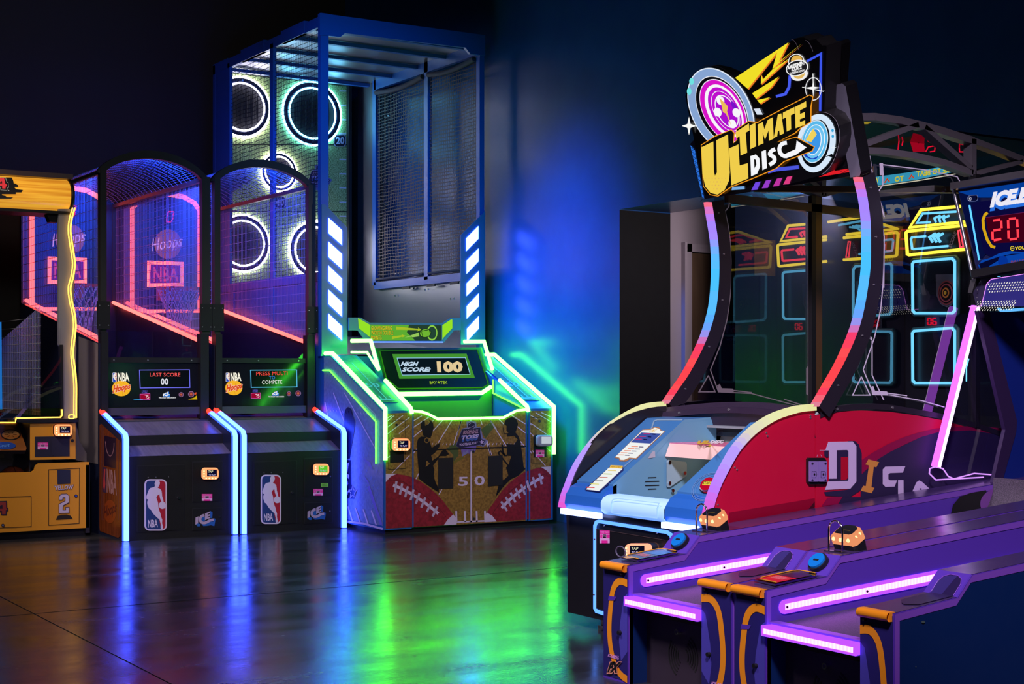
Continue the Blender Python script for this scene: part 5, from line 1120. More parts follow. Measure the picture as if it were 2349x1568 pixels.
for x, y in ((1389, 1205), (1510, 1222), (1367, 1236), (1366, 1363)): c = dq.px(x, y, .006); m.cyl(c, c + Vector((-.004, 0, 0)), .004, SCREW, 8)
m.build('service_door', ud)
card_reader(ud, PX(UX - .01), 1480, 1262, 56, 34, screen=(12, 10, 30), on=(1.0, .34, .2))
# hood between the struts, floor of the play field
m = MB(); P = []
for i in range(17):
    u = i / 16; P.append(Vector((4.46 + .05 * math.sin(math.pi * u), UN + (UF - UN) * u, .985 + .035 * math.sin(math.pi * u))))
HD = paint('hood_violet_black', (0.03, 0.018, 0.045), .4)
for k, (dz, dx_) in enumerate(((0, 0), (-.02, -.02), (-.055, -.025), (-.085, .01))): pass
m.grid([[p + Vector((dx_, 0, dz)) for p in P] for dz, dx_ in ((0, .05), (.0, .0), (-.022, -.012), (-.024, -.03), (-.05, -.036), (-.052, -.02), (-.11, .0))], HD, False)
for i in (2, 9, 14): c = P[i] + Vector((-.032, 0, -.035)); m.cyl(c, c + Vector((-.005, 0, 0)), .006, SCREW, 8)
m.build('hood', ud)
m = MB(); m.box(4.52, UB, UN + .02, UF - .02, .86, .88, paint('playfield_dark', (0.02, 0.02, 0.04), .25)); m.build('playfield', ud)
# glass sides (the far one strongly mirrors the inside)
GN = clear('side_glass', (0.90, 0.88, 0.9), 0.16); GF = clear('far_side_glass', (0.72, 0.66, 0.62), 0.30)
gz = [N_.px(x, y) for x, y in ((1885, 938), (1930, 868), (1968, 800), (1990, 730), (2003, 660), (2008, 590), (2003, 500), (1990, 425), (1982, 352))]
gl = gz + [N_.px(2232, 402)] + [Vector((UB, UN, N_.px(2232, 402).z - .03)), Vector((UB, UN, .93))] + [N_.px(x, y) for x, y in ((2157, 950), (2079, 936), (2007, 927), (1930, 932))]
m = MB(); m.face([p + Vector((0, .012, 0)) for p in gl], GN); m.build('near_side_glass', ud)
m = MB(); m.face([mirY(p + Vector((0, .012, 0))) for p in gl], GF); m.build('far_side_glass', ud)
SKN = paint('rear_side_skin', (0.012, 0.018, 0.06), .15)
for y0_, y1_ in ((UF - .002, UF + .012), (UN - .012, UN - .002)):
    m = MB(); m.box(5.86 if y0_ > 5 else 5.95, UB + .02, y0_, y1_, .9, 1.97, SKN); m.build('rear_side_skin', ud)
# line graphics on the glass
LNM = paint('frosted_line', S(200, 190, 215), .5, emit=S(150, 140, 165), es=.35)
def gart(pl_, z_, segs, polys, w_=7):
    m = MB(); q = pl_.zm(*z_)
    for s_ in segs: m.line(q, s_, w_, LNM, .006)
    for s_ in polys: m.art(q, s_, LNM, .007)
    m.build('glass_graphics', ud, 'frosted line graphics')
Z4 = (1500, 400, 2.8)
gart(F_, Z4, [[(480, 180), (475, 210), (452, 238), (470, 320), (485, 420), (490, 560), (485, 780), (465, 930), (420, 1100), (358, 1255), (410, 1395), (620, 1405), (900, 1480), (990, 1500)], [(345, 1290), (285, 1395), (388, 1395), (345, 1290)], [(675, 112), (920, 165), (985, 270), (987, 1490)], [(812, 152), (915, 175), (975, 270)], [(500, 1385), (625, 1400)], [(830, 1442), (980, 1490)]],
     [[(463, 142), (480, 142), (487, 178), (470, 180)], [(400, 1352), (418, 1345), (430, 1372), (500, 1374), (508, 1398), (412, 1398)], [(968, 330), (985, 300), (985, 560), (968, 500)], [(972, 1245), (988, 1220), (988, 1420), (972, 1410)]])
gart(N_, (1900, 560, 2.8), [[(355, 0), (345, 260), (330, 420), (290, 600), (218, 805), (270, 930), (290, 945), (375, 955), (500, 972)], [(206, 850), (150, 968), (262, 968), (206, 850)], [(275, 620), (275, 840), (350, 1000)], [(380, 965), (600, 1005), (740, 1045)]], [[(252, 580), (275, 600), (275, 620), (255, 605)], [(265, 915), (282, 910), (292, 940), (370, 945), (378, 970), (275, 968)]])
gart(N_, (1900, 160, 3.136), [[(290, 620), (340, 920), (395, 1200), (392, 1568)], [(385, 700), (385, 830), (350, 880), (395, 1060)], [(360, 680), (690, 720), (920, 770), (945, 815)]], [[(360, 670), (385, 672), (390, 760), (362, 758)]], 8)
# post between the glass panes at mid-depth of the far side
m = MB(); x1_ = F_.px(1861, 700).x; x2_ = F_.px(1875, 700).x; m.box(x1_, x2_, UF - .035, UF - .01, .9, 2.05, paint('amber_brown_post', (0.10, 0.05, 0.02), .3)); m.box(x1_ - .03, x1_, UF - .035, UF - .01, .9, 2.05, BLACK); m.build('glass_post', ud)
# roof truss on both sides
TR = paint('truss_grey', (0.15, 0.14, 0.17), .4, .2)
def truss(f, nm):
    yo = .03 if nm == 'truss_beam' and f(Vector((0, UN, 0))).y < 5 else -.03
    T_ = lambda x, y: f(N_.px(x, y))
    def beam(pts, wpx, d=.05):
        P3 = [T_(*p) for p in pts]; m = MB()
        for a, b_ in zip(P3[:-1], P3[1:]): m.bar(a + Vector((0, yo, 0)), b_ + Vector((0, yo, 0)), d, wpx * .00215, TR)
        m.build(nm, ud)
    beam([(1958, 268), (2010, 267), (2070, 275), (2120, 287), (2165, 299), (2205, 312), (2238, 322)], 15); beam([(1980, 344), (2030, 346), (2100, 356), (2170, 372), (2235, 396)], 13)
    beam([(1985, 332), (2110, 285)], 11); beam([(2125, 290), (2232, 385)], 11); beam([(2237, 318), (2237, 400)], 14); beam([(1966, 268), (1984, 344)], 10)
    beam([(2237, 322), (2300, 345), (2380, 376), (2470, 415)], 13); beam([(2240, 398), (2349, 370)], 9)
truss(lambda p: p, 'truss_beam'); truss(mirY, 'truss_beam')
m = MB(); pz = N_.px(2239, 400); m.box(pz.x - .012, pz.x + .016, UN - .01, UN + .02, .9, pz.z, BLACK); m.build('rear_post', ud)
m = MB(); m.box(4.80, UB, UN + .05, UF - .05, 2.24, 2.25, clear('smoked_roof', (0.10, 0.08, 0.10), .10)); m.build('smoked_roof', ud)
m = MB(); tq = PY(UN + .35).zm(1900, 160, 3.136)
for s_ in ([(500, 590), (510, 500), (540, 500), (530, 545)], [(700, 590), (720, 555), (770, 545), (765, 585), (730, 590)], [(835, 500), (835, 480), (875, 475)], [(980, 525), (940, 525), (945, 590), (980, 590)]): m.line(tq, s_, 9, G(215, 15, 50), .0)
m.art(tq, [(580, 490), (710, 488), (690, 540), (695, 590), (610, 590)], G(150, 5, 30), .0); m.art(tq, [(610, 505), (680, 505), (650, 530)], G(40, 0, 10), .001); m.build('red_lit_sign', ud, 'red glowing sign behind the smoked roof')
# yellow roof edge bars seen under the sign
AM = paint('amber_brown_rail', (0.14, 0.075, 0.03), .3)
m = MB(); m.bar(F_.px(1660, 455) + Vector((0, -.02, 0)), Vector((UB, UF - .02, 1.97)), .03, .04, AM); m.bar((4.80, UN + .02, 2.03), (4.80, UF - .02, 2.03), .04, .03, AM); m.bar((5.0, UF - .02, 2.06), (UB, UN + .1, 2.03), .03, .03, AM); m.build('roof_edge_rail', ud)
# target board
YN_ = glow('yellow_neon', (2.2, 1.6, .10), 1.2); CN_ = glow('cyan_neon', (.25, 1.0, 1.6), 1.0); RN_ = glow('red_neon', (2.6, .12, .18), 1.0); CND = glow('cyan_neon_dim', (.10, .42, .62), .9)
bq = PX(UB - .01); z1 = bq.zm(1900, 160, 3.136); z2 = bq.zm(1900, 560, 2.8)
def board(side):
    fx = (lambda v: v) if side == 0 else mirY
    CC = CN_ if side == 0 else RN_
    def tb(nm, q, pts, r, mat, closed=False, label=None):
        m = MB(); m.tube([fx(q.px(x, y, .02)) for x, y in pts], r, mat, 6, closed=closed); m.build(nm, ud, label)
    tb('yellow_neon_line', z1, [(1010, 1118), (590, 1162), (578, 1175), (588, 1325), (600, 1332), (1010, 1290)], .0085, YN_)
    tb('neon_line', z1, [(720, 1198), (622, 1206), (614, 1218), (622, 1285), (632, 1290), (880, 1268)], .0065, CC)
    for k in range(3): tb('chevron', z1, [(790 + k * 28, 1178), (748 + k * 28, 1205), (770 + k * 28, 1240)], .007, CC)
    tp = Pl((UB - .02, 5, 1.945), (0, -1, 0), (-.22, 0, .16)); z3 = tp.zm(1900, 160, 3.136)
    tb('yellow_neon_line', z3, [(960, 960), (680, 985), (596, 1112), (1000, 1070)], .0085, YN_); tb('neon_line', z3, [(930, 998), (690, 1012), (648, 1080), (745, 1074)], .0065, CC)
    for k in range(3): tb('chevron', z3, [(815 + k * 32, 1028), (775 + k * 32, 1045), (785 + k * 32, 1072)], .006, CC)
    for z_, w0, col in ((bq, 0, CN_), (bq, 1, CND if side else CN_)):
        y0_, y1_ = ((597, 718) if w0 == 0 else (756, 878)); P = [(2103, y0_ + 3), (2190, y0_ - 4), (2196, y0_ + 3), (2196, y1_ - 5), (2190, y1_), (2105, y1_), (2100, y1_ - 6), (2099, y0_ + 8)]
        tb('target_frame_light', bq, P, .0075, col, True); m = MB(); m.tube([fx(bq.px(x + (x - 2148) * .09, y + (y - (y0_ + y1_) / 2) * .07, .008)) for x, y in P], .011, paint('frame_teal', (0.05, .18, .2), .4), 6, closed=True); m.build('target_frame', ud)
    m = MB(); rl = paint('target_plate', (0.12, 0.12, 0.16), .4)
    pl_ = [fx(z2.px(x, y, .006)) for x, y in ((695, 195), (822, 192), (822, 340), (800, 390), (765, 405), (725, 385), (700, 330))]; m.face(pl_, rl)
    cc = fx(z2.px(768, 312, .01))
    for r_, mt in ((.058, A(150, 70, 75)), (.05, BLACK), (.044, A(170, 80, 90)), (.036, BLACK), (.024, A(215, 140, 60)), (.016, BLACK), (.009, A(225, 190, 60))): m.face([cc + Vector((-.0004 * (60 - r_ * 1000) / 2, r_ * math.cos(a), r_ * math.sin(a) * 1.1)) for a in (2 * math.pi * i / 24 for i in range(24))], mt)
    m.build('target', ud, 'round bullseye target')
    m = MB(); m.face([fx(z2.px(x, y, .012)) for x, y in ((632, 463), (725, 462), (726, 528), (630, 530))], A(40, 70, 90)); m.build('counter', ud)
    m = MB(); q = z2
    for ch, x0 in (('0', 652), ('6', 684)):
        for g in SEG[ch]:
            C_ = {'a': ((.1, 0), (.9, 0)), 'b': ((1, .05), (1, .45)), 'c': ((1, .55), (1, .95)), 'd': ((.1, 1), (.9, 1)), 'e': ((0, .55), (0, .95)), 'f': ((0, .05), (0, .45)), 'g': ((.1, .5), (.9, .5))}[g]
            a, b_ = [fx(z2.px(x0 + 22 * u, 475 + 42 * v, .016)) for u, v in C_]; m.bar(a, b_, .006, .006, G(225, 20, 50))
    m.build('counter_digits', ud)
board(0); board(1)
m = MB(); m.box(UB - .004, UB + .01, UN + .01, UF - .01, .88, 2.02, paint('board_black', (0.01, 0.012, 0.02), .3)); m.build('target_board', ud)
m = MB(); sq = bq.zm(2180, 400, 4.61); m.text(sq, 'SCORE', [(5, 760), (70, 600), (100, 620), (35, 785)], WHITEP, .02, .03); m.tube([sq.px(x, y, .02) for x, y in ((110, 598), (135, 592), (165, 765), (130, 770))], .004, RN_, 5, closed=True); m.build('score_label', ud)
# yellow glow on the side skins, put in as faintly emitting patches
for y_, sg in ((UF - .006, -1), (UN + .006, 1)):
    m = MB(); m.box(5.90, UB - .02, min(y_, y_ + sg * .004), max(y_, y_ + sg * .004), 1.72, 1.93, paint('amber_glow_patch', S(140, 100, 20), .3, emit=S(150, 110, 20), es=.3)); m.build('amber_glow_patch', ud)
m = MB()  # sign reflection modelled as a glowing strip with mirrored letters
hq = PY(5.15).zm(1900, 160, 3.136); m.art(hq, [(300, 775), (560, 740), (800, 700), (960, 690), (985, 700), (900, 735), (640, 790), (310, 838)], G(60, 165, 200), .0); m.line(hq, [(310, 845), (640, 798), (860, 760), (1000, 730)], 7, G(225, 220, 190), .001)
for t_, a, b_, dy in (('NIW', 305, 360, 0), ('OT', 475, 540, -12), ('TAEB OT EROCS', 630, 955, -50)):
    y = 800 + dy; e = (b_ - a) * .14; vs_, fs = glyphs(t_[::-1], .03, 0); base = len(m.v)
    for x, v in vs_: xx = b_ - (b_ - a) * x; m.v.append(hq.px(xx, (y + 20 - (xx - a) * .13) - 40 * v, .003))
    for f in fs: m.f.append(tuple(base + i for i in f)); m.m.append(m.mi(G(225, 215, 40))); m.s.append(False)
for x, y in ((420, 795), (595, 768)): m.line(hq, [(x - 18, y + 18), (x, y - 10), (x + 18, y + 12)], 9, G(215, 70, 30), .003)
m.build('sign_reflection', ud, 'reflection of a pale blue sign with yellow mirrored lettering')
# ------------------------------------------------ the big sign
TI = .34
sg0 = Vector((4.735, UF, 2.0)); SGP = Pl(sg0, (0, -1, 0), (-TI, 0, 1)); sz = SGP.zm(1540, 60, 3.733)
SGF = Pl(sg0 + SGP.n * .09, (0, -1, 0), (-TI, 0, 1)).zm(1540, 60, 3.733)
m = MB(); m.prism([sz.px(x, y) for x, y in ((160, 1010), (285, 1480), (1560, 1280), (1420, 520), (1330, 160), (600, 500))], SGP.n * -.03, paint('sign_back_black', (0.008, 0.008, 0.01), .3)); sgn = m.build('sign', ud)
m = MB(); GP = paint('sign_post_grey', (0.20, 0.20, 0.27), .4, .1); m.prism([sz.px(x, y, .02) for x, y in ((1408, 520), (1430, 495), (1490, 480), (1520, 505), (1650, 1240), (1640, 1270), (1560, 1285))], SGP.n * -.07, GP, BLACK); m.build('sign_side_post', sgn)
m = MB(); m.prism([sz.px(x, y) for x, y in ((1320, 160), (1400, 140), (1425, 165), (1400, 520), (1440, 740), (1310, 725))], SGP.n * -.08, paint('sign_box_black', (0.01, 0.01, 0.012), .12)); m.line(sz, [(1305, 158), (1340, 190), (1312, 725)], 4, A(150, 150, 165), .002); m.line(sz, [(1400, 190), (1405, 500)], 3, A(150, 150, 165), .002); m.art(sz, [(1345, 205), (1405, 235), (1405, 275), (1345, 250)], A(120, 140, 60, .2), .003); m.build('sign_side_box', sgn)
face = [(120, 600), (140, 490), (190, 410), (270, 365), (380, 385), (480, 430), (560, 440), (1010, 135), (1060, 105), (1130, 95), (1180, 120), (1240, 110), (1290, 165), (1330, 165), (1310, 730), (1390, 770), (1440, 850), (1445, 950), (1430, 1060), (1380, 1180), (1290, 1270), (1100, 1330), (700, 1410), (560, 1430), (285, 1450), (180, 900)]
m = MB(); m.prism([SGF.px(x, y) for x, y in face], SGP.n * -.09, paint('sign_face_black', (0.006, 0.006, 0.008), .15), paint('sign_edge_black', (0.02, 0.02, 0.022), .3)); m.build('sign_face', sgn)
m = MB()
for x0, y0 in ((1040, 110), (1160, 120)): P = arc((x0 - 10, y0), (x0 + 25, y0 + 5), (x0 + 55, y0 + 95), 8); m.line(SGF, [(p.x, p.y) for p in P], 5, A(160, 160, 170), .002)
P = smoothpts([(600, 530), (520, 420), (420, 350), (330, 335), (270, 345)], 4); m.line(SGF, [(p.x, p.y) for p in P], 4, A(70, 70, 80), .002)
P = smoothpts([(1240, 735), (1330, 740), (1410, 800), (1445, 920), (1425, 1060), (1370, 1190), (1290, 1270)], 4); m.line(SGF, [(p.x, p.y) for p in P], 4, A(170, 170, 180), .002); m.build('sign_edge_lines', sgn)
def E(nm, label, fn): m = MB(); fn(m); m.build(nm, sgn, label)
def purple(m):
    rot = 62; cx, cy = 430, 720
    A_ = dict(rot=rot, n=60)
    m.ell(SGF, cx, cy, 392, 252, G(225, 235, 250), .003, **A_); m.ell(SGF, cx, cy, 382, 243, G(135, 165, 210), .004, **A_); m.ell(SGF, cx + 12, cy, 320, 196, G(230, 232, 240), .005, **A_); m.ell(SGF, cx + 12, cy, 312, 190, G(10, 10, 14), .006, **A_)
    m.ell(SGF, cx + 25, cy, 292, 172, G(240, 235, 245), .007, **A_); m.ell(SGF, cx + 25, cy, 284, 166, G(215, 20, 200), .008, **A_); m.ell(SGF, cx + 35, cy, 245, 138, G(248, 244, 250), .009, **A_); m.ell(SGF, cx + 42, cy, 220, 116, G(190, 15, 205), .010, **A_)
    m.ell(SGF, cx + 50, cy + 2, 190, 98, G(246, 244, 250), .011, rin=.965, **A_); m.ell(SGF, cx + 60, cy + 5, 155, 82, G(246, 244, 250), .0115, **A_); m.ell(SGF, cx + 60, cy + 5, 146, 74, G(170, 15, 205), .012, **A_)
    for x, y in ((438, 630), (415, 730), (575, 735), (540, 830)): m.ell(SGF, x, y, 40, 32, G(248, 246, 250), .013, rot=rot, n=24)
    m.ell(SGF, 560, 690, 60, 18, G(120, 20, 200), .0125, rot=rot, n=20)
    m.art(SGF, [(432, 605), (505, 680), (498, 722), (535, 850), (488, 742), (462, 728), (455, 690)], G(235, 190, 90), .015)
    for x, y in ((181, 470), (161, 555)): m.ell(SGF, x, y, 20, 30, G(110, 225, 225), .006, n=24)
E('large_disc', 'large purple and white glowing disc', purple)
def bolt(m):
    OR, YE = G(235, 120, 40), G(240, 222, 40)
    for d_, c_, o in ((.003, OR, 8), (.004, YE, 0)):
        m.art(SGF, [(552 + o, 440 + o * .6), (1008 + o, 137 + o), (925 + o, 305 + o), (1118 + o, 150 + o), (985 + o, 262 + o), (870 + o, 368 + o), (912 + o, 222 + o), (660 + o, 535 + o), (608, 490)], c_, d_)
        m.art(SGF, [(772 + o, 495 + o), (775, 410), (790 + o, 455 + o), (870, 370), (1015 + o, 275 + o), (900 + o, 380 + o)], c_, d_ + .0001)
        m.art(SGF, [(698 + o, 572 + o), (925 + o, 430 + o), (860 + o, 520 + o), (730 + o, 620 + o)], c_, d_); m.art(SGF, [(740 + o, 630 + o), (850 + o, 607 + o), (765 + o, 662 + o)], c_, d_)
E('lightning_streaks', 'yellow glowing lightning streaks', bolt)
def bluel(m):
    m.line(SGF, [(900, 600), (980, 580), (1012, 520), (1020, 420)], 24, G(70, 90, 235), .003); m.line(SGF, [(1165, 300), (1285, 235), (1278, 725)], 20, G(60, 85, 235), .003); m.line(SGF, [(830, 1245), (900, 1225), (1095, 1205)], 32, G(75, 85, 220), .003)
E('blue_lines', 'blue glowing lines', bluel)
def badge(m):
    for cx, cy, rx, ry, c_, d_ in ((1075, 300, 70, 65, (240, 240, 240), .004), (1075, 300, 62, 58, (30, 25, 15), .0045), (1080, 290, 48, 42, (230, 180, 80), .005), (1100, 410, 75, 55, (240, 240, 240), .004), (1100, 408, 50, 40, (225, 185, 100), .005), (1085, 355, 97, 68, (245, 245, 245), .006), (1085, 355, 88, 60, (26, 26, 30), .007)): m.ell(SGF, cx, cy, rx, ry, G(*c_), d_, rot=-15)
    m.text(SGF, 'AMUSEMENT', [(1002, 335), (1160, 288), (1162, 325), (1005, 372)], G(245, 245, 245), .008, .05); m.text(SGF, 'SOURCE', [(1038, 352), (1128, 328), (1128, 362), (1040, 386)], G(245, 245, 245), .008, .05); m.text(SGF, 'INTERNATIONAL', [(1030, 392), (1155, 362), (1155, 382), (1032, 410)], G(245, 245, 245), .008, .03)
E('round_badge', 'round white badge', badge)
def stars(m):
    def sp(cx, cy, rx, ry, k=.16): return [(cx + (rx if i % 2 == 0 else rx * k) * math.sin(math.radians(45 * i)), cy - (ry if i % 2 == 0 else ry * k * (1 if i % 4 else 1)) * math.cos(math.radians(45 * i))) for i in range(8)]
    m.art(SGF, sp(1222, 525, 65, 85), G(250, 250, 250), .005); m.ell(SGF, 1222, 535, 70, 100, G(240, 240, 245), .004, rin=.92); m.line(SGF, [(1220, 403), (1222, 500)], 7, G(250, 250, 250), .005); m.line(SGF, [(1128, 520), (1312, 556)], 7, G(250, 250, 250), .005)
    m.art(SGF, sp(178, 845, 62, 80, .3), G(250, 250, 245), .02); m.art(SGF, sp(1395, 1035, 26, 32, .25), G(230, 240, 250), .006); m.art(SGF, [(712, 705), (765, 702), (790, 755), (740, 755)], G(215, 225, 240), .005)
E('sparkles', 'white glowing sparkles', stars)
def small(m):
    A_ = dict(rot=100, n=48); cx, cy = 1235, 985
    m.ell(SGF, 1245, 1000, 252, 165, G(215, 232, 250), .003, **A_); m.ell(SGF, 1238, 1000, 205, 122, G(10, 12, 18), .004, **A_)
    for rx, ry, c_, d_ in ((185, 112, (225, 240, 250), .005), (178, 106, (90, 185, 235), .006), (150, 88, (235, 245, 252), .007), (143, 82, (110, 195, 240), .008), (115, 62, (240, 248, 252), .009), (108, 56, (60, 150, 230), .010)): m.ell(SGF, cx, cy, rx, ry, G(*c_), d_, **A_)
    m.ell(SGF, 1200, 1090, 70, 40, G(20, 60, 190), .0075, rot=20); m.art(SGF, [(1232, 870), (1262, 920), (1215, 985), (1165, 970)], G(240, 210, 90), .012)
    for x, y in ((1389, 890), (1391, 940)): m.ell(SGF, x, y, 11, 14, G(60, 170, 220), .006, n=16)
    m.art(SGF, [(1290, 1130), (1380, 1090), (1420, 1130), (1350, 1110)], G(10, 12, 18), .0045)
E('small_disc', 'small blue glowing disc', small)
U_ = [(290, 1015), (530, 905), (500, 940), (490, 1010), (535, 1340), (500, 1400), (420, 1440), (350, 1420), (310, 1350)]
def letters(m):
    OR, DKB, YW = G(240, 150, 30), G(14, 12, 10), G(240, 205, 75)
    out = [(283, 1005), (400, 930), (545, 872), (575, 905), (565, 985), (590, 960), (585, 870), (690, 800), (770, 810), (800, 790), (990, 690), (1215, 575), (1248, 590), (1232, 680), (1230, 810), (1140, 865), (1090, 910), (940, 980), (1100, 935), (1260, 1020), (1240, 1060), (1000, 1150), (930, 1210), (720, 1300), (540, 1370), (430, 1448), (360, 1435), (300, 1360)]
    cx_ = sum(p[0] for p in out) / len(out); cy_ = sum(p[1] for p in out) / len(out)
    m.art(SGF, out, OR, .022); ins = []
    n = len(out)
    for i in range(n):
        a, b_, c_ = Vector(out[i - 1]), Vector(out[i]), Vector(out[(i + 1) % n]); t = ((b_ - a).normalized() + (c_ - b_).normalized()); t = t.normalized() if t.length > .1 else (b_ - a).normalized(); ins.append(b_ + Vector((-t.y, t.x)) * 8)
    m.art(SGF, [tuple(p) for p in ins], DKB, .0235)
    Z = .026
    m.art(SGF, [(292, 1025), (395, 975), (400, 1230), (408, 1268), (425, 1240), (420, 965), (520, 915), (535, 1240), (528, 1310), (490, 1390), (430, 1430), (370, 1415), (325, 1360), (300, 1250)], YW, Z)
    m.art(SGF, [(528, 1035), (610, 1000), (620, 1180), (690, 1160), (695, 1290), (550, 1350)], YW, Z)
    m.art(SGF, [(585, 895), (700, 820), (705, 880), (672, 900), (685, 1070), (628, 1095), (620, 930), (590, 950)], YW, Z); m.art(SGF, [(708, 838), (755, 815), (762, 1015), (712, 1040)], YW, Z)
    m.art(SGF, [(775, 830), (818, 808), (832, 870), (862, 790), (905, 768), (912, 950), (872, 970), (868, 880), (838, 960), (818, 900), (825, 990), (780, 1010)], YW, Z)
    m.art(SGF, [(912, 945), (948, 745), (978, 735), (1000, 905), (965, 922), (960, 880), (948, 890), (942, 930)], YW, Z); m.art(SGF, [(992, 728), (1090, 680), (1092, 735), (1060, 750), (1062, 870), (1024, 890), (1018, 770), (990, 782)], YW, Z)
    m.art(SGF, [(1095, 680), (1190, 630), (1192, 680), (1138, 708), (1138, 740), (1180, 722), (1180, 768), (1136, 785), (1138, 810), (1182, 792), (1182, 830), (1100, 862)], YW, Z)
    WW = G(245, 246, 250)
    m.art(SGF, [(712, 1100), (760, 1085), (790, 1120), (795, 1190), (770, 1250), (718, 1272)], WW, Z); m.art(SGF, [(745, 1125), (760, 1130), (765, 1170), (748, 1205)], DKB, Z + .001)
    m.art(SGF, [(808, 1060), (845, 1045), (855, 1200), (815, 1220)], WW, Z)
    P = smoothpts([(925, 1040), (895, 1055), (880, 1085), (915, 1110), (915, 1145), (875, 1175)], 5); m.line(SGF, [(p.x, p.y) for p in P], 34, WW, Z)
    P = smoothpts([(1025, 985), (985, 995), (962, 1030), (970, 1075), (1010, 1100), (1060, 1080)], 5); m.line(SGF, [(p.x, p.y) for p in P], 34, WW, Z + .0002); m.art(SGF, [(1000, 1085), (1100, 1040), (1110, 965), (1195, 1025), (1100, 1090), (1020, 1118)], WW, Z + .0004)
    dots = G(225, 180, 90)
    for i in range(7):
        for k in range(4): x = 330 + i * 28 + (k % 2) * 14; y = 1290 + k * 30; (m.ell(SGF, x, y, 6 - abs(3 - i), 7 - abs(3 - i), dots, Z + .001, n=10) if (x < 520 and 1280 < y < 1400 - abs(x - 430) * .5) else None)
E('sign_lettering', 'yellow and white glowing lettering', letters)
def misc(m):
    for i, x in enumerate((690, 780, 875, 962)): c_ = [(110, 70, 225), (150, 60, 200), (190, 50, 160), (220, 60, 130)][i]; m.art(SGF, [(x + 35, 1335 - i * 16), (x + 80, 1328 - i * 16), (x + 52, 1398 - i * 16), (x, 1402 - i * 16)], G(*c_), .004)
    m.art(SGF, [(525, 1375), (630, 1368), (632, 1395), (520, 1402)], G(120, 170, 225), .003)
E('sign_lamps', 'slanted lamps fading from blue to pink', misc)
def latt(m):
    m.art(sz, [(165, 1015), (205, 1060), (285, 1475), (270, 1470)], G(40, 110, 215), .003); m.art(sz, [(232, 1080), (290, 1120), (300, 1230), (265, 1130)], G(60, 150, 215), .003)
    for i in range(12): m.line(sz, [(165 + i * 8, 1030 + i * 38), (215 + i * 7, 1065 + i * 38)], 3, BLACK, .004); m.line(sz, [(215 + i * 7, 1040 + i * 38), (165 + i * 8, 1080 + i * 38)], 3, BLACK, .004)
    for q4 in ([(1350, 600), (1365, 570), (1390, 595), (1420, 590), (1425, 615), (1385, 662)], [(1265, 1290), (1380, 1240), (1535, 1215), (1535, 1245), (1400, 1268)], [(1385, 1245), (1412, 1180), (1420, 1185), (1395, 1250)], [(1425, 775), (1450, 770), (1460, 795), (1430, 795)], [(1465, 1010), (1485, 980), (1490, 1010), (1475, 1030)]): m.art(sz, q4, G(225, 30, 40), .003)
    for i in range(9):
        y = 820 + i * 50; m.line(sz, [(1450 - i * 4, y), (1500 + i * 4, y + 60)], 3, A(30, 20, 25), .004); m.line(sz, [(1500 + i * 4, y), (1450 - i * 4, y + 60)], 3, A(30, 20, 25), .004)
E('lattice_lamps', 'red and blue lamps behind black lattice', latt)

# ================================================================== two ball-rolling lanes in the right foreground
VIO = paint('violet_lane_enamel', (0.09, 0.035, 0.42), .38); VTR = paint('violet_edge_trim', (0.20, 0.07, 0.52), .35)
LBL = paint('lane_blue_panel', (0.002, 0.018, 0.10), .4); TOPM = paint('lane_cap_gloss', (0.05, 0.03, 0.12), .2, spec=.8)
ORG = paint('orange_bumper', S(240, 150, 28), .4); OR2 = A(240, 150, 28, .45); LAV = A(72, 66, 170, .45)
PUR = glow('purple_led_body', (0.60, 0.095, 3.0), 1.0)
def ledrow(name, ax):
    m_, nt_, _b = newmat(name); nt_.nodes.remove(_b); e_ = nt_.nodes.new('ShaderNodeEmission'); tc_ = nt_.nodes.new('ShaderNodeTexCoord'); wv = nt_.nodes.new('ShaderNodeTexWave'); wv.wave_type = 'BANDS'; wv.bands_direction = ax; wv.inputs['Scale'].default_value = 20
    cr_ = nt_.nodes.new('ShaderNodeValToRGB'); cr_.color_ramp.elements[0].color = (4.2, .75, 5.4, 1); cr_.color_ramp.elements[1].color = (4.8, .98, 5.8, 1)
    nt_.links.new(tc_.outputs['Object'], wv.inputs[0]); nt_.links.new(wv.outputs[0], cr_.inputs[0]); nt_.links.new(cr_.outputs[0], e_.inputs[0]); nt_.links.new(e_.outputs[0], nt_.nodes['Material Output'].inputs[0]); return m_
PC, PCX = ledrow('purple_led_dots_across', 'Y'), ledrow('purple_led_dots_along', 'X')
FIELD = noisy('speckled_playfield', (0.03, 0.025, 0.04), (0.09, 0.07, 0.11), 240, .55, 2)
SLP = .0655
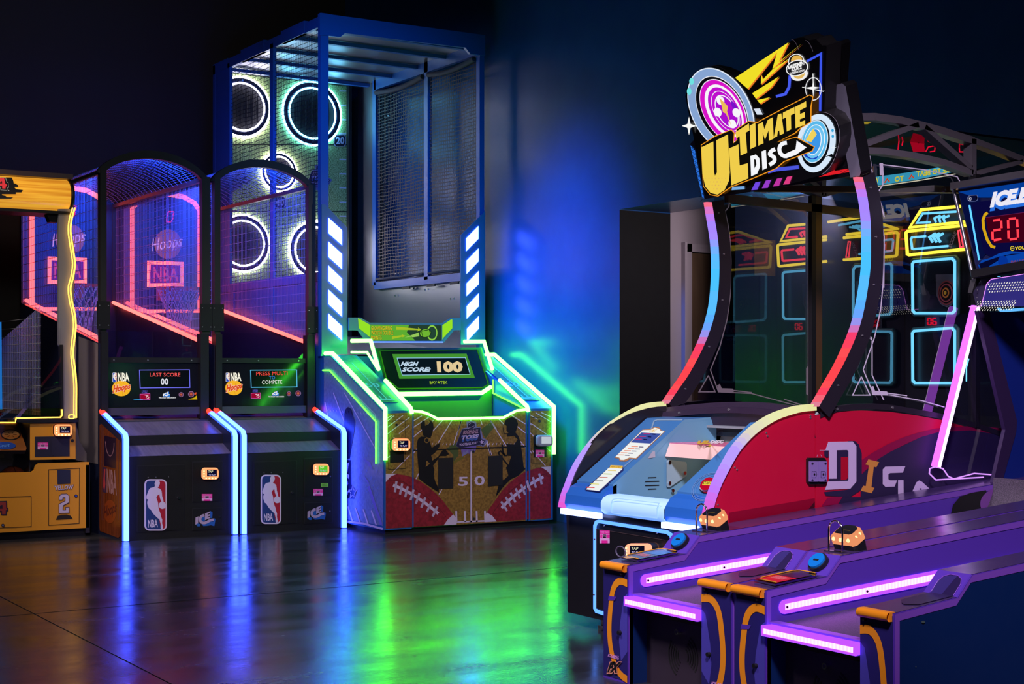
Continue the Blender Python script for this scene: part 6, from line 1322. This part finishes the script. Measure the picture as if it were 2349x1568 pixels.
def lane(k, label):
    dy = -.75 * k; Y1, Y0, R0, R1 = 4.625 + dy, 4.47 + dy, 4.047 + dy, (3.888 if k == 0 else 3.16)
    sh = Vector((0, dy, 0))
    t = thing('ball_rolling_lane', (4.8, (Y1 + R1) / 2, 0), label, 'arcade machine', 'pair of violet ball lanes')
    prof = [(3.345, 0.0), (3.345, .437), (3.62, .463), (3.685, .528), (6.1, .528 + (6.1 - 3.685) * .078), (6.1, 0)]
    zt = lambda x: .437 + (x - 3.345) * .0945 if x < 3.62 else (.463 + (x - 3.62) if x < 3.685 else .528 + (x - 3.685) * .078)
    def pz(y): q = PY(y); q.sh = Vector((0, 0, 0)); return q
    for nm, ya, yb in (('left_rail', R1 * 0 + Y0, Y1), ('right_rail', R1, R0)):
        m = MB(); m.prism([(x, ya, z) for x, z in prof], (0, yb - ya, 0), VIO); rail = m.build(nm, t)
        # glossy cap and paler edge trim on the face towards the camera
        m = MB(); tp = prof[1:5]; m.grid([[(x, ya + .004, z + .002) for x, z in tp], [(x, yb - .004, z + .002) for x, z in tp]], [TOPM]) if False else None
        for (xa, za), (xb, zb), mt in zip(tp[:-1], tp[1:], (TOPM, VIO, TOPM)): m.face([(xa, ya + .003, za + .0015), (xb, ya + .003, zb + .0015), (xb, yb - .003, zb + .0015), (xa, yb - .003, za + .0015)], mt)
        m.build('top_cap', rail)
        m = MB(); o = [(3.347, 0), (3.347, .435)] + [(x, z - .001) for x, z in tp[1:]]; i_ = [(3.367, 0), (3.367, .415), (3.612, .440), (3.678, .505), (6.1, tp[-1][1] - .024)]
        m.grid([[(x, ya - .002, z) for x, z in o], [(x, ya - .002, z) for x, z in i_]], VTR); m.build('edge_trim', rail)
        if nm == 'right_rail' and k == 1:
            m = MB(); m.face([(3.367, ya - .001, 0), (3.367, ya - .001, .414), (3.612, ya - .001, .439), (3.678, ya - .001, .504), (6.1, ya - .001, tp[-1][1] - .025), (6.1, ya - .001, 0)], LBL)
            fq = PY(ya).zm(1780, 1080, 3.2127)
            for x, y in ((1080, 1110), (1026, 1440)): m.ell(fq, x, y, 14 if y < 1200 else 4, 9 if y < 1200 else 5, A(70, 90, 90), .003, n=14)
            m.build('outer_side_panel', rail, 'deep blue outer side panel')
    # front faces: printed curve, stripe, bumper
    FX = 3.345
    q = PX(FX - .001).zm(1380, 1120, 3.5)
    off = [(0, 0), (0, 0)]
    def fr(ya, yb, flip, full):
        """front skin of a rail drawn in unit coordinates, u from outer to inner edge, v = height"""
        def P(u, v, d=.0015): yy = ya + (yb - ya) * (1 - u if flip else u); return (FX - d, yy, v)
        m = MB(); m.face([P(0, .01), P(1, .01), P(1, .43), P(0, .43)], paint('navy_front', (0.02, 0.016, 0.14), .4))
        m.face([P(*p, .002) for p in ((1, .12), (1, .335), (.86, .32), (.70, .22), (.66, .15), (.74, .08))], LAV)
        c = smoothpts([Vector((1.02, .372, 0)), Vector((.68, .375, 0)), Vector((.42, .34, 0)), Vector((.30, .26, 0)), Vector((.26, .18, 0)), Vector((.34, .11, 0)), Vector((.55, .05, 0)), Vector((.80, .025, 0)), Vector((1.02, .018, 0))], 5)
        L_, R_ = [], []
        for i, p in enumerate(c):
            a, b_ = c[max(0, i - 1)], c[min(len(c) - 1, i + 1)]; tt = Vector(((b_.x - a.x) * .15, b_.y - a.y, 0)).normalized(); n = Vector((-tt.y / .15, tt.x, 0)); wd = .0135; L_.append(p + n * wd); R_.append(p - n * wd)
        cl = lambda v: min(1, max(0, v)); m.grid([[P(cl(p.x), p.y, .003) for p in L_], [P(cl(p.x), p.y, .003) for p in R_]], OR2)
        if full:
            m.face([P(*p, .004) for p in ((.22, .295), (.50, .30), (.56, .315), (.24, .312))], VIO)
        for u, v in ((.82, .405), (.72, .185)): c_ = Vector(P(u, v, .002)); m.cyl(c_, c_ + Vector((-.012, 0, 0)), .008 if v < .3 else .004, BLACK, 12)
        m.build('front_print', t, 'navy front with orange swoosh')
        m = MB(); rows = []
        for i in range(9):
            a = math.pi * i / 8 - math.pi / 2; rows.append([(FX - .012 - .012 * math.cos(a), ya + .004, .427 + .014 * math.sin(a)), (FX - .012 - .012 * math.cos(a), yb - .004, .427 + .014 * math.sin(a))])
        m.box(FX - .012, FX + .01, ya + .004, yb - .004, .413, .441, ORG); m.grid(rows, ORG, True); m.build('bumper', t, 'orange rounded bumper')
    fr(Y0 + .002, Y1 - .002, True, k == 0 or True); fr(R1 + .002, R0 - .002, False, False)
    if True:
        lq = PX(FX - .002).zm(1380, 1480, 17.8); lq.sh = sh; m = MB()
        m.text(lq, 'ICE-BALL', [(300, 325), (760, 425), (740, 520), (290, 440)], A(215, 150, 225), .004, .04, .2); m.line(lq, [(340, 440), (730, 560)], 26, A(215, 150, 225), .004)
        if k == 0:
            m.text(lq, 'FX', [(370, 640), (880, 640), (690, 1150), (230, 1150)], A(225, 150, 130), .004, .14); m.text(lq, 'FX', [(400, 675), (850, 660), (665, 1100), (270, 1080)], BLACK, .005, .06)
        m.build('lettering', t)
        if k == 0:
            lq = PX(FX - .002).zm(1380, 1480, 17.8); lq.sh = Vector((0, -.60, 0)); m = MB(); m.text(lq, 'ICE-BALL', [(300, 325), (760, 425), (740, 520), (290, 440)], A(215, 150, 225), .004, .04, .2); m.build('lettering', t)
    # play field and front light bar
    m = MB(); zf = lambda x: .322 + (x - 3.36) * SLP
    m.box(3.36, 3.40, R0, Y0, .328, .334, VTR); m.face([(3.39, R0, zf(3.39)), (5.0, R0, zf(5.0)), (5.0, Y0, zf(5.0)), (3.39, Y0, zf(3.39))], FIELD)
    rows = [[(5.0 + .35 * math.sin(a) * 1.0, y, zf(5.0) + .26 * (1 - math.cos(a))) for y in (R0, Y0)] for a in (math.radians(9 * i) for i in range(11))]
    m.grid(rows, FIELD, True); m.build('playfield', t)
    m = MB(); m.box(3.325, 3.372, R0 + .0, Y0 - .0, .292, .326, PUR); b2 = m.build('front_light_bar', t, 'glowing purple light bar'); m = MB(); m.box(3.322, 3.326, R0 + .01, Y0 - .012, .301, .317, PC); m.build('led_row', b2)
    m = MB(); xs_ = [3.415, 4.7]; w_ = .0235
    def sl(y, d): return [(3.40 + d, y, zf(3.40) + .035), (4.75, y, zf(4.75) + .035)]
    P = []
    for i in range(9): a = math.pi / 2 + math.pi * i / 8; P.append((3.425 + .0235 * math.cos(a), Y0 - .004, .378 + .0235 * math.sin(a)))
    P += [(4.75, Y0 - .004, .378 - .0235 + 1.325 * .064), (4.75, Y0 - .004, .378 + .0235 + 1.325 * .064)]
    m.prism(P, (0, .004, 0), PUR); b3 = m.build('side_light_bar', t, 'glowing purple light bar')
    m = MB(); m.face([(3.425, Y0 - .006, .368), (4.75, Y0 - .006, .368 + 1.325 * .064), (4.75, Y0 - .006, .392 + 1.325 * .064), (3.425, Y0 - .006, .388)], PCX); m.build('led_row', b3)
    m = MB()
    for x in (3.432, 3.80): m.cyl((x, Y0 - .0065, .377 + (x - 3.425) * .064), (x, Y0 - .010, .377 + (x - 3.425) * .064), .0045, BLACK, 10)
    m.build('bar_screws', b3)
    # recessed front with speaker and lock
    m = MB(); m.box(3.43, 3.45, R0, Y0, .0, .30, paint('recess_black', (0.03, 0.02, 0.035), .5)); m.prism([(3.33, R0, .295), (3.36, R0, .295), (3.44, R0, .255), (3.43, R0, .25)], (0, Y0 - R0, 0), BLACK)
    m.face([(3.35, Y0 - .002, 0), (3.43, Y0 - .002, 0), (3.43, Y0 - .002, .28), (3.35, Y0 - .002, .29)], LBL)
    pc = PX(3.4295); cy_, cz_ = (R0 + Y0) / 2 - .005, .13
    for rr in (.03, .043, .056, .069, .082):
        for a0 in (-62, 118):
            for s_ in range(8):
                a = math.radians(a0 + s_ * 12); b_ = math.radians(a0 + s_ * 12 + 12); m.bar((3.429, cy_ + rr * math.cos(a), cz_ + rr * math.sin(a)), (3.429, cy_ + rr * math.cos(b_), cz_ + rr * math.sin(b_)), .001, .006, paint('vent_slot', (0.003, 0.003, 0.004), .8))
    m.build('front_recess', t)
    m = MB(); m.cyl((3.429, cy_ + .02, .215), (3.415, cy_ + .02, .215), .011, CHROME, 18); m.cyl((3.4149, cy_ + .02, .215), (3.414, cy_ + .02, .215), .006, DGREY, 12); m.build('lock', t)
    # left rail: instruction plate, round button on the step, reader and wire hoop behind it
    zs = lambda x: zt(x) + .002
    U = Vector((0, -1, 0)); V = Vector((1, 0, .0945)).normalized()
    TPl = Pl((3.36, Y1, zt(3.36) + .003), U, V)
    W_ = Y1 - Y0; m = MB()
    m.prism([TPl.at(a, b_, .008) for a, b_ in ((.025, .05), (W_ - .015, .04), (W_ - .01, .22), (W_ - .03, .245), (.04, .245), (.02, .22))], TPl.n * -.006, clear('plate_acrylic', (.5, .5, .55), .12), CHROME)
    m.face([TPl.at(a, b_, .010) for a, b_ in ((.035, .055), (W_ - .022, .05), (W_ - .018, .14), (.03, .145))], A(200, 15, 45, .3) if k else A(70, 90, 130, .15)); m.face([TPl.at(a, b_, .010) for a, b_ in ((.03, .148), (W_ - .018, .143), (W_ - .018, .21), (.035, .235))], A(20, 24, 50, .2) if k else A(40, 110, 190, .2))
    C = [TPl.at(a, b_, .012) for a, b_ in ((W_ - .02, .05), (.06, .052), (.033, .075), (.03, .15), (.033, .22), (.05, .238), (W_ - .03, .235))]
    m.tube(C, .0022, A(215, 150, 40, .3), 5)
    for i in range(4): m.bar(TPl.at(.055, .10 + i * .009, .011), TPl.at(W_ - .04, .098 + i * .009, .011), .002, .001, A(230, 140, 150), up=TPl.n)
    m.build('instruction_plate', t, 'red and navy instruction plate' if k else 'glossy blue-grey instruction plate')
    if k == 0:
        m = MB(); c = TPl.at(.05, .03, .012); m.tube([c + Vector((0, .03 * math.cos(a), .02 + .02 * math.sin(a))) for a in (2 * math.pi * i / 20 for i in range(20))], .003, A(90, 85, 110, .3), 6, closed=True)
        m.face([TPl.at(a, b_, .014) for a, b_ in ((.05, .03), (.10, .02), (.12, .05), (.08, .06))], A(225, 175, 90, .2)); m.build('ring_clip', t)
    SP = Pl((3.62, Y1, .463), U, Vector((.065, 0, .065))); sc = SP.at(W_ * .55, .046, .0)
    m = MB(); m.cyl(sc, sc + SP.n * .016, .037, BLACK, 24); m.cyl(sc + SP.n * .016, sc + SP.n * .024, .031, paint('button_blue', S(10, 110, 190), .3, emit=S(5, 70, 140), es=.6), 24)
    m.bar(sc + SP.n * .0245 + Vector((0, .012, 0)), sc + SP.n * .0245 + Vector((0, -.012, 0)), .007, .001, BLACK, up=SP.n); m.build('round_button', t, 'round blue button')
    # reader on the cap
    rx = 3.80 if k == 0 else 3.775; rz = zt(rx); yc = (Y1 + Y0) / 2 - .005
    RP = Pl((rx, yc, rz), U, Vector((1, 0, .6)))
    def R3(a, b_, d): return RP.at(a, b_, d)
    oct_ = [(-.058, .01), (-.045, 0), (.045, 0), (.058, .01), (.058, .055), (.03, .078), (-.03, .078), (-.058, .055)]
    m = MB(); bz = lambda p: Vector((p.x, p.y, zt(p.x) + .001)); top = [R3(a, b_, .022) for a, b_ in oct_]; m.grid([[Vector((p.x + .01, p.y, zt(p.x) + .001)) for p in top], top], BLACK, closed=True); rd = m.build('card_reader', t)
    rim = glow('reader_rim_warm', S(236, 148, 100), 1.0); m = MB(); t1 = [R3(a * 1.03, b_ * 1.02, .020) for a, b_ in oct_]; t2 = [R3(a, .003 + b_ * .96, .045) for a, b_ in oct_]; t3 = [R3(a * .80, .012 + b_ * .76, .055) for a, b_ in oct_]; m.grid([t1, t2, t3], rim, True, closed=True); m.face(t3, rim)
    core = glow('reader_bulb', (1.6, 1.1, .45), 1.2)
    for a, b_ in ((-.035, .003), (.0, .001), (.035, .003), (.052, .025), (.052, .045)): c = R3(a, b_, .043); m.ball(c, .007, core, 10, 6)
    m.build('light_rim', rd); m = MB(); m.face([R3(a * .72, .018 + b_ * .68, .057) for a, b_ in oct_], paint('reader_screen_black', (.01, .01, .015), .15)); m.face([R3(a, b_, .0575) for a, b_ in ((-.02, .038), (.02, .038), (.02, .042), (-.02, .042))], G(90, 70, 40)); m.build('screen', rd)
    m = MB(); hx = rx - .045; P = [(hx, yc + .033, zt(hx))] + [(hx, yc + .033 * math.cos(a), zt(hx) + .075 + .033 * math.sin(a)) for a in (math.pi * i / 12 for i in range(13))] + [(hx, yc - .033, zt(hx))]
    m.tube(P, .0035, CHROME, 8); m.box(hx - .012, hx + .012, yc - .045, yc + .045, zt(hx) + .001, zt(hx) + .004, CHROME); m.build('wire_guard', t, 'chrome wire guard')
    # right rail: ball pocket drawn flat on cap and step, its recess shade painted
    m = MB(); W2 = R0 - R1; TR_ = Pl((3.36, R0, zt(3.36) + .003), U, V); SR = Pl((3.62, R0, .463), U, Vector((.065, 0, .065)))
    DKV = paint('pocket_shade_violet', (0.02, 0.012, 0.07), .3); PB = paint('pocket_violet', (0.035, 0.025, 0.16), .3)
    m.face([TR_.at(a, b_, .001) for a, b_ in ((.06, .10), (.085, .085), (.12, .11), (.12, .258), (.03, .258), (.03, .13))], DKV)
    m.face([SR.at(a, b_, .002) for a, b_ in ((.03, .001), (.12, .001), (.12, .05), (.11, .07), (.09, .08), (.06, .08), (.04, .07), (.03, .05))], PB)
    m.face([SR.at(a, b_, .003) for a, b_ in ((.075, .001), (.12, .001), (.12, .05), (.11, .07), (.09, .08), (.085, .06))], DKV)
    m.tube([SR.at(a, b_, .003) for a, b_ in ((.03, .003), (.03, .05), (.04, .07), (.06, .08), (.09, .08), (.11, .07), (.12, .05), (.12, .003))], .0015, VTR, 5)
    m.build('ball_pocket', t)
    return t
L1 = lane(0, 'violet ball-rolling lane beside the red-sided disc machine, its header showing large red digits')
L2 = lane(1, 'violet ball-rolling lane at the lower right corner, nearest the camera, with red instruction plate')
# wheel cut-outs inside lane one at the far end
m = MB(); q = PY(4.468).zm(1780, 1080, 3.2127); m.art(q, [(1285, 315), (1300, 250), (1350, 190), (1430, 160), (1545, 140), (1560, 315)], BLACK, .003); m.build('dark_cut_out', L1)
m = MB(); m.ell(q, 1680, 240, 180, 125, paint('hump_violet', (0.20, .06, .35), .35), .004); m.build('ball_hop', L1)
# cabinet head of lane one: header, lit grille, clear side with purple tube
HX = 5.29; hq = PX(HX).zm(2180, 400, 4.61)
m = MB(); P = [hq.px(x, y) for x, y in ((78, 160), (2000, -150), (2000, 760), (290, 1065))]; m.prism(P, (.30, 0, 0), paint('header_navy', (0.008, 0.012, 0.07), .35), BLACK); hd1 = m.build('header', L1)
m = MB(); m.art(hq, [(90, 185), (1900, -80), (1900, 100), (420, 245), (230, 245), (100, 205)], G(4, 60, 150), .003); m.art(hq, [(90, 185), (230, 230), (320, 245), (330, 400), (300, 560), (380, 840), (330, 900), (250, 800), (150, 420)], G(6, 14, 60), .0032)
m.art(hq, [(230, 300), (2000, 60), (2000, 760), (430, 870), (360, 830)], G(10, 8, 58), .0035)
m.art(hq, [(300, 960), (340, 905), (420, 885), (520, 835), (640, 808), (760, 820), (2000, 700), (2000, 760), (340, 1040)], G(8, 66, 165), .004); m.art(hq, [(310, 945), (400, 910), (520, 870), (650, 840), (760, 835), (600, 860), (430, 960), (340, 1035)], G(6, 8, 44), .0045)
m.ell(hq, 565, 920, 52, 60, G(4, 50, 150), .005)
m.build('header_face', hd1, 'deep blue lit header face')
m = MB(); SHD = G(40, 110, 220)
m.text(hq, 'ICE.BALL', [(445, 205), (1150, 90), (1120, 290), (425, 395)], SHD, .006, .10, .2); m.text(hq, 'ICE.BALL', [(440, 190), (1150, 75), (1120, 255), (430, 355)], G(235, 232, 245), .008, .07, .2); m.line(hq, [(520, 325), (1150, 235)], 22, G(235, 232, 245), .0085)
m.art(hq, [(190, 240), (210, 220), (290, 215), (305, 240), (300, 270), (280, 285), (215, 288), (195, 275)], G(90, 100, 150), .006); m.art(hq, [(196, 243), (213, 226), (288, 221), (299, 242), (295, 267), (278, 279), (218, 282), (200, 270)], G(8, 12, 50), .0065); m.ell(hq, 215, 257, 20, 22, G(200, 200, 230), .007, rin=.8); m.line(hq, [(222, 245), (211, 257), (222, 269)], 6, G(220, 220, 240), .0075); m.ell(hq, 288, 250, 10, 18, G(5, 5, 20), .007, n=14)
m.build('header_lettering', hd1, 'white slanted header lettering')
m = MB(); m.line(hq, [(405, 405), (375, 425), (355, 480), (362, 570), (400, 690), (445, 760), (485, 770)], 30, G(215, 165, 20), .006); m.build('header_bracket_stripe', hd1, 'yellow curved stripe')
m = MB(); m.art(hq, [(385, 455), (2000, 250), (2000, 660), (460, 728), (410, 610)], G(62, 0, 22), .006); m.line(hq, [(385, 455), (1500, 310)], 4, G(110, 30, 80), .007)
for ch, x0 in (('2', 450), ('0', 618)):
    q4 = [(x0 + 5, 490 if ch == '2' else 472), (x0 + 100, 478 if ch == '2' else 462), (x0 + 112, 680 if ch == '2' else 678), (x0 + 12, 700 if ch == '2' else 690)]; m.digit(hq, ch, q4, 24, glow('digit_red', (1.6, .06, .09), 1.0), .008)
m.build('score_digits', hd1, 'large red digits 20')
m = MB(); m.text(hq, 'YOUR SCORE', [(692, 765), (1010, 735), (1005, 775), (690, 800)], G(240, 215, 40), .006, .04); m.ell(hq, 665, 782, 22, 26, G(240, 215, 40), .006, rin=.75); m.line(hq, [(655, 788), (665, 775), (675, 786)], 6, G(240, 215, 40), .0065)
m.text(hq, 'BALLS', [(650, 910), (790, 895), (790, 925), (650, 940)], G(110, 60, 110), .006, .03); m.text(hq, 'LEFT', [(650, 940), (760, 930), (758, 958), (648, 965)], G(110, 60, 110), .006, .03); m.build('score_caption', hd1)
m = MB(); m.line(hq, [(213, 325), (316, 905)], 20, glow('header_blue_led', (.12, .6, 1.6), 1.2), .007); m.build('header_blue_light', hd1, 'light blue glowing line')
m = MB(); a, b_ = hq.px(80, 150), hq.px(2000, -170); m.bar(a + Vector((-.02, 0, .008)), b_ + Vector((-.02, 0, .008)), .06, .03, STEEL); a, b_, c_ = hq.px(45, 150, .01), hq.px(55, 175, .01), hq.px(262, 1110, .01); m.tube([a, b_, c_], .008, STEEL, 8); m.ball(a, .013, CHROME, 14, 8)
a, b_ = hq.px(300, 1055), hq.px(2000, 760); m.bar(a + Vector((-.02, 0, 0)), b_ + Vector((-.02, 0, 0)), .06, .035, BLACK); m.build('header_frame', hd1)
# grille block
m = MB(); gq = PX(HX - .01).zm(2180, 400, 4.61); m.prism([gq.px(x, y, -.02) for x, y in ((295, 1100), (480, 1080), (480, 1400), (245, 1400), (205, 1250))], (.1, 0, 0), paint('grille_bracket', (0.03, 0.025, 0.07), .35)); m.art(gq, [(230, 1115), (288, 1105), (245, 1250), (200, 1250)], STEEL, .01)
for x, y in ((320, 1130), (355, 1232), (285, 1220), (282, 1300)): m.ell(gq, x, y, 5, 6, SCREW, .0, n=8)
m.build('grille_bracket', L1)
m = MB(); m.prism([gq.px(x, y, .03) for x, y in ((485, 1110), (2000, 870), (2000, 1400), (380, 1395), (435, 1160))], (.02, 0, 0), paint('grille_blue', (0.03, 0.03, 0.22), .3)); m.line(gq, [(1500, 950), (485, 1110), (438, 1160), (385, 1380), (360, 1400), (250, 1400)], 7, glow('grille_edge', (1.0, .35, 1.3), 1.0), .033); gr = m.build('perforated_grille', L1)
m = MB(); DOT = glow('grille_dots', (1.05, 1.0, .85), 1.1)
for r_ in range(9):
    y = 1160 + r_ * 28 if r_ < 4 else 1345 + (r_ - 4) * 22
    for c_ in range(15):
        x = (455 if r_ < 4 else 300 + (9 - r_) * 8) + c_ * 28 + (r_ % 2) * 12
        if r_ >= 4 or True: yy = y - (x - 450) * (.06 if r_ < 4 else .03); m.line(gq, [(x, yy + 8), (x + 8, yy - 6)], 7, DOT, .034)
for c_ in range(8): x = 450 + c_ * 14; pass
m.build('grille_lights', gr, 'rows of small white lights')
# purple tube and clear side
TQ = PY(4.60); a, b_ = TQ.px(2237, 703), TQ.px(2146, 1070)
m = MB(); m.tube([a, b_], .020, glow('purple_tube_body', (1.1, .22, 2.0), 1.0), 10); m.build('slanted_purple_tube', L1, 'slanted glowing purple tube'); m = MB(); m.tube([a + Vector((-.0, -.02, 0)), b_ + Vector((0, -.02, 0))], .008, glow('purple_tube_core', (1.5, 1.1, 1.8), 1.2), 8); m.build('tube_core', L1)
m = MB(); m.face([TQ.px(x, y, .004) for x, y in ((2240, 705), (2300, 640), (2500, 640), (2500, 1085), (2300, 1105), (2235, 1085), (2180, 1100), (2165, 1080), (2145, 1072))], clear('violet_clear', (.80, .78, .95), .08)); m.build('clear_side', L1)
m = MB(); eq = TQ.zm(1900, 560, 2.8); m.tube([eq.px(x, y, .006) for x, y in ((690, 1430), (730, 1440), (765, 1490), (800, 1505), (930, 1470), (1200, 1490), (1300, 1520))], .0032, glow('clear_edge_violet', (.8, .35, 1.3), 1.0), 5); m.tube([eq.px(x, y, .006) for x, y in ((690, 1425), (645, 1440), (642, 1470), (685, 1512), (990, 1495))], .0032, glow('clear_edge_violet', (0, 0, 0)), 5)
m.tube([eq.px(x, y, .02) for x, y in ((880, 735), (865, 790), (865, 880))], .003, CN_, 5); m.build('clear_edge_light', L1)
m = MB(); bq2 = PY(4.52); BLB = paint('lane_body_blue', (0.006, 0.02, 0.22), .4)
m.prism([bq2.px(x, y) for x, y in ((2244, 715), (2600, 715), (2600, 1105), (2300, 1112), (2325, 985))], (0, .02, 0), BLB); m.prism([bq2.px(x, y, .003) for x, y in ((2242, 712), (2268, 712), (2332, 965), (2330, 990), (2296, 1112), (2276, 1112), (2305, 985))], (0, .02, 0), paint('body_frame_violet', (0.03, .015, .07), .4)); m.build('lane_body', L1)
